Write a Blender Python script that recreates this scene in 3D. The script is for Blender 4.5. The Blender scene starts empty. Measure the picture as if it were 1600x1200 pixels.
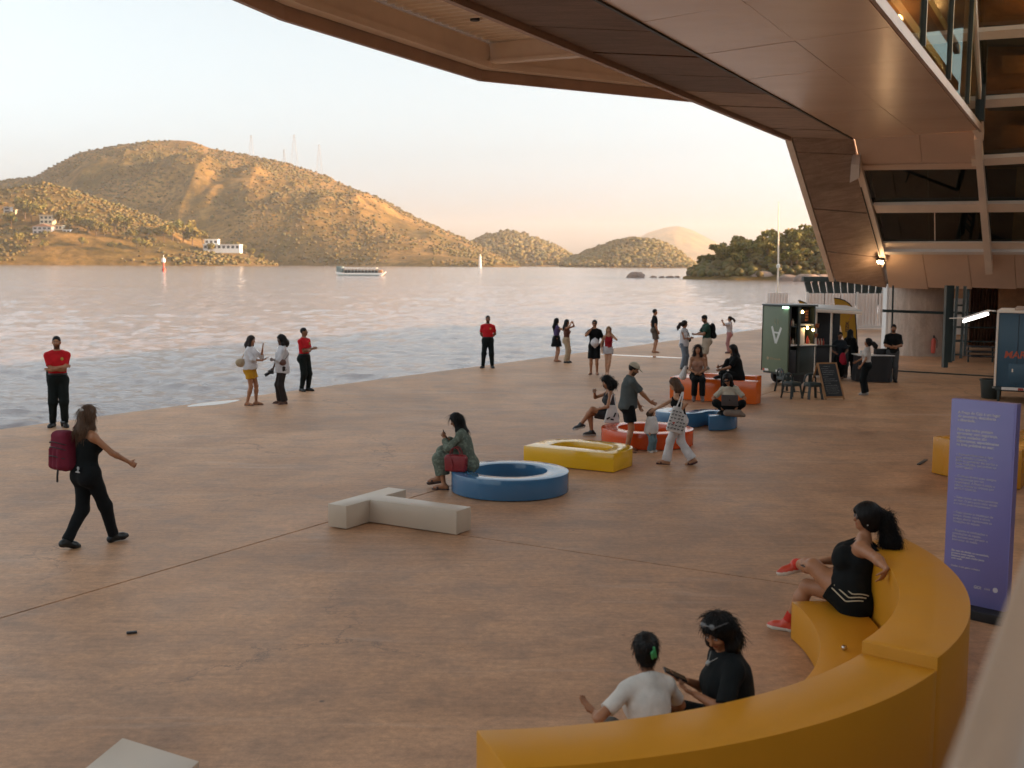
import bpy, bmesh, math, random
import numpy as np
from mathutils import Vector, Matrix
SC = bpy.context.scene
COL = SC.collection
# ------------------------------------------------------------------ camera
FPX, HC, HY, ROLL = 1800.0, 3.3, 412.0, 0.007
PITCH = math.atan((600 - HY) / FPX)
cam_d = bpy.data.cameras.new('camera')
cam_d.sensor_width = 36.0
cam_d.lens = 36.0 * FPX / 1600.0
cam_d.clip_start, cam_d.clip_end = 0.1, 40000.0
cam_d.dof.use_dof = True
cam_d.dof.focus_distance = 15.5
cam_d.dof.aperture_fstop = 2.6
cam = bpy.data.objects.new('camera', cam_d)
COL.objects.link(cam)
cam.location = (0, 0, HC)
cam.matrix_world = Matrix.Translation((0, 0, HC)) @ Matrix.Rotation(math.pi / 2 - PITCH, 4, 'X') @ Matrix.Rotation(ROLL, 4, 'Z')
SC.camera = cam
# ------------------------------------------------------------------ light
SUN_EL, SUN_AZ = math.radians(10.0), math.radians(92.0)     # azimuth clockwise from +Y
to_sun = Vector((math.sin(SUN_AZ) * math.cos(SUN_EL), math.cos(SUN_AZ) * math.cos(SUN_EL), math.sin(SUN_EL)))
W = bpy.data.worlds.new('World')
SC.world = W
W.use_nodes = True
wn = W.node_tree
wn.nodes.clear()
sky = wn.nodes.new('ShaderNodeTexSky')
sky.sky_type = 'NISHITA'
sky.sun_disc = False
sky.sun_elevation, sky.sun_rotation = SUN_EL, SUN_AZ
sky.altitude, sky.air_density, sky.dust_density, sky.ozone_density = 0, 1.25, 3.5, 1.0
hs = wn.nodes.new('ShaderNodeHueSaturation')
hs.inputs['Saturation'].default_value = 0.06
tint = wn.nodes.new('ShaderNodeMixRGB')
tint.blend_type = 'MULTIPLY'
tint.inputs[0].default_value = 1.0
tint.inputs[2].default_value = (0.69, 0.79, 0.85, 1)
bg = wn.nodes.new('ShaderNodeBackground')
bg.inputs['Strength'].default_value = 0.15
wo = wn.nodes.new('ShaderNodeOutputWorld')
wn.links.new(sky.outputs[0], hs.inputs['Color'])
wn.links.new(hs.outputs[0], tint.inputs[1])
wn.links.new(tint.outputs[0], bg.inputs[0])
wn.links.new(bg.outputs[0], wo.inputs[0])
sun_d = bpy.data.lights.new('sun', 'SUN')
sun_d.energy = 5.0
sun_d.angle = math.radians(0.5)
sun_d.color = (1.0, 0.55, 0.20)
sun = bpy.data.objects.new('sun', sun_d)
COL.objects.link(sun)
sun.rotation_euler = to_sun.to_track_quat('Z', 'Y').to_euler()
sun.location = (60, -20, 60)
SC.view_settings.view_transform = 'Standard'
SC.view_settings.look = 'None'
SC.view_settings.exposure = 1.88
SC.view_settings.gamma = 1.0
SC.view_settings.use_curve_mapping = False
SC.cycles.max_bounces = 7
SC.cycles.diffuse_bounces = 4
SC.cycles.glossy_bounces = 4
SC.cycles.transmission_bounces = 4
SC.cycles.transparent_max_bounces = 8
SC.cycles.volume_bounces = 0
SC.cycles.use_denoising = True
SC.cycles.sample_clamp_indirect = 6.0
# ------------------------------------------------------------------ helpers
rng = np.random.default_rng(7)
random.seed(7)

def ray(px, py):
    u, w = (px - 800) / FPX, (600 - py) / FPX
    c, s = math.cos(ROLL), math.sin(ROLL)
    u2, w2 = c * u - s * w, s * u + c * w
    return np.array([u2, math.cos(PITCH) + w2 * math.sin(PITCH), -math.sin(PITCH) + w2 * math.cos(PITCH)])

CAMP = np.array([0, 0, HC])

def G(px, py, z=0.0):
    d = ray(px, py)
    return CAMP + d * ((z - HC) / d[2])

def D(px, py, y):
    d = ray(px, py)
    return CAMP + d * (y / d[1])

def unit(v):
    v = np.asarray(v, float)
    return v / np.linalg.norm(v)

def hash3(i, j, k, seed=0):
    n = (i * 374761393 + j * 668265263 + k * 2147483647 * 3 + seed * 974634777) & 0xFFFFFFFF
    n = ((n ^ (n >> 13)) * 1274126177) & 0xFFFFFFFF
    n = ((n ^ (n >> 16)) * 2246822519) & 0xFFFFFFFF
    return ((n ^ (n >> 15)) & 0xFFFFFF) / float(0xFFFFFF)

def vnoise(P, seed=0):
    """value noise in -1..1 for points P (n,3)"""
    P = np.asarray(P, float)
    i = np.floor(P).astype(np.int64)
    f = P - i
    f = f * f * (3 - 2 * f)
    out = 0
    for a in (0, 1):
        for b in (0, 1):
            for c in (0, 1):
                w = (f[:, 0] if a else 1 - f[:, 0]) * (f[:, 1] if b else 1 - f[:, 1]) * (f[:, 2] if c else 1 - f[:, 2])
                out = out + w * hash3(i[:, 0] + a, i[:, 1] + b, i[:, 2] + c, seed)
    return out * 2 - 1

def fbm(P, octs=4, seed=0, gain=0.5):
    P = np.asarray(P, float)
    r, a, s = 0, 1.0, 0.0
    for o in range(octs):
        r = r + a * vnoise(P * (2 ** o) + 13.7 * o, seed + o)
        s += a
        a *= gain
    return r / s

def tag(o, label=None, cat=None, group=None, kind=None):
    for k, v in (('label', label), ('category', cat), ('group', group), ('kind', kind)):
        if v:
            o[k] = v
    return o

def empty(name, loc, rz=0.0, parent=None):
    o = bpy.data.objects.new(name, None)
    COL.objects.link(o)
    o.location = tuple(float(c) for c in loc)
    o.rotation_euler = (0, 0, rz)
    o.empty_display_size = 0.2
    if parent:
        o.parent = parent
    return o

def origin_of(p):
    v = np.zeros(3)
    while p is not None:
        v = v + np.array(p.location)
        p = p.parent
    return v

class MB:
    """collects shapes in world space and links them as one mesh object"""
    def __init__(self):
        self.v, self.f, self.n = [], [], 0
    def add(self, verts, faces):
        verts = np.asarray(verts, float)
        self.v.append(verts)
        self.f += [tuple(i + self.n for i in f) for f in faces]
        self.n += len(verts)
        return self
    def prism(self, poly, vec):
        poly = np.asarray(poly, float)
        n = len(poly)
        vec = np.asarray(vec, float)
        nrm = np.zeros(3)
        for i in range(n):
            nrm += np.cross(poly[i], poly[(i + 1) % n])
        if np.dot(nrm, vec) < 0:
            poly = poly[::-1]
        vs = np.vstack([poly, poly + vec])
        fs = [tuple(range(n))[::-1], tuple(range(n, 2 * n))]
        fs += [(i, (i + 1) % n, n + (i + 1) % n, n + i) for i in range(n)]
        return self.add(vs, fs)
    def box(self, c, h, ax=None):
        c, h = np.asarray(c, float), np.asarray(h, float)
        A = np.eye(3) if ax is None else np.asarray(ax, float)
        vs = [c + (sx * h[0]) * A[0] + (sy * h[1]) * A[1] + (sz * h[2]) * A[2] for sz in (-1, 1) for sx, sy in ((-1, -1), (1, -1), (1, 1), (-1, 1))]
        fs = [(3, 2, 1, 0), (4, 5, 6, 7), (0, 1, 5, 4), (1, 2, 6, 5), (2, 3, 7, 6), (3, 0, 4, 7)]
        if np.linalg.det(A) < 0:
            fs = [f[::-1] for f in fs]
        return self.add(vs, fs)
    def bar(self, a, b, w, h, up=(0, 0, 1)):
        a, b = np.asarray(a, float), np.asarray(b, float)
        z = unit(b - a)
        up = np.asarray(up, float)
        if abs(np.dot(z, up)) > 0.99:
            up = np.array([1.0, 0, 0])
        x = unit(np.cross(z, up))
        y = np.cross(z, x)
        return self.box((a + b) / 2, (w / 2, h / 2, np.linalg.norm(b - a) / 2), (x, y, z))
    def tube(self, pts, r, seg=8, cap=True):
        pts = [np.asarray(p, float) for p in pts]
        n = len(pts)
        rr = r if hasattr(r, '__len__') else [r] * n
        vs, ref = [], None
        for i, p in enumerate(pts):
            t = unit(pts[min(i + 1, n - 1)] - pts[max(i - 1, 0)])
            if ref is None:
                ref = np.array([0, 0, 1.0]) if abs(t[2]) < 0.9 else np.array([1.0, 0, 0])
            x = unit(np.cross(t, ref))
            y = np.cross(x, t)
            ref = y
            for k in range(seg):
                a = 2 * math.pi * k / seg
                vs.append(p + rr[i] * (math.cos(a) * x + math.sin(a) * y))
        fs = []
        for i in range(n - 1):
            for k in range(seg):
                k2 = (k + 1) % seg
                fs.append((i * seg + k, i * seg + k2, (i + 1) * seg + k2, (i + 1) * seg + k))
        if cap:
            fs.append(tuple(range(seg))[::-1])
            fs.append(tuple((n - 1) * seg + k for k in range(seg)))
        return self.add(vs, fs)
    def lathe(self, c, prof, seg=24, ax=(0, 0, 1)):
        z = unit(ax)
        x = unit(np.cross(z, (0.3, 1, 0.1)))
        y = np.cross(z, x)
        c = np.asarray(c, float)
        vs, fs = [], []
        for (r, h) in prof:
            for k in range(seg):
                a = 2 * math.pi * k / seg
                vs.append(c + z * h + r * (math.cos(a) * x + math.sin(a) * y))
        for i in range(len(prof) - 1):
            for k in range(seg):
                k2 = (k + 1) % seg
                fs.append((i * seg + k, i * seg + k2, (i + 1) * seg + k2, (i + 1) * seg + k))
        fs.append(tuple(range(seg))[::-1])
        fs.append(tuple((len(prof) - 1) * seg + k for k in range(seg)))
        return self.add(vs, fs)
    def build(self, name, mat, parent=None, smooth=False, bevel=0.0, kind=None, label=None, seg=2):
        me = bpy.data.meshes.new(name)
        V = np.vstack(self.v)
        if parent is not None:
            V = V - origin_of(parent)
        me.from_pydata(V.tolist(), [], self.f)
        me.materials.append(mat)
        if bevel:
            bm = bmesh.new()
            bm.from_mesh(me)
            es = [e for e in bm.edges if len(e.link_faces) == 2 and e.calc_face_angle(0) > 0.6]
            bmesh.ops.bevel(bm, geom=es, offset=bevel, segments=seg, profile=0.5, affect='EDGES', clamp_overlap=True)
            bm.to_mesh(me)
            bm.free()
        if smooth or bevel:
            me.polygons.foreach_set('use_smooth', np.ones(len(me.polygons), bool))
            me.set_sharp_from_angle(angle=math.radians(40))
        o = bpy.data.objects.new(name, me)
        COL.objects.link(o)
        if parent is not None:
            o.parent = parent
        if kind:
            o['kind'] = kind
        if label:
            o['label'] = label
        return o

def link_copy(o, parent=None):
    c = o.copy()
    COL.objects.link(c)
    if parent is not None:
        c.parent = parent
    for ch in o.children:
        link_copy(ch, c)
    return c

# ------------------------------------------------------------------ materials
def new_mat(name):
    m = bpy.data.materials.new(name)
    m.use_nodes = True
    nt = m.node_tree
    return m, nt, nt.nodes['Principled BSDF']

def nd(nt, t, **kw):
    n = nt.nodes.new(t)
    for k, v in kw.items():
        if k.startswith('i_'):
            key = k[2:]
            n.inputs[int(key) if key.isdigit() else key].default_value = v
        else:
            setattr(n, k, v)
    return n

def noise(nt, scale, detail=4, rough=0.55, coord=None, dist=0.0, stretch=None):
    n = nd(nt, 'ShaderNodeTexNoise')
    n.inputs['Scale'].default_value = scale
    n.inputs['Detail'].default_value = detail
    n.inputs['Roughness'].default_value = rough
    n.inputs['Distortion'].default_value = dist
    src = coord
    if src is None:
        tc = nd(nt, 'ShaderNodeNewGeometry')
        src = tc.outputs['Position']
    if stretch:
        mp = nd(nt, 'ShaderNodeMapping')
        mp.inputs['Scale'].default_value = stretch[:3]
        if len(stretch) > 3:
            mp.inputs['Rotation'].default_value = (0, 0, stretch[3])
        nt.links.new(src, mp.inputs[0])
        src = mp.outputs[0]
    nt.links.new(src, n.inputs['Vector'])
    return n

def ramp(nt, src, stops):
    r = nd(nt, 'ShaderNodeValToRGB')
    e = r.color_ramp.elements
    while len(e) < len(stops):
        e.new(0.5)
    for k, (p, c) in enumerate(stops):
        e[k].position = p
        e[k].color = c if len(c) == 4 else (*c, 1)
    nt.links.new(src, r.inputs[0])
    return r

def mix(nt, fac, a, b, mode='MIX'):
    m = nd(nt, 'ShaderNodeMixRGB', blend_type=mode)
    for i, x in enumerate((fac, a, b)):
        if isinstance(x, (int, float)):
            m.inputs[i].default_value = x
        elif isinstance(x, tuple):
            m.inputs[i].default_value = x if len(x) == 4 else (*x, 1)
        else:
            nt.links.new(x, m.inputs[i])
    return m

def bump(nt, p, src, strength=0.2, dist=0.01):
    b = nd(nt, 'ShaderNodeBump')
    b.inputs['Strength'].default_value = strength
    b.inputs['Distance'].default_value = dist
    nt.links.new(src, b.inputs['Height'])
    nt.links.new(b.outputs[0], p.inputs['Normal'])
    return b

def simple(name, col, rough=0.5, var=0.12, scale=6.0, bmp=0.0, bscale=60.0, metal=0.0, coat=0.0, spec=0.5, dirt=0.0):
    m, nt, p = new_mat(name)
    p.inputs['Roughness'].default_value = rough
    p.inputs['Metallic'].default_value = metal
    p.inputs['Coat Weight'].default_value = coat
    p.inputs['Coat Roughness'].default_value = 0.12
    p.inputs['Specular IOR Level'].default_value = spec
    n = noise(nt, scale, 5, 0.6)
    lo = tuple(c * (1 - var) for c in col)
    hi = tuple(min(1, c * (1 + var)) for c in col)
    r = ramp(nt, n.outputs[0], [(0.3, lo), (0.7, hi)])
    out = r.outputs[0]
    if dirt:
        n2 = noise(nt, scale * 0.35, 6, 0.7)
        r2 = ramp(nt, n2.outputs[0], [(0.45, (0, 0, 0)), (0.75, (dirt,) * 3)])
        out = mix(nt, r2.outputs[0], out, tuple(c * 0.45 + 0.02 for c in col)).outputs[0]
    nt.links.new(out, p.inputs['Base Color'])
    rr = nd(nt, 'ShaderNodeMath', operation='MULTIPLY_ADD')
    nt.links.new(n.outputs[0], rr.inputs[0])
    rr.inputs[1].default_value = 0.16
    rr.inputs[2].default_value = max(0.02, rough - 0.08)
    nt.links.new(rr.outputs[0], p.inputs['Roughness'])
    if bmp:
        nb = noise(nt, bscale, 4, 0.6)
        bump(nt, p, nb.outputs[0], bmp, 0.01)
    return m

def emit(name, col, strength):
    m, nt, p = new_mat(name)
    p.inputs['Base Color'].default_value = (*col, 1)
    p.inputs['Emission Color'].default_value = (*col, 1)
    p.inputs['Emission Strength'].default_value = strength
    return m

M = {}
# plaza concrete: warm brown trowelled concrete, pale scuffs, dark stains, tiny pits
m, nt, p = new_mat('plaza_concrete')
n1 = noise(nt, 0.28, 7, 0.62, dist=0.6)
n2 = noise(nt, 1.7, 6, 0.65, dist=0.4)
n3 = noise(nt, 14, 5, 0.7)
n4 = noise(nt, 0.9, 5, 0.6, stretch=(0.35, 2.6, 1, 0.55), dist=1.0)
c1 = ramp(nt, n1.outputs[0], [(0.32, (0.43, 0.225, 0.118)), (0.5, (0.535, 0.285, 0.150)), (0.68, (0.62, 0.345, 0.195))])
c2 = ramp(nt, n2.outputs[0], [(0.28, (0.68,) * 3), (0.52, (0.98,) * 3), (0.8, (1.14,) * 3)])
c3 = ramp(nt, n3.outputs[0], [(0.3, (0.7,) * 3), (0.7, (1.16,) * 3)])
cc = mix(nt, 1.0, c1.outputs[0], c2.outputs[0], 'MULTIPLY')
cc = mix(nt, 0.8, cc.outputs[0], c3.outputs[0], 'MULTIPLY')
s1 = ramp(nt, n4.outputs[0], [(0.58, (0, 0, 0)), (0.78, (0.45,) * 3)])
cc = mix(nt, s1.outputs[0], cc.outputs[0], (0.60, 0.42, 0.31))
nscr = noise(nt, 2.2, 8, 0.8, stretch=(0.5, 5.0, 1, 1.0), dist=2.0)
s2 = ramp(nt, nscr.outputs[0], [(0.66, (0, 0, 0)), (0.72, (0.5,) * 3), (0.76, (0, 0, 0))])
cc = mix(nt, s2.outputs[0], cc.outputs[0], (0.70, 0.52, 0.41))
vor = nd(nt, 'ShaderNodeTexVoronoi', feature='F1')
vor.inputs['Scale'].default_value = 1.1
gp = nd(nt, 'ShaderNodeNewGeometry')
nt.links.new(gp.outputs['Position'], vor.inputs['Vector'])
s3 = ramp(nt, vor.outputs['Distance'], [(0.012, (0.75,) * 3), (0.03, (0, 0, 0))])
cc = mix(nt, s3.outputs[0], cc.outputs[0], (0.06, 0.04, 0.035))
# broad damp stains, trowel streaks, drips, fine cracks and grit
big = noise(nt, 0.11, 6, 0.6, dist=1.5)
rb1 = ramp(nt, big.outputs[0], [(0.36, (0.80, 0.80, 0.82)), (0.5, (1.0,) * 3), (0.66, (1.07,) * 3)])
cc = mix(nt, 1.0, cc.outputs[0], rb1.outputs[0], 'MULTIPLY')
stk = noise(nt, 2.4, 6, 0.7, stretch=(0.45, 3.4, 1, -0.5), dist=1.2)
rb2 = ramp(nt, stk.outputs[0], [(0.32, (0.80,) * 3), (0.5, (1.0,) * 3), (0.7, (1.10,) * 3)])
cc = mix(nt, 0.8, cc.outputs[0], rb2.outputs[0], 'MULTIPLY')
spots = noise(nt, 0.8, 3, 0.5, dist=0.3)
rb3 = ramp(nt, spots.outputs[0], [(0.66, (0, 0, 0)), (0.74, (0.32,) * 3)])
cc = mix(nt, rb3.outputs[0], cc.outputs[0], (0.17, 0.095, 0.06))
vc = nd(nt, 'ShaderNodeTexVoronoi', feature='DISTANCE_TO_EDGE')
vc.inputs['Scale'].default_value = 0.16
wob = noise(nt, 0.9, 6, 0.65)
gq = nd(nt, 'ShaderNodeNewGeometry')
wv_ = nd(nt, 'ShaderNodeVectorMath', operation='MULTIPLY_ADD')
nt.links.new(wob.outputs['Color'], wv_.inputs[0])
wv_.inputs[1].default_value = (2.2, 2.2, 0)
nt.links.new(gq.outputs['Position'], wv_.inputs[2])
nt.links.new(wv_.outputs[0], vc.inputs['Vector'])
rc = ramp(nt, vc.outputs['Distance'], [(0.0008, (0.6,) * 3), (0.0022, (0, 0, 0))])
msk = ramp(nt, big.outputs[0], [(0.45, (0, 0, 0)), (0.55, (1,) * 3)])
rcm = mix(nt, 1.0, rc.outputs[0], msk.outputs[0], 'MULTIPLY')
cc = mix(nt, rcm.outputs[0], cc.outputs[0], (0.12, 0.07, 0.05))
grit = noise(nt, 55, 3, 0.7)
rg2 = ramp(nt, grit.outputs[0], [(0.3, (0.84,) * 3), (0.7, (1.12,) * 3)])
cc = mix(nt, 0.8, cc.outputs[0], rg2.outputs[0], 'MULTIPLY')
nt.links.new(cc.outputs[0], p.inputs['Base Color'])
rr = ramp(nt, n2.outputs[0], [(0.25, (0.46,) * 3), (0.7, (0.58,) * 3)])
nt.links.new(rr.outputs[0], p.inputs['Roughness'])
p.inputs['Specular IOR Level'].default_value = 0.38
nb = mix(nt, 0.45, n2.outputs[0], n3.outputs[0])
nb = mix(nt, 0.4, nb.outputs[0], n4.outputs[0])
bump(nt, p, nb.outputs[0], 0.5, 0.02)
M['plaza'] = m
# raw concrete with board stains for the beam
def concrete(name, base, dark, streak_rot=0.0, amount=0.6):
    m, nt, p = new_mat(name)
    a = noise(nt, 0.6, 6, 0.65, dist=0.8)
    b = noise(nt, 2.0, 6, 0.7, stretch=(0.5, 3.0, 0.5, streak_rot), dist=0.8)
    c = noise(nt, 25, 4, 0.6)
    r1 = ramp(nt, a.outputs[0], [(0.3, dark), (0.65, base)])
    r2 = ramp(nt, b.outputs[0], [(0.35, (1 - amount,) * 3), (0.65, (1.1,) * 3)])
    x = mix(nt, 1.0, r1.outputs[0], r2.outputs[0], 'MULTIPLY')
    r3 = ramp(nt, c.outputs[0], [(0.3, (0.88,) * 3), (0.7, (1.06,) * 3)])
    x = mix(nt, 1.0, x.outputs[0], r3.outputs[0], 'MULTIPLY')
    nt.links.new(x.outputs[0], p.inputs['Base Color'])
    p.inputs['Roughness'].default_value = 0.62
    bump(nt, p, mix(nt, 0.5, b.outputs[0], c.outputs[0]).outputs[0], 0.15, 0.02)
    return m
M['beam'] = concrete('beam_concrete', (0.50, 0.375, 0.30), (0.38, 0.275, 0.215), 0.47, 0.28)
M['beam_dark'] = concrete('beam_concrete_shaded', (0.25, 0.17, 0.135), (0.19, 0.128, 0.10), 0.47, 0.25)  # dark copy of the beam concrete, painting shade onto the near panels
M['column'] = concrete('column_concrete', (0.52, 0.41, 0.335), (0.42, 0.32, 0.26), 1.57, 0.2)
# painted soffit sheet, softly glossy with waviness
m, nt, p = new_mat('soffit_sheet')
a = noise(nt, 0.5, 3, 0.5, stretch=(0.6, 1.6, 1, 0.5))
r = ramp(nt, a.outputs[0], [(0.3, (0.70, 0.51, 0.385)), (0.7, (0.78, 0.58, 0.44))])
nt.links.new(r.outputs[0], p.inputs['Base Color'])
p.inputs['Roughness'].default_value = 0.27
p.inputs['Metallic'].default_value = 0.25
bump(nt, p, noise(nt, 0.85, 4, 0.5, stretch=(0.8, 1.8, 1, 0.5)).outputs[0], 0.16, 0.06)
M['soffit'] = m
M['steel'] = simple('cream_steel_paint', (0.93, 0.78, 0.64), 0.42, 0.06, 1.2, dirt=0.2)
M['deck'] = simple('cream_deck_sheet', (0.94, 0.80, 0.66), 0.45, 0.08, 0.8, dirt=0.2)
M['fascia'] = simple('fascia_metal', (0.50, 0.34, 0.25), 0.5, 0.15, 1.0, dirt=0.3)
M['cladding'] = simple('facade_cladding', (0.74, 0.55, 0.42), 0.5, 0.05, 0.7, dirt=0.12)
M['wood'] = simple('warm_wood_panel', (0.36, 0.17, 0.07), 0.5, 0.25, 3.0)
M['dark_slab'] = simple('dark_interior_slab', (0.035, 0.04, 0.042), 0.5, 0.2, 2.0)
M['dark_green'] = simple('dark_green_steel', (0.022, 0.034, 0.032), 0.45, 0.2, 4.0)
M['black'] = simple('black_matte', (0.018, 0.018, 0.02), 0.55, 0.2, 10)
M['black_gloss'] = simple('black_gloss', (0.015, 0.015, 0.017), 0.2, 0.2, 10)
M['white_metal'] = simple('white_corrugated', (0.80, 0.72, 0.67), 0.5, 0.06, 1.0, dirt=0.2)
M['white_paint'] = simple('white_paint', (0.74, 0.7, 0.66), 0.4, 0.05, 2.0, dirt=0.15)
# window glass: mostly clear with a fresnel mirror
m, nt, p = new_mat('window_glass')
p.inputs['Base Color'].default_value = (0.5, 0.58, 0.56, 1)
tr = nd(nt, 'ShaderNodeBsdfTransparent')
tr.inputs[0].default_value = (0.62, 0.70, 0.68, 1)
gl = nd(nt, 'ShaderNodeBsdfGlossy')
gl.inputs['Roughness'].default_value = 0.02
gl.inputs['Color'].default_value = (0.8, 0.85, 0.85, 1)
fr = nd(nt, 'ShaderNodeFresnel')
fr.inputs['IOR'].default_value = 1.55
mx = nd(nt, 'ShaderNodeMixShader')
gb = nd(nt, 'ShaderNodeNewGeometry')
inv = nd(nt, 'ShaderNodeMath', operation='SUBTRACT')
inv.inputs[0].default_value = 1.0
nt.links.new(gb.outputs['Backfacing'], inv.inputs[1])
mu = nd(nt, 'ShaderNodeMath', operation='MULTIPLY')
nt.links.new(fr.outputs[0], mu.inputs[0])
nt.links.new(inv.outputs[0], mu.inputs[1])
nt.links.new(mu.outputs[0], mx.inputs[0])
nt.links.new(tr.outputs[0], mx.inputs[1])
nt.links.new(gl.outputs[0], mx.inputs[2])
nt.links.new(mx.outputs[0], nt.nodes['Material Output'].inputs[0])
M['glass'] = m
# sea
m, nt, p = new_mat('sea_water')
p.inputs['Base Color'].default_value = (0.27, 0.215, 0.205, 1)
p.inputs['Roughness'].default_value = 0.16
p.inputs['IOR'].default_value = 1.5
w1 = noise(nt, 0.9, 7, 0.66, stretch=(0.75, 1.3, 1, 0.25), dist=0.6)
w2 = noise(nt, 3.2, 4, 0.6, stretch=(0.8, 1.2, 1, -0.2))
w3 = noise(nt, 0.035, 3, 0.5, stretch=(0.5, 1.6, 1, 0.1))
hsum = mix(nt, 0.3, w1.outputs[0], w2.outputs[0])
b = bump(nt, p, hsum.outputs[0], 0.7, 0.25)
rg = ramp(nt, w3.outputs[0], [(0.35, (0.08,) * 3), (0.65, (0.12,) * 3)])
nt.links.new(rg.outputs[0], p.inputs['Roughness'])
M['water'] = m
# land
m, nt, p = new_mat('hill_land')
a = noise(nt, 0.006, 6, 0.62, dist=0.5)
b_ = noise(nt, 0.035, 5, 0.65)
c_ = noise(nt, 0.11, 6, 0.75)
r1 = ramp(nt, a.outputs[0], [(0.32, (0.082, 0.066, 0.018)), (0.47, (0.165, 0.100, 0.030)), (0.6, (0.29, 0.165, 0.055)), (0.75, (0.20, 0.108, 0.038))])
r2 = ramp(nt, b_.outputs[0], [(0.3, (0.6,) * 3), (0.7, (1.25,) * 3)])
x = mix(nt, 1.0, r1.outputs[0], r2.outputs[0], 'MULTIPLY')
r3 = ramp(nt, c_.outputs[0], [(0.35, (0.42, 0.46, 0.42)), (0.55, (0.95,) * 3), (0.7, (1.25,) * 3)])
x = mix(nt, 1.0, x.outputs[0], r3.outputs[0], 'MULTIPLY')
nt.links.new(x.outputs[0], p.inputs['Base Color'])
p.inputs['Roughness'].default_value = 0.95
p.inputs['Specular IOR Level'].default_value = 0.1
bump(nt, p, mix(nt, 0.5, b_.outputs[0], c_.outputs[0]).outputs[0], 0.6, 6.0)
M['land'] = m
def foliage(name, attr=True, base=(0.07, 0.085, 0.02), trans=0.25):
    m, nt, p = new_mat(name)
    at = nd(nt, 'ShaderNodeAttribute', attribute_name='col')
    n = noise(nt, 0.4, 4, 0.6)
    r = ramp(nt, n.outputs[0], [(0.3, (0.65,) * 3), (0.7, (1.3,) * 3)])
    x = mix(nt, 1.0, at.outputs['Color'] if attr else base, r.outputs[0], 'MULTIPLY')
    nt.links.new(x.outputs[0], p.inputs['Base Color'])
    p.inputs['Roughness'].default_value = 0.75
    p.inputs['Specular IOR Level'].default_value = 0.2
    return m
M['foliage'] = foliage('leaf_foliage')
M['bark'] = simple('tree_bark', (0.10, 0.065, 0.045), 0.9, 0.3, 2.0)
M['rock'] = simple('shore_rock', (0.23, 0.155, 0.12), 0.85, 0.35, 0.4, bmp=0.5, bscale=0.8)

def set_col(me, cols):
    a = me.color_attributes.new('col', 'FLOAT_COLOR', 'POINT')
    c = np.ones((len(cols), 4), np.float32)
    c[:, :3] = cols
    a.data.foreach_set('color', c.ravel())

def raw_mesh(name, V, F, mat, parent=None, smooth=True, cols=None):
    """fast mesh from numpy arrays; F is (n,3) or (n,4)"""
    V = np.ascontiguousarray(V, np.float32)
    F = np.ascontiguousarray(F, np.int32)
    me = bpy.data.meshes.new(name)
    me.vertices.add(len(V))
    me.vertices.foreach_set('co', V.ravel())
    k = F.shape[1]
    me.loops.add(F.size)
    me.loops.foreach_set('vertex_index', F.ravel())
    me.polygons.add(len(F))
    me.polygons.foreach_set('loop_start', np.arange(0, F.size, k, dtype=np.int32))
    me.polygons.foreach_set('use_smooth', np.full(len(F), smooth))
    me.update(calc_edges=True)
    me.materials.append(mat)
    if cols is not None:
        set_col(me, cols)
    o = bpy.data.objects.new(name, me)
    COL.objects.link(o)
    if parent is not None:
        o.parent = parent
    return o
# ================================================================== SETTING
QD = unit((0.52, 0.854, 0))            # direction of the quay edge
QN = np.array([QD[1], -QD[0], 0])      # inland
Q0 = np.array([-10.03, 22.35, 0])
E1 = unit((0.506, 0.862, 0))           # letters and joints
E2 = np.array([E1[1], -E1[0], 0])
J = np.array([-0.60, 13.80, 0])        # where the floor joints cross
WZ = -1.6

# --- plaza: three slabs with open joints between, on a base
plaza = empty('plaza', (0, 15, 0))
plaza['kind'] = 'structure'
JL = np.array([-2.345, 14.45, 0])      # a point on the long joint
def along(p, s):
    return np.asarray(p) + E1 * s
gap = 0.014
qa, qb = Q0 - QD * 60, Q0 + QD * 110
def slab(poly):
    mb = MB()
    mb.prism([np.array([x, y, -0.16]) for x, y, _ in poly], (0, 0, 0.16))
    return mb.build('slab', M['plaza'], plaza)
def onto(p):                           # parameter of p along the long joint
    return float(np.dot(np.asarray(p) - JL, E1))
la, lb = along(JL, onto(qa)), along(JL, onto(qb))
slab([qa, qb, lb - E2 * gap, la - E2 * gap])
jx = along(JL, onto(J))
inn = 70.0
slab([la + E2 * gap, jx + E2 * gap - E1 * gap, jx + E2 * inn - E1 * gap, la + E2 * inn])
slab([jx + E2 * gap + E1 * gap, lb + E2 * gap, lb + E2 * inn, jx + E2 * inn + E1 * gap])
b = MB()
b.prism([np.array([x, y, -0.6]) for x, y, _ in (qa + QN * .02, qb + QN * .02, lb + E2 * inn, la + E2 * inn)], (0, 0, 0.43))
b.build('sub_base', M['dark_slab'], plaza)
# quay wall below the edge
b = MB()
b.prism([qa - QN * 0.0 + (0, 0, -5), qb + (0, 0, -5), qb + QN * 0.6 + (0, 0, -5), qa + QN * 0.6 + (0, 0, -5)], (0, 0, 4.83))
o = b.build('quay_wall', M['column'])
tag(o, kind='structure')

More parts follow.
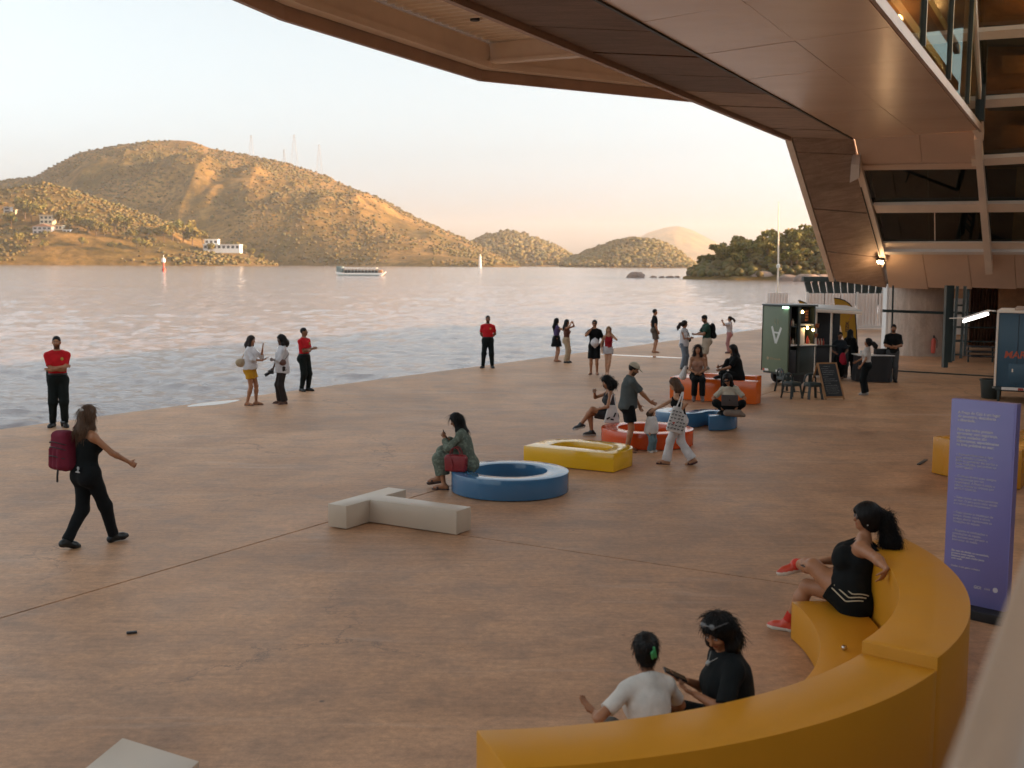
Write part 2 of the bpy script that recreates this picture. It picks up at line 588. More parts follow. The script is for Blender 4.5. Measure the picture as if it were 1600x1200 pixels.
def flat_blob(name, c, ax, ay, seed, mat, z=0.004, n=40, wob=0.25):
    vs = []
    for k in range(n):
        a = 2 * math.pi * k / n
        w = 1 + wob * float(fbm(np.array([[math.cos(a) * 1.5, math.sin(a) * 1.5, seed]]), 3, seed)[0])
        q = np.asarray(c) + (np.asarray(ax) * math.cos(a) + np.asarray(ay) * math.sin(a)) * w
        vs.append((q[0], q[1], z))
    mb = MB()
    mb.add(vs, [tuple(range(n))])
    return mb.build(name, mat)
m, nt, p = new_mat('standing_water')
p.inputs['Base Color'].default_value = (0.12, 0.09, 0.08, 1)
p.inputs['Roughness'].default_value = 0.03
p.inputs['IOR'].default_value = 1.6
M['puddle'] = m
o = flat_blob('puddle', G(337, 630), QD * 0.8, QN * 0.26, 3, M['puddle'])
tag(o, kind='structure')
o = flat_blob('puddle', G(1010, 557), E2 * 1.7, E1 * 0.3, 9, M['puddle'], wob=0.4)
tag(o, kind='structure')

# dark scrap and small marks lying on the floor
def scrap(px, py, sx, sy, rot, label, mat):
    g = G(px, py)
    c, s = math.cos(rot), math.sin(rot)
    b = MB()
    b.box((g[0], g[1], 0.012), (sx, sy, 0.008), ((c, s, 0), (-s, c, 0), (0, 0, 1)))
    o = b.build('litter_scrap', mat, bevel=0.004)
    tag(o, label, 'litter')
scrap(206, 990, 0.045, 0.02, 0.35, 'small dark scrap lying alone on the open concrete floor', M['black'])
scrap(1441, 723, 0.03, 0.28, -0.55, 'thin dark strip lying on the floor left of the purple sign', M['dark_slab'])

# --- sea: one sheet whose mesh is finest near the quay, with real waves
rows_ = [14.0]
while rows_[-1] < 8400:
    d_ = rows_[-1]
    rows_.append(d_ + max(0.12, d_ * d_ / (4.9 * 1152) * 0.62))
rows_ = np.array([-300.0, 5.0] + rows_ + [9500.0])
nc = 620
tt = np.linspace(-1, 1, nc)
uu = np.concatenate([[-9.0, -2.0], -0.78 + 1.42 * (tt + 1) / 2 + 0.02, [2.0, 9.0]])
YY, UU = np.meshgrid(rows_, uu, indexing='ij')
XX = np.clip(UU * np.maximum(YY, 40.0), -5200, 5200)
PP = np.stack([XX.ravel(), YY.ravel(), np.zeros(XX.size)], 1)
hh = 0.11 * fbm(PP * (0.20, 0.40, 1), 3, 61, .6) + 0.14 * fbm(PP * (0.75, 1.25, 1) + 7, 3, 62, .6)
hh *= np.clip((YY.ravel() - 6) / 8, 0, 1)
PP[:, 2] = WZ + hh
nu = len(uu)
ii, jj = np.meshgrid(np.arange(len(rows_) - 1), np.arange(nu - 1), indexing='ij')
aa = (ii * nu + jj).ravel()
sea = raw_mesh('water', PP, np.stack([aa, aa + 1, aa + nu + 1, aa + nu], 1), M['water'])
tag(sea, kind='structure')

# --- hills
_t = (1 + 5 ** .5) / 2
def icosphere(sub):
    bm = bmesh.new()
    bmesh.ops.create_icosphere(bm, subdivisions=sub, radius=1)
    V = np.array([v.co[:] for v in bm.verts])
    F = np.array([[v.index for v in f.verts] for f in bm.faces])
    bm.free()
    return V, F
ICO1, ICO2 = icosphere(1), icosphere(2)

def hill(name, crest, rw, rc, rows=46, step=2.5, relief=14, seed=1, pw=0.8, mat='land', back=0.6, rscale=160.0):
    cp = np.array(crest, float)
    cols = np.arange(cp[0, 0], cp[-1, 0] + .1, step)
    cy = np.interp(cols, cp[:, 0], cp[:, 1])
    k = np.array([1, 2, 3, 2, 1.]) / 9
    cy[2:-2] = np.convolve(cy, k, 'valid')
    rwc = np.interp(cols, *np.array(rw, float).T) if hasattr(rw, '__len__') else np.full(len(cols), rw)
    vv = np.concatenate([np.linspace(0, 1, rows), 1 + np.linspace(0.08, back, 8)])
    V = np.zeros((len(cols), len(vv), 3))
    rcc = rwc + rc
    top = np.array([D(px, py, r)[2] for px, py, r in zip(cols, cy, rcc)])
    for j, v in enumerate(vv):
        r = rwc + rc * v
        h = (top - WZ) * (v ** pw if v <= 1 else 1 - 0.75 * (v - 1) / back) + WZ
        x = r * np.array([ray(px, HY)[0] / ray(px, HY)[1] for px in cols])
        V[:, j] = np.stack([x, r, h], 1)
    flat = V.reshape(-1, 3)
    amp = np.tile(np.clip(np.sin(np.clip(vv, 0, 1) * math.pi) * 1.1, 0, 1), (len(cols), 1)).reshape(-1)
    amp *= np.repeat(np.clip((top - WZ) / max(1.0, top.max()), 0.05, 1), len(vv))
    n = fbm(flat * (1 / rscale, 1 / rscale, 0), 5, seed, 0.55)
    rid = 1 - 2 * np.abs(fbm(flat * (1 / (rscale * .8), 0.25 / rscale, 0) + 5.3, 3, seed + 9))
    flat[:, 2] += amp * relief * (n * 1.3 + rid * 0.8 - 0.3)
    flat[:, 2] = np.maximum(flat[:, 2], WZ - 1)
    nr = len(vv)
    i, j = np.meshgrid(np.arange(len(cols) - 1), np.arange(nr - 1), indexing='ij')
    a = (i * nr + j).ravel()
    F = np.stack([a, a + nr, a + nr + 1, a + 1], 1)
    o = raw_mesh(name, flat, F, M[mat])
    o['kind'] = 'structure'
    return flat.reshape(len(cols), nr, 3), rows

def at_hill(H, u, v):
    grid, rows = H
    a, b = u * (grid.shape[0] - 1), v * (rows - 1)
    i = np.clip(a.astype(int), 0, grid.shape[0] - 2)
    j = np.clip(b.astype(int), 0, rows - 2)
    fa, fb = (a - i)[:, None], (b - j)[:, None]
    return (grid[i, j] * (1 - fa) * (1 - fb) + grid[i + 1, j] * fa * (1 - fb) + grid[i, j + 1] * (1 - fa) * fb + grid[i + 1, j + 1] * fa * fb)

def forest(H, n, r0, r1, seed, name='forest', dens=0.0, palette=None, vpow=1.0, nscale=120.0, vmax=1.02, squash=0.75):
    R = np.random.default_rng(seed)
    u, v = R.random(n * 3), R.random(n * 3) ** vpow * vmax
    P = at_hill(H, u, np.clip(v, 0, 1))
    keep = fbm(P / (nscale, nscale, 1e9), 3, seed) + R.normal(0, .16, len(P)) > dens
    P = P[keep & (P[:, 2] > WZ + 1.0)][:n]
    n = len(P)
    rad = R.uniform(r0, r1, n) * (0.7 + 0.6 * R.random(n))
    bv, bf = ICO1
    jit = 1 + 0.32 * R.normal(0, 1, (n, len(bv), 1)).clip(-1.2, 1.2)
    V = bv[None] * jit * rad[:, None, None] * np.array([1, 1, squash]) + P[:, None] + np.array([0, 0, 1]) * (rad * 0.45)[:, None, None]
    F = bf[None] + (np.arange(n) * len(bv))[:, None, None]
    pal = np.array(palette or [(0.075, 0.068, 0.02), (0.09, 0.076, 0.022), (0.12, 0.09, 0.027), (0.095, 0.068, 0.024), (0.13, 0.09, 0.03)])
    c = pal[R.integers(0, len(pal), n)] * R.uniform(0.85, 1.15, (n, 1))
    cols = np.repeat(c, len(bv), 0)
    o = raw_mesh(name, V.reshape(-1, 3), F.reshape(-1, 3), M['foliage'], cols=cols)
    o['kind'] = 'stuff'
    o['label'] = 'dense low trees and scrub covering the hillside'
    return o

main = hill('hill', [(-160, 300), (-60, 292), (0, 283), (60, 276), (92, 258), (130, 238), (172, 231), (230, 222), (282, 219), (305, 221), (333, 232), (380, 240), (450, 256), (500, 271),
                     (540, 289), (600, 312), (650, 340), (700, 363), (740, 379), (790, 406), (822, 419)],
            [(-160, 2000), (300, 1850), (820, 1560)], 620, relief=52, seed=4, pw=0.78, rows=70, rscale=210)
spur = hill('headland', [(-160, 330), (-40, 312), (0, 300), (40, 290), (76, 287), (112, 296), (150, 309), (210, 329), (262, 345), (310, 369), (350, 386), (400, 402), (436, 413)],
            [(-160, 1250), (436, 1330)], 260, relief=13, seed=11, pw=0.85, rows=40)
far1 = hill('far_hill', [(700, 412), (738, 380), (752, 370), (790, 362), (815, 364), (832, 371), (868, 384), (893, 399), (905, 412), (925, 421)], 2300, 500, relief=14, seed=21, rows=26)
far2 = hill('far_hill', [(870, 420), (886, 407), (930, 389), (960, 379), (984, 374), (1012, 375), (1036, 381), (1062, 395), (1080, 410), (1096, 421)], 1750, 380, relief=9, seed=25, rows=26)
mount = hill('mountain', [(940, 415), (985, 378), (1010, 364), (1040, 355), (1058, 353), (1080, 359), (1105, 372), (1140, 390), (1180, 400), (1240, 412), (1300, 417)], 7000, 1500, relief=40, seed=31, rows=30, rscale=500)
isle = hill('island', [(1062, 437), (1090, 420), (1118, 406), (1150, 399), (1200, 392), (1260, 386), (1330, 384), (1400, 388), (1470, 410), (1500, 436)],
            [(1062, 392), (1150, 378), (1500, 372)], 62, relief=2.5, seed=41, rows=24, step=3, rscale=25)
forest(main, 9000, 1.3, 3.3, 51, dens=-0.06, nscale=170, squash=.6)
forest(spur, 2600, 1.2, 2.9, 52, dens=0.0, squash=.65)
forest(far1, 2200, 2.5, 5.5, 53, dens=-.6)
forest(far2, 3000, 2, 4.4, 54, dens=-.8)
forest(isle, 1100, 0.8, 1.9, 55, dens=-.35, nscale=20, name='undergrowth')['label'] = 'low scrub between the trees of the near island'

# --- trees one can tell apart
def crown_mesh(seed, n=520, leaf=0.2, flat=0.8, lobes=7):
    R = np.random.default_rng(seed)
    C = R.normal(0, 0.42, (lobes, 3)) * (1, 1, 0.55)
    C[:, 2] += 0.1
    S = R.uniform(0.34, 0.56, lobes)
    k = R.integers(0, lobes, n)
    d = R.normal(0, 1, (n, 3))
    d /= np.linalg.norm(d, axis=1)[:, None]
    P = C[k] + d * (S[k] * R.uniform(0.55, 1.05, n))[:, None] * (1, 1, flat)
    a = R.normal(0, 1, (n, 3)) + d * 0.4
    a /= np.linalg.norm(a, axis=1)[:, None]
    t = np.cross(a, R.normal(0, 1, (n, 3)))
    t /= np.linalg.norm(t, axis=1)[:, None]
    b2 = np.cross(a, t)
    sz = leaf * R.uniform(0.6, 1.3, n)[:, None]
    q = np.stack([P + t * sz, P + b2 * sz * .6 + a * sz * .25, P - t * sz, P - b2 * sz * .6 - a * sz * .1], 1)
    pal = np.array([(0.10, 0.10, 0.026), (0.15, 0.13, 0.032), (0.20, 0.15, 0.04)])
    c = pal[R.integers(0, 3, lobes)][k] * R.uniform(0.7, 1.3, (n, 1))
    return q.reshape(-1, 3), np.arange(n * 4).reshape(-1, 4), np.repeat(c, 4, 0)
CROWNS = []
for s in range(6):
    V, F, c = crown_mesh(100 + s, 560 if s < 4 else 260, 0.2 if s < 4 else 0.24, 0.8 if s < 4 else 0.55, 8 if s < 4 else 4)
    CROWNS.append((V, F, c))
trunk_m = MB()
trunk_m.tube([(0, 0, -0.4), (0.02, 0, 0.5), (0.05, 0.03, 1.1), (0.02, 0.05, 1.6)], [0.085, 0.06, 0.045, 0.02], 7)
trunk_m.tube([(0.03, 0.01, 0.7), (0.28, 0.1, 1.2), (0.4, 0.1, 1.5)], [0.04, 0.026, 0.012], 6)
trunk_m.tube([(0.02, 0, 0.8), (-0.25, -0.15, 1.25), (-0.42, -0.2, 1.5)], [0.04, 0.026, 0.012], 6)
_proto_tree = {}
def tree(pos, h, seed, label, group, var=None):
    k = (seed % 4) if var is None else var
    root = empty('tree', pos, (seed * 1.7) % 6.28)
    tag(root, label, 'tree', group)
    if 'trunk' not in _proto_tree:
        t = trunk_m.build('trunk', M['bark'])
        _proto_tree['trunk'] = t.data
        bpy.data.objects.remove(t)
    t = bpy.data.objects.new('trunk', _proto_tree['trunk'])
    COL.objects.link(t)
    t.parent = root
    if k not in _proto_tree:
        V, F, c = CROWNS[k]
        oc = raw_mesh('crown', V, F, M['foliage'], smooth=False, cols=c)
        _proto_tree[k] = oc.data
        bpy.data.objects.remove(oc)
    cr = bpy.data.objects.new('crown', _proto_tree[k])
    COL.objects.link(cr)
    cr.parent = root
    cr.location = (0, 0, 1.55)
    root.scale = (h / 2.25,) * 3
    return root
R = np.random.default_rng(77)
for k in range(110):
    u, v = R.uniform(0.03, 0.97), R.uniform(0.18, 1.0)
    q = at_hill(isle, np.array([u]), np.array([v]))[0]
    if q[2] > 1.2:
        tree(q, R.uniform(4.2, 7.4) * min(1, 0.55 + u * 2.2), k, 'leafy tree among those crowding the near rocky island', 'trees on the near island')
for px, h in ((1121, 6.0), (1152, 7.2), (1203, 9.0), (1262, 8.2), (1283, 7.6)):
    u = (px - 1062) / 438
    q = at_hill(isle, np.array([u]), np.array([0.97]))[0]
    if px == 1203:
        tree(q, h, px, 'thin tree with an open sunlit crown standing above the island treetops', None, 4)
    else:
        tree(q, h, px, 'leafy tree among those crowding the near rocky island', 'trees on the near island')
for k, (px, v, h) in enumerate([(20, .42, 20), (42, .5, 26), (52, .45, 22), (68, .55, 18), (95, .42, 15), (103, .4, 17), (120, .34, 14), (140, .34, 17), (152, .3, 18), (165, .3, 15), (182, .4, 18),
                                (196, .42, 19), (206, .3, 14), (258, .36, 20), (272, .42, 22), (288, .5, 26), (302, .45, 22), (318, .6, 18), (215, .18, 12), (228, .16, 12), (366, .75, 15),
                                (380, .8, 13), (395, .6, 12), (130, .15, 11), (70, .12, 11), (30, .2, 14), (178, .12, 10), (330, .3, 12), (410, .5, 10)]):
    u = np.array([(px + 160) / 596])
    q = at_hill(spur, u, np.array([v]))[0]
    tree(q, h, k + 3, 'sunlit bushy tree on the low headland near the shore houses', 'trees on the low headland')

def boulder(name, pos, s, seed, label, group=None):
    V, F = ICO2
    n = fbm(V * 1.3 + seed * 7.1, 4, seed)
    W_ = V * (1 + 0.38 * n)[:, None] * np.asarray(s)
    o = raw_mesh(name, W_, F, M['rock'], smooth=False)
    o.location = tuple(pos)
    tag(o, label, 'rock', group)
    return o
for k, (px, py, w, h) in enumerate([(1088, 435, 3.5, 1.4), (1112, 434, 4, 2.0), (1138, 436, 4.5, 1.8), (1165, 437, 4.5, 2.4), (1192, 438, 5, 3.2), (1210, 437, 4, 3.0), (1235, 439, 4.5, 2.0), (1262, 440, 5, 2.2), (1290, 440, 4, 2.0)]):
    q = G(px, py, WZ)
    boulder('boulder', (q[0], q[1] + 1, WZ + 0.2), (w, 3, h), k + 1, 'pale brown boulder at the waterline of the near island', 'boulders round the near island')
q = G(992, 434, WZ)
boulder('boulder', (q[0], q[1], WZ), (3.6, 2.5, 2.2), 61, 'largest dark rock standing alone in the water left of the island')
for k, (px, w) in enumerate([(1021, 1.7), (1034, 1.3), (1047, 1.5), (1058, 1.1)]):
    q = G(px, 434, WZ)
    boulder('boulder', (q[0], q[1], WZ), (w, 1, .8), 70 + k, 'small low rock in the line awash beside the near island', 'rocks awash by the island')

# --- houses on the headland
M['house_white'] = simple('house_white', (0.72, 0.69, 0.66), 0.7, 0.06, 0.3)
M['house_cream'] = simple('house_cream', (0.62, 0.5, 0.36), 0.7, 0.06, 0.3)
M['house_grey'] = simple('house_grey', (0.42, 0.38, 0.37), 0.7, 0.1, 0.3)
M['roof_tile'] = simple('roof_tile', (0.34, 0.17, 0.10), 0.8, 0.15, 0.6)
M['window_dark'] = simple('window_dark', (0.05, 0.055, 0.06), 0.15, 0.1, 1.0)
def house(px, py, d, w, h, dep, mat, label, storeys=1, roof='flat', cols=4):
    c = D(px, py, d)
    root = empty('house', c)
    tag(root, label, 'house')
    x0, y0, z0 = c
    b = MB()
    b.box((x0, y0 + dep / 2, z0 + h / 2 - 2), (w / 2, dep / 2, h / 2 + 2))
    b.build('wall', mat, root)
    b = MB()
    if roof == 'flat':
        b.box((x0, y0 + dep / 2 - .6, z0 + h + .25), (w / 2 + .7, dep / 2 + 1, .24))
    else:
        pts = [(x0 - w / 2 - .6, y0 - .6, z0 + h + .01), (x0 + w / 2 + .6, y0 - .6, z0 + h + .01), (x0, y0 - .6, z0 + h + w * .16)]
        b.prism(pts, (0, dep + 1.2, 0))
    b.build('roof', mat if roof == 'flat' else M['roof_tile'], root)
    sh = h / storeys
    for s in range(storeys):
        for k in range(cols):
            b = MB()
            wx = x0 + (k + .5 - cols / 2) * w / cols
            b.box((wx, y0 + .02, z0 + sh * (s + .52)), (w / cols * .3, .12, sh * .27))
            b.build('window', M['window_dark'], root)
    return root
house(346, 390, 1400, 44, 6, 14, M['house_white'], 'long low white house by the shore at the foot of the hill', 1, 'flat', 8)
house(330, 382, 1415, 16, 6, 10, M['house_white'], 'small white upper house set back behind the long low white house', 1, 'flat', 3)
house(72, 350, 1385, 15, 10, 12, M['house_cream'], 'tall sunlit cream house on the headland with flat roof', 2, 'flat', 3)
house(66, 366, 1362, 22, 9, 10, M['house_grey'], 'grey house with tiled roof just below the cream house', 2, 'gable', 4)
house(89, 359, 1372, 12, 5, 9, M['house_cream'], 'low cream house right of the grey house on the headland', 1, 'flat', 3)
house(104, 364, 1368, 9, 3.5, 7, M['house_white'], 'tiny white hut with flat roof farthest right of the hillside houses', 1, 'flat', 2)
house(11, 338, 1420, 8, 11, 8, M['house_grey'], 'narrow grey tower house near the left edge of the headland', 3, 'flat', 1)
house(21, 333, 1430, 5, 4, 6, M['house_cream'], 'small cream hut beside the narrow grey tower house', 1, 'flat', 1)

# --- pylons on the ridge
M['pylon'] = simple('pylon_steel', (0.45, 0.42, 0.42), 0.5, 0.1, 0.2)
def pylon(px, top, base, d, label, w):
    a, c = D(px, base + 6, d), D(px, top, d)
    h = c[2] - a[2]
    root = empty('pylon', a)
    tag(root, label, 'pylon')
    b = MB()
    for sx in (-1, 1):
        for sy in (-1, 1):
            b.bar(a + (sx * w, sy * w, 0), a + (sx * w * .1, sy * w * .1, h), .34, .34)
    for k in range(6):
        t0, t1 = k / 6, (k + 1) / 6
        w0, w1 = w * (1 - .9 * t0), w * (1 - .9 * t1)
        for s in (-1, 1):
            b.bar(a + (-s * w0, -w0, h * t0), a + (s * w1, -w1, h * t1), .22, .22)
    b.build('lattice', M['pylon'], root)
    for t in (.72, .84, .95):
        b = MB()
        b.bar(a + (-w * .75, 0, h * t), a + (w * .75, 0, h * t), .3, .3)
        b.build('cross_arm', M['pylon'], root)
pylon(393, 211, 240, 2380, 'lattice pylon on the ridge, leftmost of the four', 5)
pylon(444, 233, 250, 2360, 'shortest lattice pylon on the ridge', 3)
pylon(460, 210, 255, 2330, 'tallest lattice pylon on the ridge, right of the shortest one', 7)
pylon(499, 225, 268, 2310, 'lattice pylon on the ridge, rightmost of the four', 6)

# --- marks in the water, ferry
M['red_paint'] = simple('red_paint', (0.45, 0.06, 0.035), 0.4, 0.1, 2)
q = G(256, 424, WZ)
root = empty('channel_marker', q)
tag(root, 'red and white channel marker post standing in the bay', 'marker')
MB().lathe(q, [(.9, -1), (.9, 1.2), (.45, 1.6), (.4, 4.4), (.3, 4.4)], 12).build('post', M['red_paint'], root, smooth=True)
MB().lathe(q + (0, 0, 4.4), [(.9, 0), (1.0, .3), (.9, 1.6), (.3, 2.2), (.12, 2.3), (.1, 3.4)], 12).build('top_mark', M['white_paint'], root, smooth=True)
q = D(750, 418, 1560)
root = empty('light_tower', q)
tag(root, 'slim white light tower at the foot of the hill by the water', 'tower')
MB().lathe(q + (0, 0, -3), [(2.2, 0), (2.0, 8), (1.5, 16), (1.4, 18)], 14).build('shaft', M['house_white'], root, smooth=True)
MB().lathe(q + (0, 0, 15), [(2.0, 0), (2.0, .5), (1.0, .6), (1.0, 2.2), (1.3, 2.3), (.1, 3.4)], 14).build('lantern', M['house_cream'], root, smooth=True)
q = G(563, 431, WZ)
root = empty('ferry_boat', q)
tag(root, 'long low ferry boat with a pale canopy crossing the bay', 'boat')
M['hull_teal'] = simple('hull_teal', (0.16, 0.21, 0.21), 0.4, 0.1, 1)
x0, y0, _ = q
hw = 9.0
prof = [(-hw, 1.5), (-hw + .6, .0), (-hw + 1.2, -.4), (hw - 2, -.4), (hw - .6, .3), (hw + .6, 1.6), (hw - 1, 1.1), (-hw + 3, 1.0)]
MB().prism([(x0 + a, y0 - 1.6, WZ + z) for a, z in prof], (0, 3.2, 0)).build('hull', M['house_white'], root, bevel=.1)
MB().prism([(x0 + a, y0 - 1.63, WZ + z) for a, z in [(-hw + .3, .5), (-hw + 1.2, .08), (hw - 2.2, .08), (hw - .8, .5)]], (0, 3.26, 0)).build('waterline_band', M['hull_teal'], root)
MB().prism([(x0 + a, y0 - 1.7, WZ + z) for a, z in [(-hw + 2, 2.75), (hw - 2.6, 2.75), (hw - 2.9, 3.0), (-hw + 2.2, 3.02)]], (0, 3.4, 0)).build('canopy', M['house_white'], root)
MB().box((x0 - hw + 1.5, y0, WZ + 2.3), (1.2, 1.4, 1.2)).build('wheelhouse', M['hull_teal'], root, bevel=.15)
for k in range(11):
    MB().bar((x0 - hw + 3.2 + k * 1.25, y0 - 1.5, WZ + .9), (x0 - hw + 3.2 + k * 1.25, y0 - 1.5, WZ + 2.76), .16, .16).build('post', M['hull_teal'], root)
MB().box((x0 + .3, y0, WZ + 1.55), (6.3, 1.1, .55)).build('bench_block', M['window_dark'], root)
MB().box((x0 + hw - 1.6, y0, WZ + 1.5), (.9, 1.0, .7)).build('bow_locker', M['roof_tile'], root, bevel=.1)

# ================================================================== BUILDING
BZ = 7.1
A1, B1, C1 = G(1237, 215, BZ), G(1332, 218, BZ), G(1530, 203, BZ)
A0, B0, C0 = G(730, 0, BZ), G(930, 0, BZ), G(1364, 0, BZ)
EB = unit(((A1 - A0) / 2 + (B1 - B0) / 2 + (C1 - C0) / 2) * (1, 1, 0))
EP = np.array([EB[1], -EB[0], 0])
bl = empty('museum_building', (9, 36, 0))
tag(bl, 'huge raised concrete and glass museum building spanning over the plaza', 'building')
def lineA(s):      # s metres from A1 back along the beam
    return A1 + (A0 - A1) / np.linalg.norm(A0 - A1) * s
def lineB(s):
    return B1 + (B0 - B1) / np.linalg.norm(B0 - B1) * s
def lineC(s):
    return C1 + (C0 - C1) / np.linalg.norm(C0 - C1) * s
BACK = 31.0
up = np.array([0, 0, 1.0])
# beam core and its underside panels
b = MB()
b.prism([lineA(0) + up * .06, lineA(BACK) + up * .06, lineB(BACK) + up * .06, lineB(0) + up * .06], up * 3.4)
beam = b.build('concrete_beam', M['beam'], bl)
L = 2.55
k = 0
while k * L < BACK:
    s0, s1 = k * L + .012, (k + 1) * L - .012
    fa, fb = .035, .035
    pa = [lineA(s0), lineA(s1), lineB(s1), lineB(s0)]
    c = sum(pa) / 4
    pa = [q + unit(c - q) * .04 for q in pa]
    dz = 0.006 * math.sin(k * 2.3)
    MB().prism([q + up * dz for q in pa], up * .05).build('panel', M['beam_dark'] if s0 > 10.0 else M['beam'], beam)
    k += 1
# dark shadow-gap strip and rim along the seaward edge
b = MB()
b.prism([lineA(0) - EP * .12 - up * .1, lineA(BACK) - EP * .12 - up * .1, lineA(BACK) - EP * .015 - up * .1, lineA(0) - EP * .015 - up * .1], up * 3.6)
b.build('edge_rim', M['fascia'], bl)
b = MB()
b.prism([lineB(0.3) + EP * .015 - up * .03, lineB(BACK) + EP * .015 - up * .03, lineB(BACK) + EP * .07 - up * .03, lineB(0.3) + EP * .07 - up * .03], up * .5)
b.build('shadow_gap', M['dark_slab'], bl)
# soffit between beam and glass
b = MB()
b.prism([lineB(0) + EP * .08 + up * .05, lineB(BACK) + EP * .08 + up * .05, lineC(BACK) + up * .05, lineC(0) + up * .05], up * .10)
soffit = b.build('soffit', M['soffit'], bl)
L = 3.1
k = 0
while k * L < BACK:
    s0, s1 = k * L, (k + 1) * L
    for f0, f1 in ((.02, .53), (.53, .985)):
        def qq(s, f):
            return lineB(s) * (1 - f) + lineC(s) * f
        pa = [qq(s0, f0), qq(s1, f0), qq(s1, f1), qq(s0, f1)]
        c = sum(pa) / 4
        pa = [q + unit(c - q) * .009 for q in pa]
        t = [0.004 * random.uniform(-1, 1) for _ in range(4)]
        MB().prism([q + up * (-.0 + t[i]) for i, q in enumerate(pa)], up * .04).build('panel', M['soffit'], soffit)
    k += 1
b = MB()
b.prism([lineC(-.2) - up * .05, lineC(BACK) - up * .05, lineC(BACK) + EP * .05 - up * .03, lineC(-.2) + EP * .05 - up * .03], up * .19)
b.build('soffit_rim', M['fascia'], bl)
# a couple of thin stalks (nesting straw) hanging from the beam edge
# leg: the beam folds down and away
dB = unit(D(1385, 450, 42.1) - B1)
dA = unit(D(1305, 440, 41.4) - A1)
lenB = np.linalg.norm(D(1385, 450, 42.1) - B1)
lenA = np.linalg.norm(D(1305, 440, 41.4) - A1)
nW = unit(np.cross(unit(C1 - A1), (dA + dB) / 2))     # wall normal
if nW[1] > 0:
    nW = -nW
inw = -nW
b = MB()
pb = [A1, B1, B1 + dB * lenB, A1 + dA * lenA]
b.prism([q + inw * .06 for q in pb], inw * 1.2)
leg = b.build('beam_leg', M['beam'], bl)
for f0, f1 in ((0, .085), (.085, .45), (.45, .76), (.76, 1.0)):
    pa = [A1 + dA * lenA * f0, B1 + dB * lenB * f0, B1 + dB * lenB * f1, A1 + dA * lenA * f1]
    c = sum(pa) / 4
    pa = [q + unit(c - q) * .03 for q in pa]
    MB().prism(pa, inw * .05).build('panel', M['beam'], leg)
b = MB()
b.prism([A1 - EP * .22, A1 - EP * .03, A1 + dA * lenA - EP * .03, A1 + dA * lenA - EP * .2], inw * 1.3)
b.build('leg_rim', M['steel'], bl)
# inclined facade plane: helpers to lay elements on it
WO = B1.copy()
def onW(px, py, off=0.0):
    d = ray(px, py)
    t = np.dot(WO - nW * (-off) - CAMP, nW) / np.dot(d, nW)
    return CAMP + d * t
def wprism(name, quad, depth, mat, off=0.0, parent=None, bevel=0):
    pts = [onW(x, y) + nW * off for x, y in quad]
    return MB().prism(pts, nW * depth).build(name, mat, parent or bl, bevel=bevel)
b = MB()
# structural backing behind the cladding bands
fac = MB().prism([onW(x, y) - nW * .05 for x, y in ((1334, 214), (1534, 203), (1534, 260), (1346, 262))], -nW * .15).build('facade', M['cladding'], bl)
lowf = MB().prism([onW(x, y) - nW * .05 for x, y in ((1381, 385), (1760, 385), (1760, 455), (1388, 449))], -nW * .15).build('lower_facade', M['cladding'], bl)
for x0, x1, x2, x3 in ((1335, 1436, 1441, 1345), (1437, 1532, 1532, 1442)):
    wprism('panel', ((x0, 215 - (x0 - 1335) * .05), (x1, 215 - (x1 - 1335) * .05), (x2, 261), (x3, 262)), .04, M['cladding'], -.045, fac)
xs = [(1381, 1388), (1440, 1450), (1511, 1519), (1584, 1588), (1660, 1664), (1750, 1758)]
for (a0, a1), (c0, c1) in zip(xs[:-1], xs[1:]):
    wprism('panel', ((a0 + .6, 392), (c0 - .2, 392), (c1 - .2, 452), (a1 + .6, 449.5)), .04, M['cladding'], -.045, lowf)
wprism('ledge', ((1379, 377), (1760, 377), (1760, 387), (1381, 387)), .06, M['steel'])
wprism('ledge', ((1381, 387), (1760, 387), (1760, 391.5), (1382, 391.5)), .16, M['white_paint'])
wprism('transom', ((1365, 316), (1760, 311), (1760, 325), (1370, 328)), .12, M['steel'])
wprism('transom', ((1345, 257), (1528, 253.5), (1529, 262), (1350, 264)), .05, M['cladding'])
for y0, y1, ya, yb in ((38, 53, 44, 57), (147, 160, 151, 164), (241, 253, 243, 254)):
    wprism('transom', ((1518, ya), (1760, y0 - 12), (1760, y1 - 12), (1519, yb)), .14, M['steel'], .0)
mullion = wprism('mullion', ((1523, 203), (1534, 203), (1552, 415), (1541, 416)), .34, M['steel'])
wprism('mullion', ((1512, -60), (1524, -60), (1538, 206), (1528, 203), (1500, 156)), .30, M['steel'], .02)
wprism('sill_light_strip', ((1334, 243), (1344, 243), (1386, 400), (1379, 412)), .16, M['steel'], .02)
wprism('bracket_box', ((1332, 241), (1345, 241), (1345, 262), (1330, 270)), .38, M['white_paint'], .0)
wprism('strip_slot', ((1345.2, 285), (1347.2, 285), (1377, 392), (1375, 392)), .01, M['dark_slab'], .185)
# panes
for q in (((1352, 264), (1529, 262), (1534, 314), (1368, 317)), ((1371, 328), (1536, 326), (1543, 377), (1382, 377))):
    wprism('pane', q, .02, M['glass'], -.03)
for (ya, yb) in ((-60, 44), (57, 151), (164, 243), (254, 313), (326, 377)):
    wprism('pane', ((1526, ya), (1760, ya - 6), (1760, yb - 6), (1530, yb)), .02, M['glass'], -.03)
wprism('pane_joint', ((1459.5, 329), (1461, 329), (1461.5, 376), (1460, 376)), .02, M['steel'], -.02)
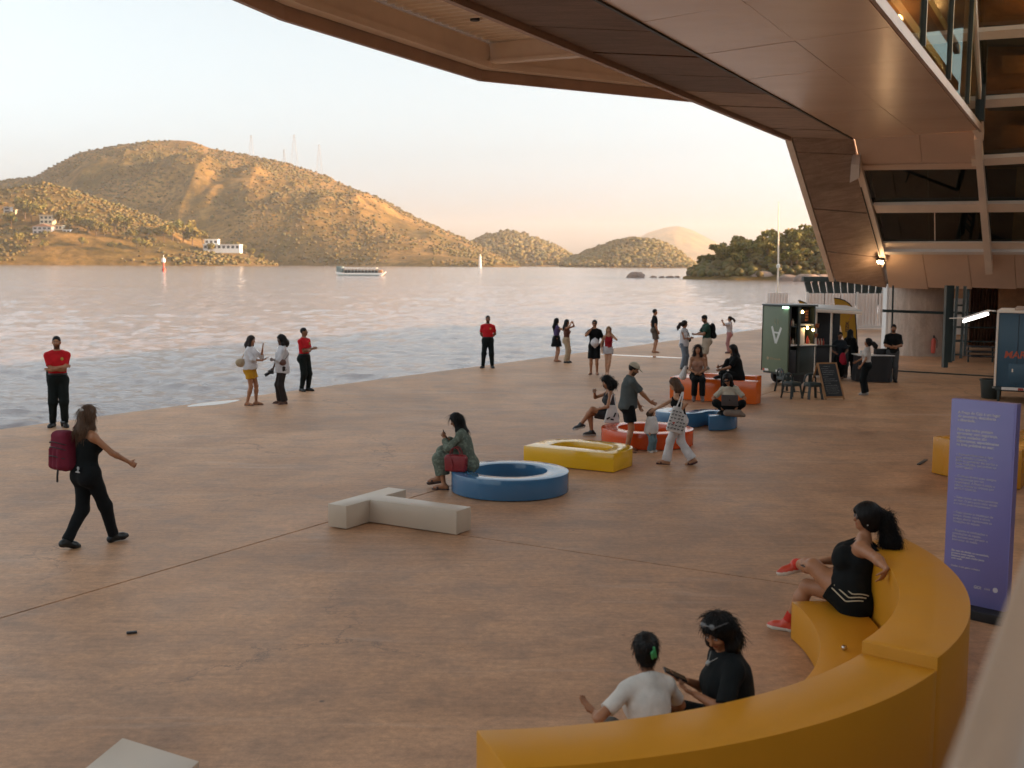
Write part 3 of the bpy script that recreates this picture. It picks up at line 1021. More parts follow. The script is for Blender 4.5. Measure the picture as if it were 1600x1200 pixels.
# rooms behind the inclined facade
roomd = 4.2
b = MB()
for (ya, yb) in ((-75, -62), (44, 57), (151, 164), (243, 254), (313, 327), (384, 392)):
    pts = [onW(x, y) for x, y in ((1352 if ya > 240 else 1536, ya), (1780, ya), (1780, yb), (1352 if ya > 240 else 1536, yb))]
    b.prism([q - nW * .1 for q in pts], np.array([-nW[0], -nW[1], 0]) * roomd)
b.build('floor_slab', M['dark_slab'], bl)
back = np.array([-nW[0], -nW[1], 0]) * roomd
MB().prism([onW(x, y) + back for x, y in ((1500, -80), (1800, -80), (1800, 255), (1500, 255))], back * .03).build('back_wall', M['wood'], bl)
MB().prism([onW(x, y) + back for x, y in ((1300, 250), (1800, 250), (1800, 395), (1300, 395))], back * .03).build('back_wall', M['dark_slab'], bl)
for y0, y1 in ((70, 100), (185, 222), (5, 25)):
    MB().prism([onW(x, y) + back * .75 for x, y in ((1560, y0), (1680, y0), (1680, y1), (1560, y1))], back * .02).build('interior_panel', M['wood'], bl)
MB().prism([onW(x, y) + back * .3 for x, y in ((1588, 258), (1640, 258), (1640, 378), (1579, 378))], back * .05).build('interior_panel', M['wood'], bl)
for xx in (1440, 1490):
    MB().prism([onW(x, y) + back * .5 for x, y in ((xx, 262), (xx + 3, 262), (xx + 6, 376), (xx + 3, 376))], back * .05).build('interior_post', M['dark_green'], bl)
# glass wall rising from the inner edge of the soffit
HT = 7.2
glass = bl
for k in range(9):
    s0, s1 = k * 4.2 - .1, (k + 1) * 4.2 - .1
    a, c = lineC(s0) + EP * .02 + up * .19, lineC(s1) + EP * .02 + up * .19
    MB().prism([a, c, c + up * HT, a + up * HT], EP * .02).build('pane', M['glass'], bl)
    MB().bar(c + EP * .03, c + EP * .03 + up * HT, .07, .10, up=EP).build('mullion', M['dark_green'], bl)
a = lineC(.5) + EP * .05 + up * .19
MB().bar(a, a + up * HT, .3, .22, up=EP).build('mullion', M['dark_green'], bl)
inn_b = lineB(0)
def strip(z0, z1, mat, name, f0=.1, f1=.96):
    pa = [lineB(.3) * (1 - f0) + lineC(.3) * f0, lineB(BACK) * (1 - f0) + lineC(BACK) * f0, lineB(BACK) * (1 - f1) + lineC(BACK) * f1, lineB(.3) * (1 - f1) + lineC(.3) * f1]
    MB().prism([np.array([q[0], q[1], z0]) for q in pa], up * (z1 - z0)).build(name, mat, bl)
strip(9.9, 10.15, M['dark_slab'], 'upper_floor')
strip(12.9, 13.1, M['dark_slab'], 'upper_floor')
strip(7.6, 14.2, M['wood'], 'inner_partition', .3, .36)
for z in (8.2, 9.2, 10.6, 11.5, 12.3):
    strip(z, z + .22, M['wood'], 'wood_rail', .80, .84)
for z in (8.7, 11.1):
    strip(z, z + .3, M['dark_slab'], 'dark_rail', .6, .7)
# unseen roof slab and inland block, both added to shade the plaza
ra, rb_ = lineA(-14), lineA(BACK)
b = MB()
b.prism([np.array([q[0], q[1], 14.4]) for q in (ra, rb_, rb_ + EP * 13, ra + EP * 13)], up * 1.2)
b.build('roof', M['cladding'], bl)
blk0 = np.array([9.0, 0, 0])
bp = [blk0 - EB * 30, blk0 + EB * 36, blk0 + EB * 36 + EP * 45, blk0 - EB * 30 + EP * 45]
b = MB()
b.prism([q + up * 0.0 for q in bp], up * 9.5)
b.build('inland_shade_block', M['dark_slab'], bl)
MB().box((9, -12, 3.6), (17, 3, 3.6)).build('rear_shade_block', M['dark_slab'], bl)  # unseen block behind the camera, added to cut low sky light on the bench
# volume over and behind the inclined facade (its raised underside at 2.5 m)
lo = onW(1388, 449) - nW * .25
hi = onW(1760, 455) - nW * .25
dpt = EB * 52
b = MB()
p0 = np.array([lo[0], lo[1], 2.62]) + EB * .1
p1 = p0 + EP * 48
b.prism([p0, p1, p1 + dpt, p0 + dpt], up * .35)
b.build('underside', M['beam'], bl)
p0b = np.array([lo[0], lo[1], 2.98]) + EB * 1.6
p0b = p0b + EP * 1.0
b = MB()
b.prism([p0b + EB * 3, p0b + EP * 47 + EB * 3, p0b + EP * 47 + dpt, p0b + dpt], up * 3.2)
b.build('rear_shade_volume', M['cladding'], bl)  # unseen mass, depth and height set by the shadow it throws

w0_ = onW(1752, 452) - nW * .05
w0_[2] = 2.99
MB().prism([w0_ + EB * .3, w0_ + EP * 36 + EB * .3, w0_ + EP * 36 + EB * 5, w0_ + EB * 5], up * 6.6).build('side_shade_block', M['dark_slab'], bl)  # unseen filler continuing the facade, added to stop a sun strip on the plaza

# --- canopy over the sea side: fascia, edge beam, cross beams, corrugated deck
CZ = 7.5
cp = [G(*q, CZ) for q in ((300, -40), (362, 0), (437, 32), (748, 127), (1112, 163))]
def seaA(s):
    return lineA(s) - EP * .14
can = empty('steel_canopy', cp[3])
tag(can, 'cream steel canopy with corrugated deck jutting toward the sea', 'canopy')
d0 = unit(cp[1] - cp[2])
cp[0] = cp[1] + d0 * 9
def inset(pts, w):
    out = []
    for i, q in enumerate(pts):
        t = unit(pts[min(i + 1, len(pts) - 1)] - pts[max(i - 1, 0)])
        n = np.array([t[1], -t[0], 0])
        out.append(q + n * w)
    return out
def edge_run(k, w0, w1, z0, z1, name, mat):
    a, c = inset(cp, w0), inset(cp, w1)
    MB().prism([a[k] + up * z0, a[k + 1] + up * z0, c[k + 1] + up * z0, c[k] + up * z0], up * (z1 - z0)).build(name, mat, can)
i2 = inset(cp, .36)
FZ = .40                                # underside of the steel frame above the gutter
for k in range(4):
    edge_run(k, 0, .10, 0, .235, 'gutter', M['fascia'])
    edge_run(k, 0, .08, .24, 1.3, 'fascia', M['fascia'])
    edge_run(k, .12, .42, .25, .39, 'edge_flange', M['steel'])
    edge_run(k, .30, .35, .395, .80, 'edge_beam', M['steel'])
def toA(p):                             # run from p along EP until the beam edge
    r = A1 - p
    den = EP[0] * EB[1] - EP[1] * EB[0]
    t = (r[0] * EB[1] - r[1] * EB[0]) / den
    return p + EP * (t - .2)
def cross(p):
    q = toA(p)
    q[2] = p[2]
    MB().bar(p + up * (FZ + .22), q + up * (FZ + .22), .05, .38).build('cross_beam', M['steel'], can)
    MB().bar(p + up * (FZ - .01), q + up * (FZ - .01), .24, .07).build('cross_flange', M['steel'], can)
c3 = i2[3]
cross(c3)
t34 = unit(i2[4] - i2[3])
cross(i2[3] + t34 * 5.6)
t23 = unit(i2[2] - i2[3])
s_ = np.linalg.norm(G(376, 15, CZ) - i2[3])
cross(i2[3] + t23 * s_)
# corrugated deck sheets, ridges running across
dz = CZ + .84
def deck_sheet(p0, p1, w=.30):
    n = int(np.linalg.norm(p1 - p0) / w)
    vs, fs = [], []
    for k in range(n):
        for f, h in ((0, 0), (.32, 0), (.45, .10), (.87, .10)):
            q = p0 + (p1 - p0) * ((k + f) / n)
            e = toA(q)
            for zz in (0.0, 0.02):
                vs.append((q[0], q[1], dz + h + zz))
                vs.append((e[0], e[1], dz + h + zz))
    for i in range(len(vs) // 4 - 1):
        a, c = i * 4, i * 4 + 4
        fs.append((a, a + 1, c + 1, c))
        fs.append((a + 2, c + 2, c + 3, a + 3))
    MB().add(vs, fs).build('deck_sheet', M['deck'], can)
deck_sheet(i2[3], i2[3] + t23 * s_)
deck_sheet(i2[3] + t23 * s_, i2[3] + t23 * (s_ + 10))
deck_sheet(i2[3], i2[3] + t34 * 5.6)
deck_sheet(i2[3] + t34 * 5.6, i2[4])
q = D(742, 30, (G(742, 30, dz)[1]))
MB().lathe(q + up * -.03, [(.10, 0), (.10, .05)], 16).build('drain', M['black'], can)
# wall lamp at the foot of the facade
q = onW(1377, 399) + nW * .2
root = empty('wall_lamp', q)
tag(root, 'small lit floodlight at the lower corner of the museum facade', 'lamp')
M['lamp_glow'] = emit('lamp_glow', (1.0, 0.72, 0.42), 14.0)
ax = (EP, unit(np.cross(nW, EP)), nW)
MB().box(q + nW * .03, (.13, .12, .04), ax).build('housing', M['dark_green'], root, bevel=.01)
MB().box(q + nW * .075, (.10, .09, .012), ax).build('lens', M['lamp_glow'], root, bevel=.01)
ld = bpy.data.lights.new('wall_lamp_light', 'POINT')
ld.energy, ld.color, ld.shadow_soft_size = 6, (1, .62, .3), .1
lo_ = bpy.data.objects.new('wall_lamp_light', ld)
COL.objects.link(lo_)
lo_.parent = root
lo_.location = tuple(nW * .25)
# lit rooms: warm ceiling lights
def room_light(pos, e, col=(1, .42, .14)):
    l = bpy.data.lights.new('room_light', 'POINT')
    l.energy, l.shadow_soft_size, l.color = e, .12, col
    o = bpy.data.objects.new('room_light', l)
    COL.objects.link(o)
    o.location = tuple(pos)
for y, e in ((-10, 20), (98, 26), (206, 20)):
    room_light(onW(1665, y) + back * .62, e)
for s in (3, 9, 15, 21):
    c = (lineB(s) * .25 + lineC(s) * .75)
    for z, e in ((9.6, 16), (12.6, 24)):
        room_light((c[0], c[1], z), e)

# --- under the building: column, door frame, curtain, scaffold
q = G(1443, 557)
cc_ = np.array([q[0] + .1, q[1] + 1.05, 0])
root = empty('concrete_column', cc_)
tag(root, 'massive round board-marked concrete column under the museum', 'column')
prof = []
sg = 72
vs, fs = [], []
for z in (0, 2.64):
    for k in range(sg):
        a = 2 * math.pi * k / sg
        r = 1.06 + (.004 if k % 2 else 0)
        vs.append((cc_[0] + r * math.cos(a), cc_[1] + r * math.sin(a), z))
for k in range(sg):
    fs.append((k, (k + 1) % sg, sg + (k + 1) % sg, sg + k))
MB().add(vs, fs).build('shaft', M['column'], root)
q = D(1458, 552, cc_[1] - 1.12)
ro = empty('fire_extinguisher', q)
tag(ro, 'red cylinder hanging on the round concrete column', 'extinguisher')
MB().lathe(q + (0, 0, .0), [(.05, 0), (.08, .03), (.085, .45), (.05, .54), (.03, .56)], 14).build('bottle', M['red_paint'], ro, smooth=True)
MB().lathe(q + (0, 0, .56), [(.03, 0), (.035, .06), (.02, .1)], 10).build('valve', M['black'], ro, smooth=True)
MB().tube([q + (.03, -.03, .6), q + (.1, -.06, .5), q + (.1, -.07, .2)], .013, 6).build('hose', M['black'], ro, smooth=True)
# pale wall left of the column
q = G(1389, 560)
b = MB()
b.box((q[0] + 1.1, q[1] + 3.4, 1.3), (.24, .24, 1.32))
tag(b.build('pillar', M['house_white']), 'pale square pillar left of the round column', 'pillar')
# ground rail and black frame
q0, q1 = G(1396, 580), G(1560, 589.5)
tag(MB().bar(q0 + up * .02, q1 + up * .02, .07, .035).build('floor_rail', M['dark_green']), 'dark steel rail laid on the floor before the round column', 'rail')
fr_ = empty('door_frame', G(1394, 577))
tag(fr_, 'dark steel door frame standing in front of the round column', 'frame')
yd = 38.0
def vbar(px, y0, y1, w, name, d=yd, par=None, mat=None):
    a, c = D(px[0], y0, d), D(px[1], y1, d)
    return MB().bar(a, c, w, w).build(name, mat or M['dark_green'], par)
vbar((1392.5, 1395.5), 556, 446, .05, 'post', par=fr_)
MB().bar(D(1379, 485.5, yd), D(1476, 489, yd), .07, .09).build('rail', M['dark_green'], fr_)
a, c = D(1476, 574, 37.5), D(1481, 446, 37.5)
MB().bar(a, c, .2, .14).build('post', M['dark_green'], fr_)
vbar((1483.5, 1487), 566, 446, .14, 'post', 39.5, fr_)
# scaffold ladder
sc_ = empty('scaffold_tower', G(1500, 562))
tag(sc_, 'dark tubular scaffold with rungs right of the round column', 'scaffold')
for (pa, pb, d) in (((1489, 564), (1496, 447), 39), ((1501, 560), (1508, 447), 39.2), ((1507, 556), (1513, 447), 41)):
    MB().tube([D(*pa, d), D(*pb, d)], .055, 8).build('upright', M['dark_green'], sc_, smooth=True)
for k, y in enumerate((477, 490, 511, 532, 554)):
    MB().tube([D(1494 - k * .9, y, 39), D(1507 - k * 1.1, y, 39.2)], .035, 6).build('rung', M['dark_green'], sc_, smooth=True)
for y in (488, 511, 533):
    MB().tube([D(1490, y, 41), D(1600, y + 2, 41)], .035, 6).build('ledger', M['dark_green'], sc_, smooth=True)
q = D(1498, 520, 42.5)
tag(MB().box(q + (0, 0, .6), (.26, .04, .66)).build('wall_panel', M['white_paint'], bevel=.01), 'pale upright panel behind the dark scaffold', 'panel')
# back wall and curtain deep under the building
pz = cc_ + EB * 13
o = MB().prism([pz - EP * 2, pz + EP * 40, pz + EP * 40 + up * 2.7, pz - EP * 2 + up * 2.7], EB * .3).build('back_wall', M['wood'])
tag(o, 'brown wall deep under the museum', 'wall')
M['curtain'] = simple('curtain_cloth', (0.36, 0.2, 0.12), 0.85, 0.15, 2)
vs, fs = [], []
n = 60
for k in range(n + 1):
    px = 1509 + (1556 - 1509) * k / n
    a = D(px, 553, 46 + .16 * math.sin(k * 1.05) + .05 * math.sin(k * 2.7))
    vs += [(a[0], a[1], .15), (a[0], a[1], 2.62)]
for k in range(n):
    fs.append((2 * k, 2 * k + 2, 2 * k + 3, 2 * k + 1))
tag(MB().add(vs, fs).build('curtain', M['curtain'], smooth=True), 'tall brown pleated curtain hanging behind the scaffold', 'curtain')
# stacked dark tables under the curtain
for k, (y0, y1, dd, lab) in enumerate(((541, 544, 40.4, 'uppermost dark trestle board stacked under the curtain'), (549, 552, 40.2, 'middle dark trestle board stacked under the curtain'), (556, 559, 40.0, 'lowest dark trestle board stacked under the curtain'))):
    a, c = D(1513, y0, dd), D(1551, y0 + 1, dd)
    tr_ = empty('trestle_table', (a + c) / 2 * (1, 1, 0))
    tag(tr_, lab, 'table')
    MB().bar(a, c, .5, .05).build('board', M['black'], tr_, bevel=.01)
    for q in (a, c):
        MB().bar(q * (1, 1, 0) + up * (.0 if k == 2 else q[2] - .16), q, .05, .05).build('leg', M['dark_green'], tr_)
# fluorescent tube lamp on its arm
q0, q1 = D(1506, 501, 31), D(1543, 489.5, 29.6)
root = empty('tube_lamp', q0)
tag(root, 'lit white tube lamp on a thin arm from the blue trailer', 'lamp')
M['tube_glow'] = emit('tube_glow', (1.0, 0.93, 0.88), 2.2)
MB().tube([q0 + (0, 0, -.02), q1 + (0, 0, -.02)], .036, 10).build('tube', M['tube_glow'], root, smooth=True)
MB().bar(q0 + (0, 0, .05), q1 + (0, 0, .05), .12, .04).build('housing', M['white_paint'], root, bevel=.008)
MB().tube([D(1484, 497.5, 31.6), q0 + (0, 0, .08), q1 + (0, 0, .08), D(1556, 486, 29)], .014, 6).build('arm', M['steel'], root, smooth=True)

# --- far fence, mast and dark pier at the end of the quay
def corr_panel(p0, p1, z0, z1, parent, pitch=.16):
    L_ = np.linalg.norm(p1 - p0)
    t = (p1 - p0) / L_
    n = np.array([t[1], -t[0], 0])
    k = max(4, int(L_ / pitch))
    vs, fs = [], []
    for i in range(k):
        for f, h in ((0, 0), (.35, 0), (.5, .05), (.85, .05)):
            q = p0 + t * L_ * (i + f) / k + n * h
            vs += [(q[0], q[1], z0), (q[0], q[1], z1)]
    for i in range(len(vs) // 2 - 1):
        fs.append((2 * i, 2 * i + 2, 2 * i + 3, 2 * i + 1))
    return MB().add(vs, fs).build('panel', M['white_metal'], parent)
fe = empty('site_fence', G(1325, 515))
tag(fe, 'long white corrugated site fence at the end of the quay', 'fence')
fx = [1260, 1296, 1335, 1338, 1372, 1402]
for a, c in ((1260, 1286), (1287, 1311), (1312, 1335), (1339, 1370), (1371, 1404)):
    corr_panel(G(a, 514.5) * (1, 1, 0), G(c, 514.5) * (1, 1, 0), 0.1, 1.88, fe)
for a in (1259, 1337, 1405):
    q = G(a, 514.5) - (0, .1, 0)
    MB().bar(q, q + up * 1.95, .1, .1).build('post', M['white_paint'], fe)
MB().bar(G(1259, 514.5) + up * .14 - (0, .12, 0), G(1405, 514.5) + up * .14 - (0, .12, 0), .1, .12).build('rail', M['white_paint'], fe)
fe2 = empty('site_fence', G(1214, 513))
tag(fe2, 'short white corrugated fence piece behind the green coffee cart', 'fence')
corr_panel(G(1198, 513) * (1, 1, 0), G(1230, 513) * (1, 1, 0), 0.0, 1.86, fe2)
q = G(1213, 512)
root = empty('mast', q)
tag(root, 'tall thin mast rising behind the coffee cart', 'mast')
t_ = D(1216.5, 315, q[1])
MB().tube([q, q + up * 3.4, t_], [.05, .045, .02], 8).build('pole', M['steel'], root, smooth=True)
MB().lathe(q + up * 3.15, [(.03, 0), (.1, .05), (.1, .18), (.03, .24)], 10).build('light', M['white_paint'], root, smooth=True)
pier = empty('pier_frame', D(1300, 450, 64) * (1, 1, 0))
tag(pier, 'dark pier frame with slanted posts beyond the white fence', 'pier')
MB().bar(D(1254, 436, 64), D(1402, 437.5, 64), .5, .28).build('beam', M['dark_green'], pier)
for k in range(12):
    px = 1263 + k * 11.4
    sl = 4 - k * .9
    a, c = D(px - 2, 440, 64), D(px + sl, 463, 64)
    c2 = c + (c - a) * .6
    MB().bar(a, c2, .17, .3).build('post', M['dark_green'], pier)
# ================================================================== LETTER SEATS
def paint(name, col, rough=0.2, var=0.05):
    m, nt, p = new_mat(name)
    n = noise(nt, 1.6, 5, 0.6)
    r = ramp(nt, n.outputs[0], [(0.3, tuple(c * (1 - var) for c in col)), (0.7, tuple(c * (1 + var) for c in col))])
    n2 = noise(nt, 7, 7, 0.75, dist=1.0)
    sc = ramp(nt, n2.outputs[0], [(0.68, (0, 0, 0)), (0.82, (0.09,) * 3)])
    x = mix(nt, sc.outputs[0], r.outputs[0], tuple(c * .5 + .05 for c in col))
    nt.links.new(x.outputs[0], p.inputs['Base Color'])
    rr = ramp(nt, n.outputs[0], [(0.3, (rough - .04,) * 3), (0.75, (rough + .1,) * 3)])
    nt.links.new(rr.outputs[0], p.inputs['Roughness'])
    p.inputs['IOR'].default_value = 1.55 if rough < .4 else 1.38
    n3 = noise(nt, 3.0, 2, 0.5)
    bump(nt, p, n3.outputs[0], 0.006, 0.02)
    return m
M['p_grey'] = paint('grey_paint', (0.52, 0.41, 0.31), .34)
M['p_blue'] = paint('blue_paint', (0.055, 0.155, 0.285), .13)
M['p_yellow'] = paint('yellow_paint', (0.80, 0.44, 0.016), .13)
M['p_red'] = paint('red_orange_paint', (0.62, 0.075, 0.014), .13)
M['p_orange'] = paint('orange_paint', (0.70, 0.125, 0.015), .14)
M['p_bench'] = paint('bench_yellow_paint', (0.56, 0.235, 0.012), .45)
E1v, E2v = E1, E2
def lab(p0, pts, h, name, mat, label, bev=.005, z0=0.012):
    poly = [np.array([p0[0], p0[1], 0]) + E2 * a + E1 * c + up * z0 for a, c in pts]
    o = MB().prism(poly, up * (h - z0)).build(name, mat, bevel=bev)
    return o
def ring(c, ro, ri, h, mat, label, z0=.012, seg=96):
    vs, fs = [], []
    prof = [(ro, z0), (ro, h), (ri, h), (ri, z0)]
    for r, z in prof:
        for k in range(seg):
            a = 2 * math.pi * k / seg
            vs.append((c[0] + r * math.cos(a), c[1] + r * math.sin(a), z))
    for i in range(4):
        j = (i + 1) % 4
        for k in range(seg):
            k2 = (k + 1) % seg
            fs.append((i * seg + k, i * seg + k2, j * seg + k2, j * seg + k))
    o = MB().add(vs, fs).build('letter_seat', mat, bevel=.01)
    tag(o, label, 'seat', 'block letter seats on the plaza')
    return o
GR = 'block letter seats on the plaza'
T0 = np.array([-2.29, 14.17, 0])
o = lab(T0, [(0, 0), (.29, 0), (.29, .47), (1.61, .47), (1.61, .80), (.29, .80), (.29, 1.26), (0, 1.26)], .30, 'letter_seat', M['p_grey'], '')
tag(o, 'pale grey block letter T lying on the plaza floor', 'seat', GR)
ring((-.02, 16.62), .86, .545, .30, M['p_blue'], 'blue round letter O seat under the woman with the red handbag')
def rounded(pts_r, n=10):
    """polygon with corner radii: list of (x, y, r)"""
    out = []
    N = len(pts_r)
    for i in range(N):
        p = np.array(pts_r[i][:2], float)
        r = pts_r[i][2]
        if r == 0:
            out.append(tuple(p))
            continue
        a = unit(np.array(pts_r[i - 1][:2], float) - p)
        b_ = unit(np.array(pts_r[(i + 1) % N][:2], float) - p)
        ctr = p + (a + b_) * r
        a0 = math.atan2(*(-(b_))[::-1])
        a1 = math.atan2(*(-(a))[::-1])
        while a1 - a0 > math.pi: a1 -= 2 * math.pi
        while a1 - a0 < -math.pi: a1 += 2 * math.pi
        for k in range(n + 1):
            t = a0 + (a1 - a0) * k / n
            out.append(tuple(ctr + r * np.array([math.cos(t), math.sin(t)])))
    # keep order along the outline
    res = []
    idx = 0
    for i in range(N):
        r = pts_r[i][2]
        if r == 0:
            res.append(out[idx]); idx += 1
        else:
            seg_ = out[idx:idx + n + 1]
            prev = np.array(pts_r[i - 1][:2])
            if np.linalg.norm(np.array(seg_[0]) - prev) > np.linalg.norm(np.array(seg_[-1]) - prev):
                seg_ = seg_[::-1]
            res += seg_
            idx += n + 1
    return res
def hollow(p0, outer, inner, h, name, mat, bev=.005, z0=.012):
    """outline with a hole, both with the same number of points"""
    n = len(outer)
    def W3(q, z):
        v = np.array([p0[0], p0[1], 0]) + E2 * q[0] + E1 * q[1]
        return (v[0], v[1], z)
    vs = [W3(q, z0) for q in outer] + [W3(q, h) for q in outer] + [W3(q, h) for q in inner] + [W3(q, z0) for q in inner]
    fs = []
    for i in range(4):
        j = (i + 1) % 4
        for k in range(n):
            k2 = (k + 1) % n
            fs.append((i * n + k, i * n + k2, j * n + k2, j * n + k))
    mb = MB().add(vs, fs)
    o = mb.build(name, mat)
    bm = bmesh.new(); bm.from_mesh(o.data)
    bmesh.ops.recalc_face_normals(bm, faces=bm.faces)
    es = [e for e in bm.edges if len(e.link_faces) == 2 and e.calc_face_angle(0) > .6]
    bmesh.ops.bevel(bm, geom=es, offset=bev, segments=2, profile=.5, affect='EDGES')
    bm.to_mesh(o.data); bm.free()
    o.data.polygons.foreach_set('use_smooth', np.ones(len(o.data.polygons), bool))
    o.data.set_sharp_from_angle(angle=math.radians(40))
    return o
D0 = np.array([0.2, 18.88, 0])
outer = rounded([(0, 0, 0), (1.645, 0, 0), (1.645, 1.17, .56), (0, 1.17, .56)])
inner = rounded([(.31, .31, 0), (1.335, .31, 0), (1.335, .84, .30), (.31, .84, .30)])
o = hollow(D0, outer, inner, .30, 'letter_seat', M['p_yellow'])
tag(o, 'yellow block letter D seat between the blue and red round letters', 'seat', GR)
ring((2.51, 21.14), .85, .54, .30, M['p_red'], 'red round letter O seat beside the toddler')
# S
cS = np.array([3.80, 23.55, 0])
cl = []
for k in range(25):
    a = math.radians(15 + (270 - 15) * k / 24)
    cl.append((.44 * math.cos(a), .335 + .335 * math.sin(a) + .0))
for k in range(1, 25):
    a = math.radians(90 - (255) * k / 24)
    cl.append((.44 * math.cos(a), -.335 + .335 * math.sin(a)))
cl = [np.array(q) * (1.0, 1.02) for q in cl]
lft, rgt = [], []
for i, q in enumerate(cl):
    t = cl[min(i + 1, len(cl) - 1)] - cl[max(i - 1, 0)]
    t = t / np.linalg.norm(t)
    n = np.array([-t[1], t[0]])
    lft.append(q + n * .165); rgt.append(q - n * .165)
def s3(q, z):
    v = cS + E1 * q[0] - E2 * q[1]
    return (v[0], v[1], z)
n = len(cl)
vs = [s3(q, .012) for q in lft] + [s3(q, .30) for q in lft] + [s3(q, .30) for q in rgt] + [s3(q, .012) for q in rgt]
fs = []
for i in range(4):
    j = (i + 1) % 4
    for k in range(n - 1):
        fs.append((i * n + k, i * n + k + 1, j * n + k + 1, j * n + k))
fs += [(0, n, 2 * n, 3 * n), (n - 1, 4 * n - 1, 3 * n - 1, 2 * n - 1)]
o = MB().add(vs, fs).build('letter_seat', M['p_blue'])
bm = bmesh.new(); bm.from_mesh(o.data); bmesh.ops.recalc_face_normals(bm, faces=bm.faces)
es = [e for e in bm.edges if len(e.link_faces) == 2 and e.calc_face_angle(0) > .6]
bmesh.ops.bevel(bm, geom=es, offset=.008, segments=2, profile=.5, affect='EDGES')
bm.to_mesh(o.data); bm.free()
o.data.polygons.foreach_set('use_smooth', np.ones(len(o.data.polygons), bool)); o.data.set_sharp_from_angle(angle=math.radians(40))
tag(o, 'blue curving letter S seat under the woman with the laptop', 'seat', GR)
# tall orange block, open on the inland side
U0 = np.array([3.90, 28.30, 0])
o = lab(U0, [(0, 0), (2.2, 0), (2.2, .36), (.40, .36), (.40, 1.30), (1.78, 1.30), (1.78, 1.66), (0, 1.66)], .55, 'letter_seat', M['p_orange'], '')
tag(o, 'tall orange block letter seat beside the green coffee cart', 'seat', GR)
# grey letter in the bottom left corner
g0 = np.array([-2.45, 7.02, 0])
dd = np.array([-.16, -.98, 0])
poly = [g0, g0 + E2 * .67, g0 + E2 * .67 + dd * 1.6, g0 + dd * 1.6]
o = MB().prism([q + up * .012 for q in poly], up * .288).build('letter_seat', M['p_grey'], bevel=.008)
tag(o, 'grey block letter end cut off by the bottom edge, nearest the viewer', 'seat', GR)

# ================================================================== CURVED YELLOW BENCH
BC = np.array([-0.45, 9.50, 0])
bench = empty('curved_bench', BC)
tag(bench, 'large curved yellow bench with a stepped backrest in the foreground', 'bench')
def arc_block(r0, r1, a0, a1, z0, z1, name, mat, n=44, skew=0.0, parent=bench):
    vs, fs = [], []
    for k in range(n + 1):
        f = k / n
        for r, z in ((r1, z0), (r1, z1), (r0, z1), (r0, z0)):
            a = a0 + (a1 - a0) * f
            if skew and r == r1:
                a += skew * (1 - f)
            a = math.radians(a)
            vs.append((BC[0] + r * math.cos(a), BC[1] + r * math.sin(a), z))
    for k in range(n):
        for i in range(4):
            j = (i + 1) % 4
            fs.append((4 * k + i, 4 * k + j, 4 * k + 4 + j, 4 * k + 4 + i))
    fs += [(0, 1, 2, 3)[::-1], tuple(4 * n + i for i in range(4))]
    o = MB().add(vs, fs).build(name, mat, parent)
    bm = bmesh.new(); bm.from_mesh(o.data); bmesh.ops.recalc_face_normals(bm, faces=bm.faces)
    es = [e for e in bm.edges if len(e.link_faces) == 2 and e.calc_face_angle(0) > .6]
    bmesh.ops.bevel(bm, geom=es, offset=.006, segments=2, profile=.5, affect='EDGES')
    bm.to_mesh(o.data); bm.free()
    o.data.polygons.foreach_set('use_smooth', np.ones(len(o.data.polygons), bool)); o.data.set_sharp_from_angle(angle=math.radians(40))
    return o
arc_block(2.97, 3.49, -84.5, 8.5, .012, .345, 'seat', M['p_bench'])
arc_block(3.53, 4.02, -85.6, -39.3, .012, .80, 'backrest', M['p_bench'], 36, skew=1.8)
arc_block(3.53, 4.02, -39.25, 8.5, .012, .88, 'backrest', M['p_bench'], 36)
q = G(1319, 1016, .345)
root = empty('earbud_case', q)
tag(root, 'tiny shiny silver case lying on the yellow bench seat', 'case')
MB().lathe(q + (0, 0, 0.002), [(.012, 0), (.022, .008), (.024, .022), (.02, .032), (.008, .038)], 18).build('shell', simple('chrome', (0.6, 0.55, 0.5), 0.12, 0.05, 3, metal=1.0), root, smooth=True)

# ================================================================== PURPLE SIGN
M['p_purple'] = paint('sign_purple', (0.20, 0.18, 0.42), .34, .03)
M['print_white'] = simple('print_white', (0.62, 0.58, 0.62), 0.5, 0.02, 2)
TL, TR = D(1487, 622, 10.92), D(1586.5, 632, 10.50)
BL, BR = D(1472, 962, 10.92), D(1561, 978, 10.50)
zb = min(BL[2], BR[2])
sx = unit((TR - TL) * (1, 1, 0))
sn = np.array([sx[1], -sx[0], 0])           # toward the camera
wS = np.linalg.norm((TR - TL)[:2])
zt = (TL[2] + TR[2]) / 2
sb = np.array([TL[0], TL[1], 0])
sign = empty('info_totem', sb + sx * wS / 2)
tag(sign, 'tall purple information totem with white lettering behind the curved bench', 'sign')
axS = (sx, -sn, up)
thS = .085
cS_ = sb + sx * wS / 2 - sn * thS / 2
MB().box(cS_ + up * (zt + .09) / 2, (wS / 2, thS / 2, (zt - .09) / 2), axS).build('panel', M['p_purple'], sign, bevel=.004)
MB().box(cS_ + up * .045, (wS / 2 + .05, .22, .045), axS).build('base', M['black'], sign, bevel=.006)
MB().box(sb + sx * (wS + .010) - sn * thS / 2 + up * (zt + .1) / 2, (.008, thS / 2 + .004, (zt - .1) / 2), axS).build('edge_trim', M['p_purple'], sign)
FONT_M = {}
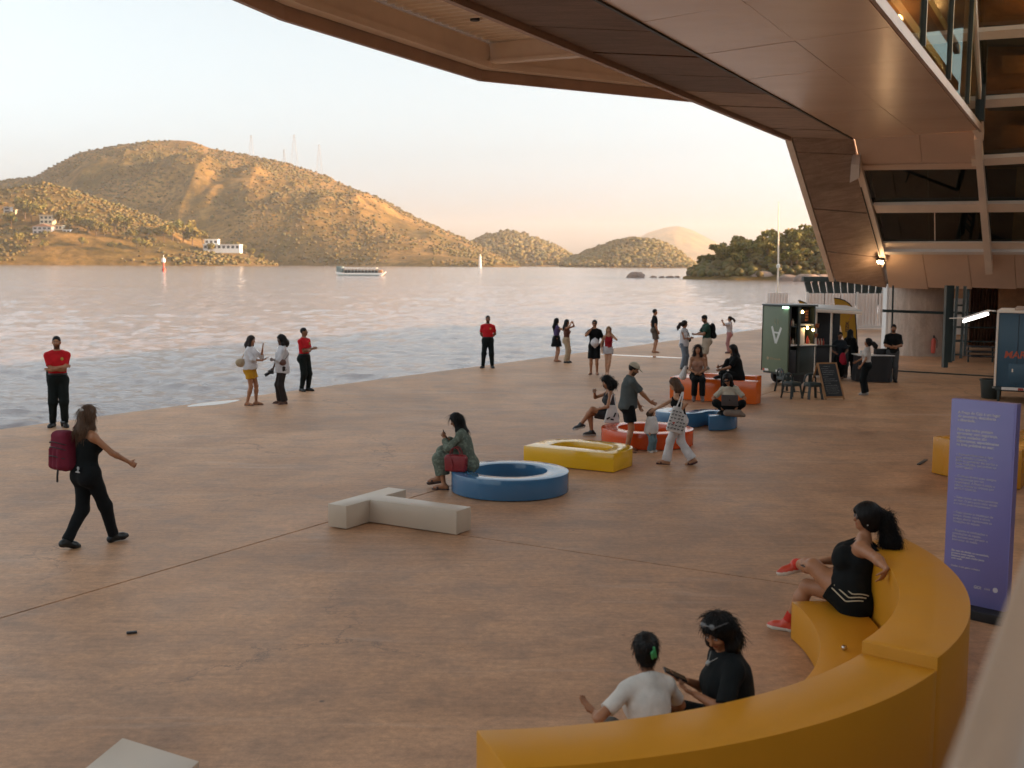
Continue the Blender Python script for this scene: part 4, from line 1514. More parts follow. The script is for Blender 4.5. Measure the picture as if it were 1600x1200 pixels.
def text(parent, s, org, xd, yd, size, mat, name='lettering', bold=0.0, align='LEFT', depth=.0015, shear=0):
    cu = bpy.data.curves.new(name, 'FONT')
    cu.body = s
    cu.size = size
    cu.align_x = align
    cu.space_line = 1.0
    cu.offset = bold
    cu.extrude = depth
    cu.shear = shear
    cu.resolution_u = 2
    ob = bpy.data.objects.new(name, cu)
    COL.objects.link(ob)
    dg = bpy.context.evaluated_depsgraph_get()
    me = bpy.data.meshes.new_from_object(ob.evaluated_get(dg))
    bpy.data.objects.remove(ob)
    x, y = unit(xd), unit(yd)
    z = np.cross(x, y)
    mtx = Matrix(((x[0], y[0], z[0], 0), (x[1], y[1], z[1], 0), (x[2], y[2], z[2], 0), (0, 0, 0, 1)))
    me.transform(mtx)
    off = np.asarray(org, float) - (origin_of(parent) if parent is not None else 0)
    me.transform(Matrix.Translation(tuple(off)))
    me.materials.clear()
    me.materials.append(mat)
    o = bpy.data.objects.new(name, me)
    COL.objects.link(o)
    if parent is not None:
        o.parent = parent
    return o
def sgn(u, z):
    return sb + sx * u + sn * .003 + up * z
blocks = [(.045, 'A Praça do Cais é um lugar\nde encontro, descoberta\ne liberdade.', .036, .0009),
          (.045, 'Para que todos possam\naproveitar com segurança,\nalguns cuidados são\nimportantes, especialmente\nna área próxima ao mar:', .036, .0009),
          (.045, '– A proximidade com a água\npede atenção constante.\nEvite se aproximar das bordas e\náreas molhadas, que podem ser\nescorregadias.', .0305, 0),
          (.045, '– Crianças devem estar sempre\nacompanhadas por um\nresponsável. A Praça é ampla e\naberta, manter as crianças por\nperto é essencial.', .0305, 0),
          (.045, '– Evite correr nas áreas próximas\nao mar. O piso pode estar úmido\ne o vento pode surpreender.', .0305, 0),
          (.045, '– Fique atento às mudanças do\ntempo. Vento, maré e chuva\npodem alterar rapidamente as\ncondições do espaço.', .0305, 0),
          (.045, '– Respeite as sinalizações e\norientações da equipe.\nElas existem para garantir o\nbem-estar de todos.', .0305, 0)]
z = zt - .135
for u, s, size, bold in blocks:
    text(sign, s, sgn(.07, z), sx, up, size, M['print_white'], bold=bold)
    z -= size * 1.02 * (s.count('\n') + 1) + .052
z -= .02
text(sign, 'Em caso de dúvida ou necessidade,\nprocure nossa equipe.\nEstamos aqui para cuidar junto\ncom você.', sgn(.07, z), sx, up, .0255, M['print_white'], bold=.0007)
text(sign, 'Cuidar é um gesto coletivo.', sgn(.07, z - .15), sx, up, .0255, M['print_white'], bold=.0004)
text(sign, 'GO!', sgn(.30, .26), sx, up, .04, M['print_white'], bold=.0012)
text(sign, 'CAIS', sgn(.40, .265), sx, up, .026, M['print_white'])
MB().lathe(sgn(.505, .28), [(.024, 0), (.024, .002)], 18, sn).build('logo', M['print_white'], sign)
# yellow letter seats behind the sign
yl = empty('letter_seat', G(1520, 757))
tag(yl, 'orange yellow angular block letter half hidden behind the purple sign', 'seat', GR)
M['p_amber'] = paint('amber_paint', (0.58, 0.25, 0.02), .24)
a0, a1 = G(1469, 744), G(1600, 770)
def bar_block(a, c, w, h, par):
    t = unit((c - a) * (1, 1, 0))
    n_ = np.array([t[1], -t[0], 0])
    return MB().prism([a + n_ * w / 2 + up * .012, c + n_ * w / 2 + up * .012, c - n_ * w / 2 + up * .012, a - n_ * w / 2 + up * .012], up * (h - .012)).build('stroke', M['p_amber'], par, bevel=.008)
bar_block(G(1470, 743), G(1560, 736), .42, .60, yl)
bar_block(G(1500, 772), G(1518, 728), .36, .598, yl)
bar_block(G(1574, 764), G(1612, 727), .36, .596, yl)
bar_block(G(1530, 752), G(1660, 748), .40, .594, yl)

# ================================================================== COFFEE CART
CA, CB = np.array([7.04, 32.38, 0]), np.array([7.52, 31.42, 0])
t1 = unit(CB - CA)
t2 = np.array([-t1[1], t1[0], 0])
if t2[0] < 0: t2 = -t2
n1 = -t2                              # outward of the green end
wE, wL = np.linalg.norm(CB - CA), .95
cart = empty('coffee_cart', (CA + CB) / 2 + t2 * wL / 2)
tag(cart, 'green and black coffee cart with open hatch and shelves', 'cart')
M['sage'] = paint('sage_green_paint', (0.155, 0.19, 0.125), .4, .05)
M['cart_dark'] = simple('cart_dark_green', (0.03, 0.042, 0.04), 0.4, .15, 4)
fl, tp = .30, 2.18
def cp_(a, c, z):                      # a along the green end, c along the service side
    return CA + t1 * a + t2 * c + up * z
def cbox(a0, a1, c0, c1, z0, z1, name, mat, bevel=.004, par=cart):
    return MB().box(cp_((a0 + a1) / 2, (c0 + c1) / 2, (z0 + z1) / 2), ((a1 - a0) / 2, (c1 - c0) / 2, (z1 - z0) / 2), (t1, t2, up)).build(name, mat, par, bevel=bevel)
end = cbox(0, wE, 0, .05, fl + .06, tp, 'end_panel', M['sage'])
cbox(0, wE, .055, wL, fl, fl + .06, 'floor', M['cart_dark'])
cbox(-.03, wE + .04, -.03, wL + .05, tp + .003, tp + .05, 'roof', M['cart_dark'])
cbox(.0, .04, .055, wL, fl + .06, tp, 'back_panel', M['cart_dark'])
cbox(wE * .0 + .05, wE, wL - .04, wL, fl + .06, tp, 'far_end_panel', M['cart_dark'])
cbox(-.02, -.004, -.012, .06, fl + .06, tp, 'corner_trim', M['black'])
cbox(wE - .035, wE + .012, .055, .09, fl + .06, tp, 'post', M['black'])
cbox(wE - .05, wE + .02, .33, .42, fl + .06, tp, 'post', M['cart_dark'])
cbox(wE - .03, wE + .0, .10, .32, fl + .06, 1.0, 'cupboard_door', M['black'])
cbox(wE - .04, wE + .01, .42, wL - .04, fl + .06, 1.10, 'counter_front', M['cart_dark'])
cbox(wE - .35, wE + .12, .40, wL, 1.11, 1.15, 'counter', M['white_paint'])
cbox(wE - .3, wE + .02, .10, .32, 1.11, 1.15, 'shelf', M['white_paint'])
cbox(wE - .3, wE + .0, .10, .32, 1.62, 1.65, 'shelf', M['cart_dark'])
cbox(wE - .3, wE + .0, .42, wL - .05, 1.66, 1.70, 'shelf', M['white_paint'])
cbox(wE - .2, wE - .16, .45, wL - .08, 1.74, 2.12, 'menu_board', M['black'])
M['orange_print'] = simple('orange_print', (0.5, 0.17, 0.06), .6, .1, 9)
for k in range(4):
    cbox(wE - .156, wE - .15, .72, .82, 1.78 + k * .08, 1.83 + k * .08, 'menu_lines', M['orange_print'], 0)
cbox(wE - .25, wE - .06, .47, .64, 1.152, 1.60, 'white_box', M['white_paint'])
for k, (a_, c_, z_, h_, ml) in enumerate([(.10, .14, 1.15, .20, 'wood'), (.16, .2, 1.15, .28, 'red_paint'), (.1, .26, 1.15, .16, 'house_cream'), (.12, .16, 1.65, .24, 'red_paint'), (.1, .24, 1.65, .2, 'house_cream'),
                                          (.2, .72, 1.15, .16, 'wood'), (.1, .78, 1.15, .22, 'red_paint'), (.14, .85, 1.15, .14, 'house_cream')]):
    q = cp_(wE - a_, c_, z_ + .002)
    MB().lathe(q, [(.035, 0), (.04, .01), (.04, h_ * .6), (.016, h_ * .78), (.014, h_)], 12).build('bottle', M[ml], cart, smooth=True)
M['bulb'] = emit('bulb_glow', (1, .62, .22), 14)
for c_, z_ in ((.47, 2.0), (.66, 1.56), (.86, 1.5)):
    MB().lathe(cp_(wE + .02, c_, z_), [(.005, 0), (.03, .02), (.03, .05), (.01, .08)], 10).build('bulb', M['bulb'], cart, smooth=True)
# upside-down A with steam, line of small print, reflectors
lt = MB()
M['a_white'] = simple('logo_white', (0.62, 0.62, 0.58), .5, .04, 3)
ex = t1
eo = n1 * .004
def ep(a, z):
    return CA + t1 * a + n1 * .003 + up * z
for a, c in (((.40, 1.62), (.58, 1.16)), ((.58, 1.16), (.79, 1.60))):
    lt.bar(ep(*a), ep(*c), .075, .006, up=n1)
lt.bar(ep(.48, 1.46), ep(.72, 1.45), .045, .0062, up=n1)
lt.build('logo_letter', M['a_white'], end)
st = MB()
for k, a in enumerate((.50, .62)):
    st.tube([ep(a, 1.84), ep(a + .03, 1.79), ep(a + .01, 1.74), ep(a + .05, 1.68)], .007, 5)
M['print_tan'] = simple('print_tan', (0.38, 0.28, 0.16), .6, .04, 3)
st.build('logo_steam', M['print_tan'], end)
text(end, '@alemaocafe', ep(.34, .70), t1, up, .085, M['print_tan'])
MB().lathe(ep(.26, .725), [(.045, 0), (.045, .003)], 14, n1).build('logo', M['print_tan'], end)
for a0_, a1_, ml in ((.05, .13, 'red_paint'), (.14, .3, 'white_paint'), (.62, .80, 'white_paint'), (.81, .96, 'red_paint')):
    cbox(a0_, a1_, -.012, -.002, fl + .07, fl + .13, 'reflector', M[ml], 0)
MB().box(cp_(wE - .1, -.02, tp - .02), (.11, .014, .025), (t1, t2, up)).build('exit_light', emit('green_glow', (.55, 1, .7), 2.5), cart)
for a, c in ((.1, .5), (wE - .12, .5)):
    q = cp_(a, c, .22)
    MB().lathe(q - t1 * .06, [(.05, 0), (.21, .005), (.22, .03), (.22, .09), (.21, .115), (.05, .12)], 22, t1).build('wheel', M['black'], cart, smooth=True)
for c in (.15, .9):
    MB().bar(cp_(wE - .1, c, 0), cp_(wE - .1, c, fl), .035, .035).build('stand', M['steel'], cart)

# dark booth with beige awning beside the cart
BO = np.array([8.75, 33.6, 0])
booth = empty('market_booth', BO)
tag(booth, 'black open booth with a beige awning right of the coffee cart', 'booth')
bx = unit((1, .05, 0)); by = np.array([-bx[1], bx[0], 0])
def bbox(x0, x1, y0, y1, z0, z1, name, mat, par=booth, bev=.004):
    return MB().box(BO + bx * (x0 + x1) / 2 + by * (y0 + y1) / 2 + up * (z0 + z1) / 2, ((x1 - x0) / 2, (y1 - y0) / 2, (z1 - z0) / 2), (bx, by, up)).build(name, mat, par, bevel=bev)
bbox(.12, 1.12, .9, .94, .1, 1.98, 'back_panel', M['black'])
bbox(.10, 1.10, .0, .05, .1, .95, 'counter_front', M['black'])
bbox(.05, 1.12, -.06, .32, .955, .99, 'counter', M['cart_dark'])
for x in (.12, .56):
    bbox(x - .022, x + .022, -.0 if x != .56 else -.05, .04, .0, 1.98, 'post', M['steel'])
aw = [BO + bx * -.30 + by * .95 + up * 2.13, BO + bx * 1.32 + by * .95 + up * 2.08, BO + bx * 1.3 + by * -.45 + up * 1.99, BO + bx * -.33 + by * -.45 + up * 2.06]
MB().prism(aw, up * .05).build('awning', M['white_paint'], booth, bevel=.01)
MB().bar(aw[3] - up * .03, aw[2] - up * .03, .05, .09).build('awning_edge', M['steel'], booth, bevel=.008)
for k in range(6):
    q = BO + bx * (.15 + .04 * k + .02 * (k % 2)) + by * .1 + up * .992
    MB().lathe(q, [(.03, 0), (.034, .1), (.012, .14), (.012, .19)], 10).build('bottle', M['red_paint' if k % 2 else 'house_cream'], booth, smooth=True)
q = BO + bx * -.02 + by * .0 + up * 1.2
MB().lathe(q + up * 0.0, [(.02, 0), (.16, .02), (.19, .14), (.05, .16), (.05, .3), (.2, .31), (.22, .42), (.03, .44)], 18).build('copper_urn', simple('copper', (0.52, 0.17, 0.06), .3, .1, 5, metal=.6), booth, smooth=True)

# feather flags
M['flag'] = simple('flag_yellow', (0.60, 0.30, 0.02), .65, .06, 3)
M['flag_print'] = simple('flag_print', (0.14, 0.06, 0.03), .6, .1, 5)
def feather(outline, d, label, pole_px):
    root = empty('feather_flag', D(*pole_px[0], d) * (1, 1, 0))
    tag(root, label, 'flag')
    pts = [D(x, y, d) for x, y in outline]
    MB().prism(pts, (0, .006, 0)).build('cloth', M['flag'], root)
    pp = [D(x, y, d) + (0, -.01, 0) for x, y in pole_px]
    MB().tube(pp, .016, 7).build('pole', M['black'], root, smooth=True)
    return root
f1 = feather([(1247, 469.5), (1253, 471), (1259, 474), (1264, 478), (1268, 482), (1272, 490), (1275, 500), (1277, 520), (1277, 568), (1265, 569), (1265.5, 535), (1263, 505), (1255, 485)], 35.2,
             'yellow feather flag showing between the coffee cart and the booth',
             [(1276.5, 606), (1277.3, 568), (1277.3, 520), (1275.3, 500), (1272.3, 490), (1268.3, 482), (1264, 477.7), (1259, 473.7), (1253, 470.7), (1247, 469.2)])
text(f1, 'EK', D(1267, 556, 35.19), (0, 0, 1), (-1, 0, 0), .17, M['flag_print'])
f2 = feather([(1303, 466), (1311, 467), (1320, 470), (1327, 475), (1333, 483), (1336, 492), (1338, 520), (1339.5, 552), (1326, 552), (1318, 530), (1312, 505), (1306, 488)], 35.6,
             'large yellow feather flag with dark vertical lettering beside the booth',
             [(1341, 600), (1339.8, 552), (1338.4, 520), (1336.4, 492), (1333.3, 482.5), (1327.2, 474.5), (1320, 469.6), (1311, 466.6), (1303, 465.6)])
text(f2, 'EIZIK', D(1326, 519, 35.58), (0, 0, 1), (-1, 0, 0), .145, M['flag_print'], bold=.004)
lg = MB()
ll = [(1312, 484), (1319, 477), (1327, 485), (1331, 493), (1327, 500)]
for a, c in zip(ll[:-1], ll[1:]):
    lg.tube([D(*a, 35.57), D(*c, 35.57)], .016, 5)
lg.tube([D(1317, 487, 35.57), D(1322, 488, 35.57)], .03, 5)
lg.build('logo', M['orange_print'], f2)

# chalkboard
cb0 = np.array([7.78, 28.35, 0]); cb1 = np.array([8.26, 28.45, 0])
cbx = unit(cb1 - cb0); cbn = np.array([cbx[1], -cbx[0], 0])
cw = np.linalg.norm(cb1 - cb0)
chk = empty('chalkboard', (cb0 + cb1) / 2)
tag(chk, 'wooden A-frame chalkboard with chalk writing in front of the booth', 'sign')
M['chalk_wood'] = simple('chalk_wood', (0.36, 0.18, 0.07), .5, .2, 12)
M['slate'] = simple('slate_black', (0.022, 0.024, 0.026), .7, .3, 4)
ct = -cbx * .14 - cbn * .24 + up * .90          # board leans back
cdir = unit(ct)
H_ = np.linalg.norm(ct)
def cbp(u, v, off=0):
    return cb0 + cbx * u + ct * v + cbn * off
MB().prism([cbp(.02, .08), cbp(cw - .02, .08), cbp(cw - .02, .97), cbp(.02, .97)], cbn * .012).build('board', M['slate'], chk)
for a, c in ((cbp(0, 0), cbp(0, 1)), (cbp(cw, 0), cbp(cw, 1)), (cbp(0, .985), cbp(cw, .985)), (cbp(0, .07), cbp(cw, .07))):
    MB().bar(a, c, .04, .03, up=cbn).build('frame', M['chalk_wood'], chk)
MB().bar(cbp(0, 1), cbp(0, 1) * (1, 1, 0) - cbn * .42 - cbx * .02, .035, .025, up=cbn).build('back_leg', M['chalk_wood'], chk)
MB().bar(cbp(cw, 1), cbp(cw, 1) * (1, 1, 0) - cbn * .42, .035, .025, up=cbn).build('back_leg', M['chalk_wood'], chk)
M['chalk'] = simple('chalk_white', (0.5, 0.5, 0.48), .9, .2, 30)
wr = MB()
R = random.Random(5)
for r_, (v, w0, w1) in enumerate([(.90, .12, .3), (.84, .06, .22), (.78, .07, .36), (.73, .07, .38), (.68, .07, .34), (.62, .06, .2), (.56, .07, .36), (.51, .07, .38), (.45, .06, .2), (.39, .07, .36), (.34, .07, .4), (.29, .07, .38), (.24, .07, .4), (.18, .1, .36)]):
    u = w0
    while u < w1:
        du = R.uniform(.012, .05)
        pts = []
        n_ = max(3, int(du / .006))
        for k in range(n_ + 1):
            pts.append(cbp(u + du * k / n_, v + R.uniform(-.008, .008), .016))
        wr.tube(pts, .0022, 4)
        u += du + .012
wr.build('chalk_writing', M['chalk'], chk)

# small dark metal stools
def make_stool():
    root = empty('metal_stool', (0, 0, 0))
    mt = M['cart_dark']
    b = MB(); b.box((0, 0, .40), (.155, .155, .012)); b.build('seat', mt, root, bevel=.012)
    for sx_ in (-1, 1):
        for sy_ in (-1, 1):
            MB().bar((sx_ * .13, sy_ * .13, .39), (sx_ * .185, sy_ * .185, 0), .055, .045).build('leg', mt, root)
    MB().box((0, 0, .35), (.165, .165, .04)).build('apron', mt, root, bevel=.01)
    pts = []
    for k in range(13):
        a = math.pi * k / 12
        pts.append((.15 * math.cos(a), .15, .41 + .20 * math.sin(a) ** .7))
    MB().tube(pts, .024, 8).build('back_hoop', mt, root, smooth=True)
    MB().box((0, .15, .50), (.05, .006, .10)).build('back_splat', mt, root)
    for s_ in (-1, 1):
        MB().bar((s_ * .165, -.165, .16), (s_ * .165, .165, .16), .016, .016).build('brace', mt, root)
    return root
st0 = make_stool()
sp = [(G(1237, 622), .5, 'dark metal stool with hoop back at the corner of the coffee cart'), (G(1269, 623), .2, 'dark metal stool with hoop back beside the chalkboard'), (G(1226, 612), 1.9, 'dark metal stool half hidden behind the left hoop-back stool')]
for i, (p_, rz, lb) in enumerate(sp):
    s_ = st0 if i == 0 else link_copy(st0)
    s_.location = (p_[0], p_[1], 0)
    s_.rotation_euler = (0, 0, rz)
    tag(s_, lb, 'stool', 'metal stools by the coffee cart')

# table with black cloth and things on it
tb = np.array([10.36, 33.0, 0])
tab = empty('cloth_table', tb)
tag(tab, 'table hung with a black cloth right of the booth', 'table')
vs, fs = [], []
N_ = 64
def tbl(k):
    a = 2 * math.pi * k / N_
    x = .50 * np.sign(math.cos(a)) * abs(math.cos(a)) ** .35
    y = .34 * np.sign(math.sin(a)) * abs(math.sin(a)) ** .35
    return x, y
for k in range(N_):
    x, y = tbl(k)
    f = 1 + .035 * math.sin(k * 2.1) + .02 * math.sin(k * 4.3)
    vs += [(tb[0] + x * f * 1.03, tb[1] + y * f * 1.03, .02), (tb[0] + x, tb[1] + y, .76)]
for k in range(N_):
    k2 = (k + 1) % N_
    fs.append((2 * k, 2 * k2, 2 * k2 + 1, 2 * k + 1))
fs.append(tuple(2 * k + 1 for k in range(N_)))
MB().add(vs, fs).build('cloth', M['black'], tab, smooth=True)
MB().box(tb + (0, 0, .772), (.52, .36, .01)).build('table_top', M['white_paint'], tab, bevel=.004)
o = MB().box(tb + (.22, .05, .865), (.16, .13, .08)).build('card_machine_box', M['black'], bevel=.02)
tag(o, 'small black box on the cloth-covered table', 'box')
for k, dx in enumerate((-.35, -.22, -.12)):
    o = MB().lathe(tb + (dx, -.05, .783), [(.03, 0), (.042, .11), (.043, .115), (.036, .112)], 14).build('paper_cup', M['white_paint'], smooth=True)
    tag(o, 'white paper cup standing on the cloth-covered table', 'cup', 'paper cups on the cloth-covered table')

# blue trailer
M['p_navy'] = paint('trailer_blue', (0.025, 0.075, 0.12), .35, .08)
ta = G(1553, 630)
tx = unit((.90, -.43, 0)); ty = np.array([-tx[1], tx[0], 0])
trl = empty('food_trailer', ta + tx * 1.8 + ty * .9)
tag(trl, 'dark blue food trailer with orange lettering cut by the right edge', 'trailer')
def tbx(x0, x1, y0, y1, z0, z1, name, mat, par=trl, bev=.006):
    return MB().box(ta + tx * (x0 + x1) / 2 + ty * (y0 + y1) / 2 + up * (z0 + z1) / 2, ((x1 - x0) / 2, (y1 - y0) / 2, (z1 - z0) / 2), (tx, ty, up)).build(name, mat, par, bevel=bev)
zt_ = 2.20
bod = tbx(0, 3.6, 0, 1.9, .42, zt_, 'body', M['p_navy'])
tbx(-.03, 3.65, -.04, 1.95, zt_ + .003, zt_ + .06, 'roof', M['steel'])
tbx(.35, 3.3, .2, 1.7, zt_ + .063, zt_ + .12, 'roof_hatch', M['fascia'])
tbx(-.03, .02, -.02, .03, .42, zt_, 'corner_trim', M['steel'])
tbx(.46, .472, -.006, .0, .46, zt_ - .02, 'panel_seam', M['black'], bev=0)
tbx(.29, 1.15, -.02, -.002, .50, .98, 'hatch_door', M['p_navy'])
tbx(.36, .39, -.035, -.021, .78, .86, 'handle', M['steel'])
tbx(.0, 3.6, .05, 1.85, .30, .415, 'chassis', M['dark_green'])
tbx(.15, 1.9, -.03, .04, .34, .405, 'bumper', M['white_paint'])
tbx(.52, .64, -.045, -.032, .345, .40, 'reflector', M['red_paint'], bev=0)
for x in (1.3, 2.1):
    MB().lathe(ta + tx * x + ty * .1 + up * .28, [(.05, 0), (.27, .01), (.28, .05), (.28, .15), (.05, .19)], 22, ty).build('wheel', M['black'], trl, smooth=True)
tbx(.06, .12, .0, .06, 0, .3, 'stand', M['dark_green'])
M['p_letter'] = simple('letter_orange', (0.50, 0.10, 0.05), .5, .05, 4)
text(trl, 'MARIDO', ta + tx * .17 - ty * .004 + up * 1.12, tx, up, .235, M['p_letter'], bold=.006, shear=.15)
# bin
q = G(1548, 622)
binr = empty('litter_bin', q)
tag(binr, 'dark green open litter bin standing left of the blue trailer', 'bin')
MB().lathe(q, [(.21, 0), (.23, .02), (.27, .44), (.29, .44), (.29, .48), (.25, .48), (.23, .1)], 24).build('bucket', M['cart_dark'], binr, smooth=True)
MB().box(q + (-.04, -.262, .30), (.045, .006, .02)).build('sticker', M['a_white'], binr)

# ================================================================== NEAR HANDRAIL
M['rail'] = simple('rail_paint', (0.34, 0.235, 0.17), .4, .05, 3)
ra_, rb2 = D(1634, 900, 1.75), D(1540, 1240, 1.02)
hr = empty('handrail', rb2)
tag(hr, 'pale handrail very close to the viewer in the lower right corner', 'handrail')
dv = unit(ra_ - rb2)
MB().bar(rb2 - dv * .5, ra_ + dv * .8, .072, .05).build('rail', M['rail'], hr, bevel=.012, seg=3)
MB().bar(rb2 - dv * .2 - up * .03, rb2 - dv * .2 - up * 1.0, .04, .04).build('post', M['rail'], hr)
MB().bar(ra_ + dv * .5 - up * .03, ra_ + dv * .5 - up * 1.2, .04, .04).build('post', M['rail'], hr)
# ================================================================== PEOPLE
# bodies and clothes are grown from one skeleton as smooth blended volumes, then meshed
def person_mat(name, rough, spec=0.4, fabric=0.0, sss=0.0):
    m, nt, p = new_mat(name)
    at = nd(nt, 'ShaderNodeAttribute', attribute_name='col')
    tc = nd(nt, 'ShaderNodeTexCoord')
    n = noise(nt, 9, 4, 0.6, coord=tc.outputs['Object'])
    r = ramp(nt, n.outputs[0], [(0.3, (0.86,) * 3), (0.7, (1.12,) * 3)])
    x = mix(nt, 1.0, at.outputs['Color'], r.outputs[0], 'MULTIPLY')
    nt.links.new(x.outputs[0], p.inputs['Base Color'])
    p.inputs['Roughness'].default_value = rough
    p.inputs['Specular IOR Level'].default_value = spec
    if fabric:
        n2 = noise(nt, 130, 3, 0.6, coord=tc.outputs['Object'])
        n3 = noise(nt, 14, 4, 0.6, coord=tc.outputs['Object'], stretch=(1, 1, .5), dist=.8)
        bump(nt, p, mix(nt, .8, n2.outputs[0], n3.outputs[0]).outputs[0], fabric, .02)
    return m
M['skin'] = person_mat('skin', .48, .4)
M['cloth'] = person_mat('cloth', .85, .2, .35)
M['hair'] = person_mat('hair', .55, .22)
M['leather'] = person_mat('leather', .45, .5, .1)

def rotx(a):
    c, s = math.cos(a), math.sin(a)
    return np.array([[1, 0, 0], [0, c, -s], [0, s, c]])
def roty(a):
    c, s = math.cos(a), math.sin(a)
    return np.array([[c, 0, s], [0, 1, 0], [-s, 0, c]])
def rotz(a):
    c, s = math.cos(a), math.sin(a)
    return np.array([[c, -s, 0], [s, c, 0], [0, 0, 1]])
RAD = math.radians

class Prim:
    __slots__ = ('t', 'a', 'b', 'ra', 'rb', 'R', 'k', 'tag')
    def lo_hi(self, g):
        if self.t == 'c':
            r = max(self.ra, self.rb) + g
            return np.minimum(self.a, self.b) - r, np.maximum(self.a, self.b) + r
        e = np.sqrt(((self.R * (np.array(self.ra) + g)[:, None]) ** 2).sum(0))
        return self.a - e, self.a + e
    def ev(self, X, Y, Z, g):
        if self.t == 'c':
            ba = self.b - self.a
            L2 = max(1e-9, float(ba @ ba))
            px, py, pz = X - self.a[0], Y - self.a[1], Z - self.a[2]
            t = np.clip((px * ba[0] + py * ba[1] + pz * ba[2]) / L2, 0, 1)
            return np.sqrt((px - t * ba[0]) ** 2 + (py - t * ba[1]) ** 2 + (pz - t * ba[2]) ** 2) - (self.ra + g + (self.rb - self.ra) * t)
        px, py, pz = X - self.a[0], Y - self.a[1], Z - self.a[2]
        r = np.array(self.ra) + g
        k0 = k1 = 0
        for i in range(3):
            q = px * self.R[i][0] + py * self.R[i][1] + pz * self.R[i][2]
            k0 = k0 + (q / r[i]) ** 2
            k1 = k1 + (q / r[i] ** 2) ** 2
        k0, k1 = np.sqrt(k0), np.sqrt(k1) + 1e-6
        return k0 * (k0 - 1) / k1
def cone(a, b, ra, rb, tag='', k=.03):
    p = Prim(); p.t = 'c'; p.a = np.asarray(a, float); p.b = np.asarray(b, float); p.ra, p.rb, p.tag, p.k = ra, rb, tag, k; p.R = None
    return p
def ell(c, r, R=None, tag='', k=.03):
    """R rows are the axes"""
    p = Prim(); p.t = 'e'; p.a = np.asarray(c, float); p.b = p.a; p.ra = tuple(r); p.rb = 0; p.R = np.eye(3) if R is None else np.asarray(R, float); p.tag = tag; p.k = k
    return p

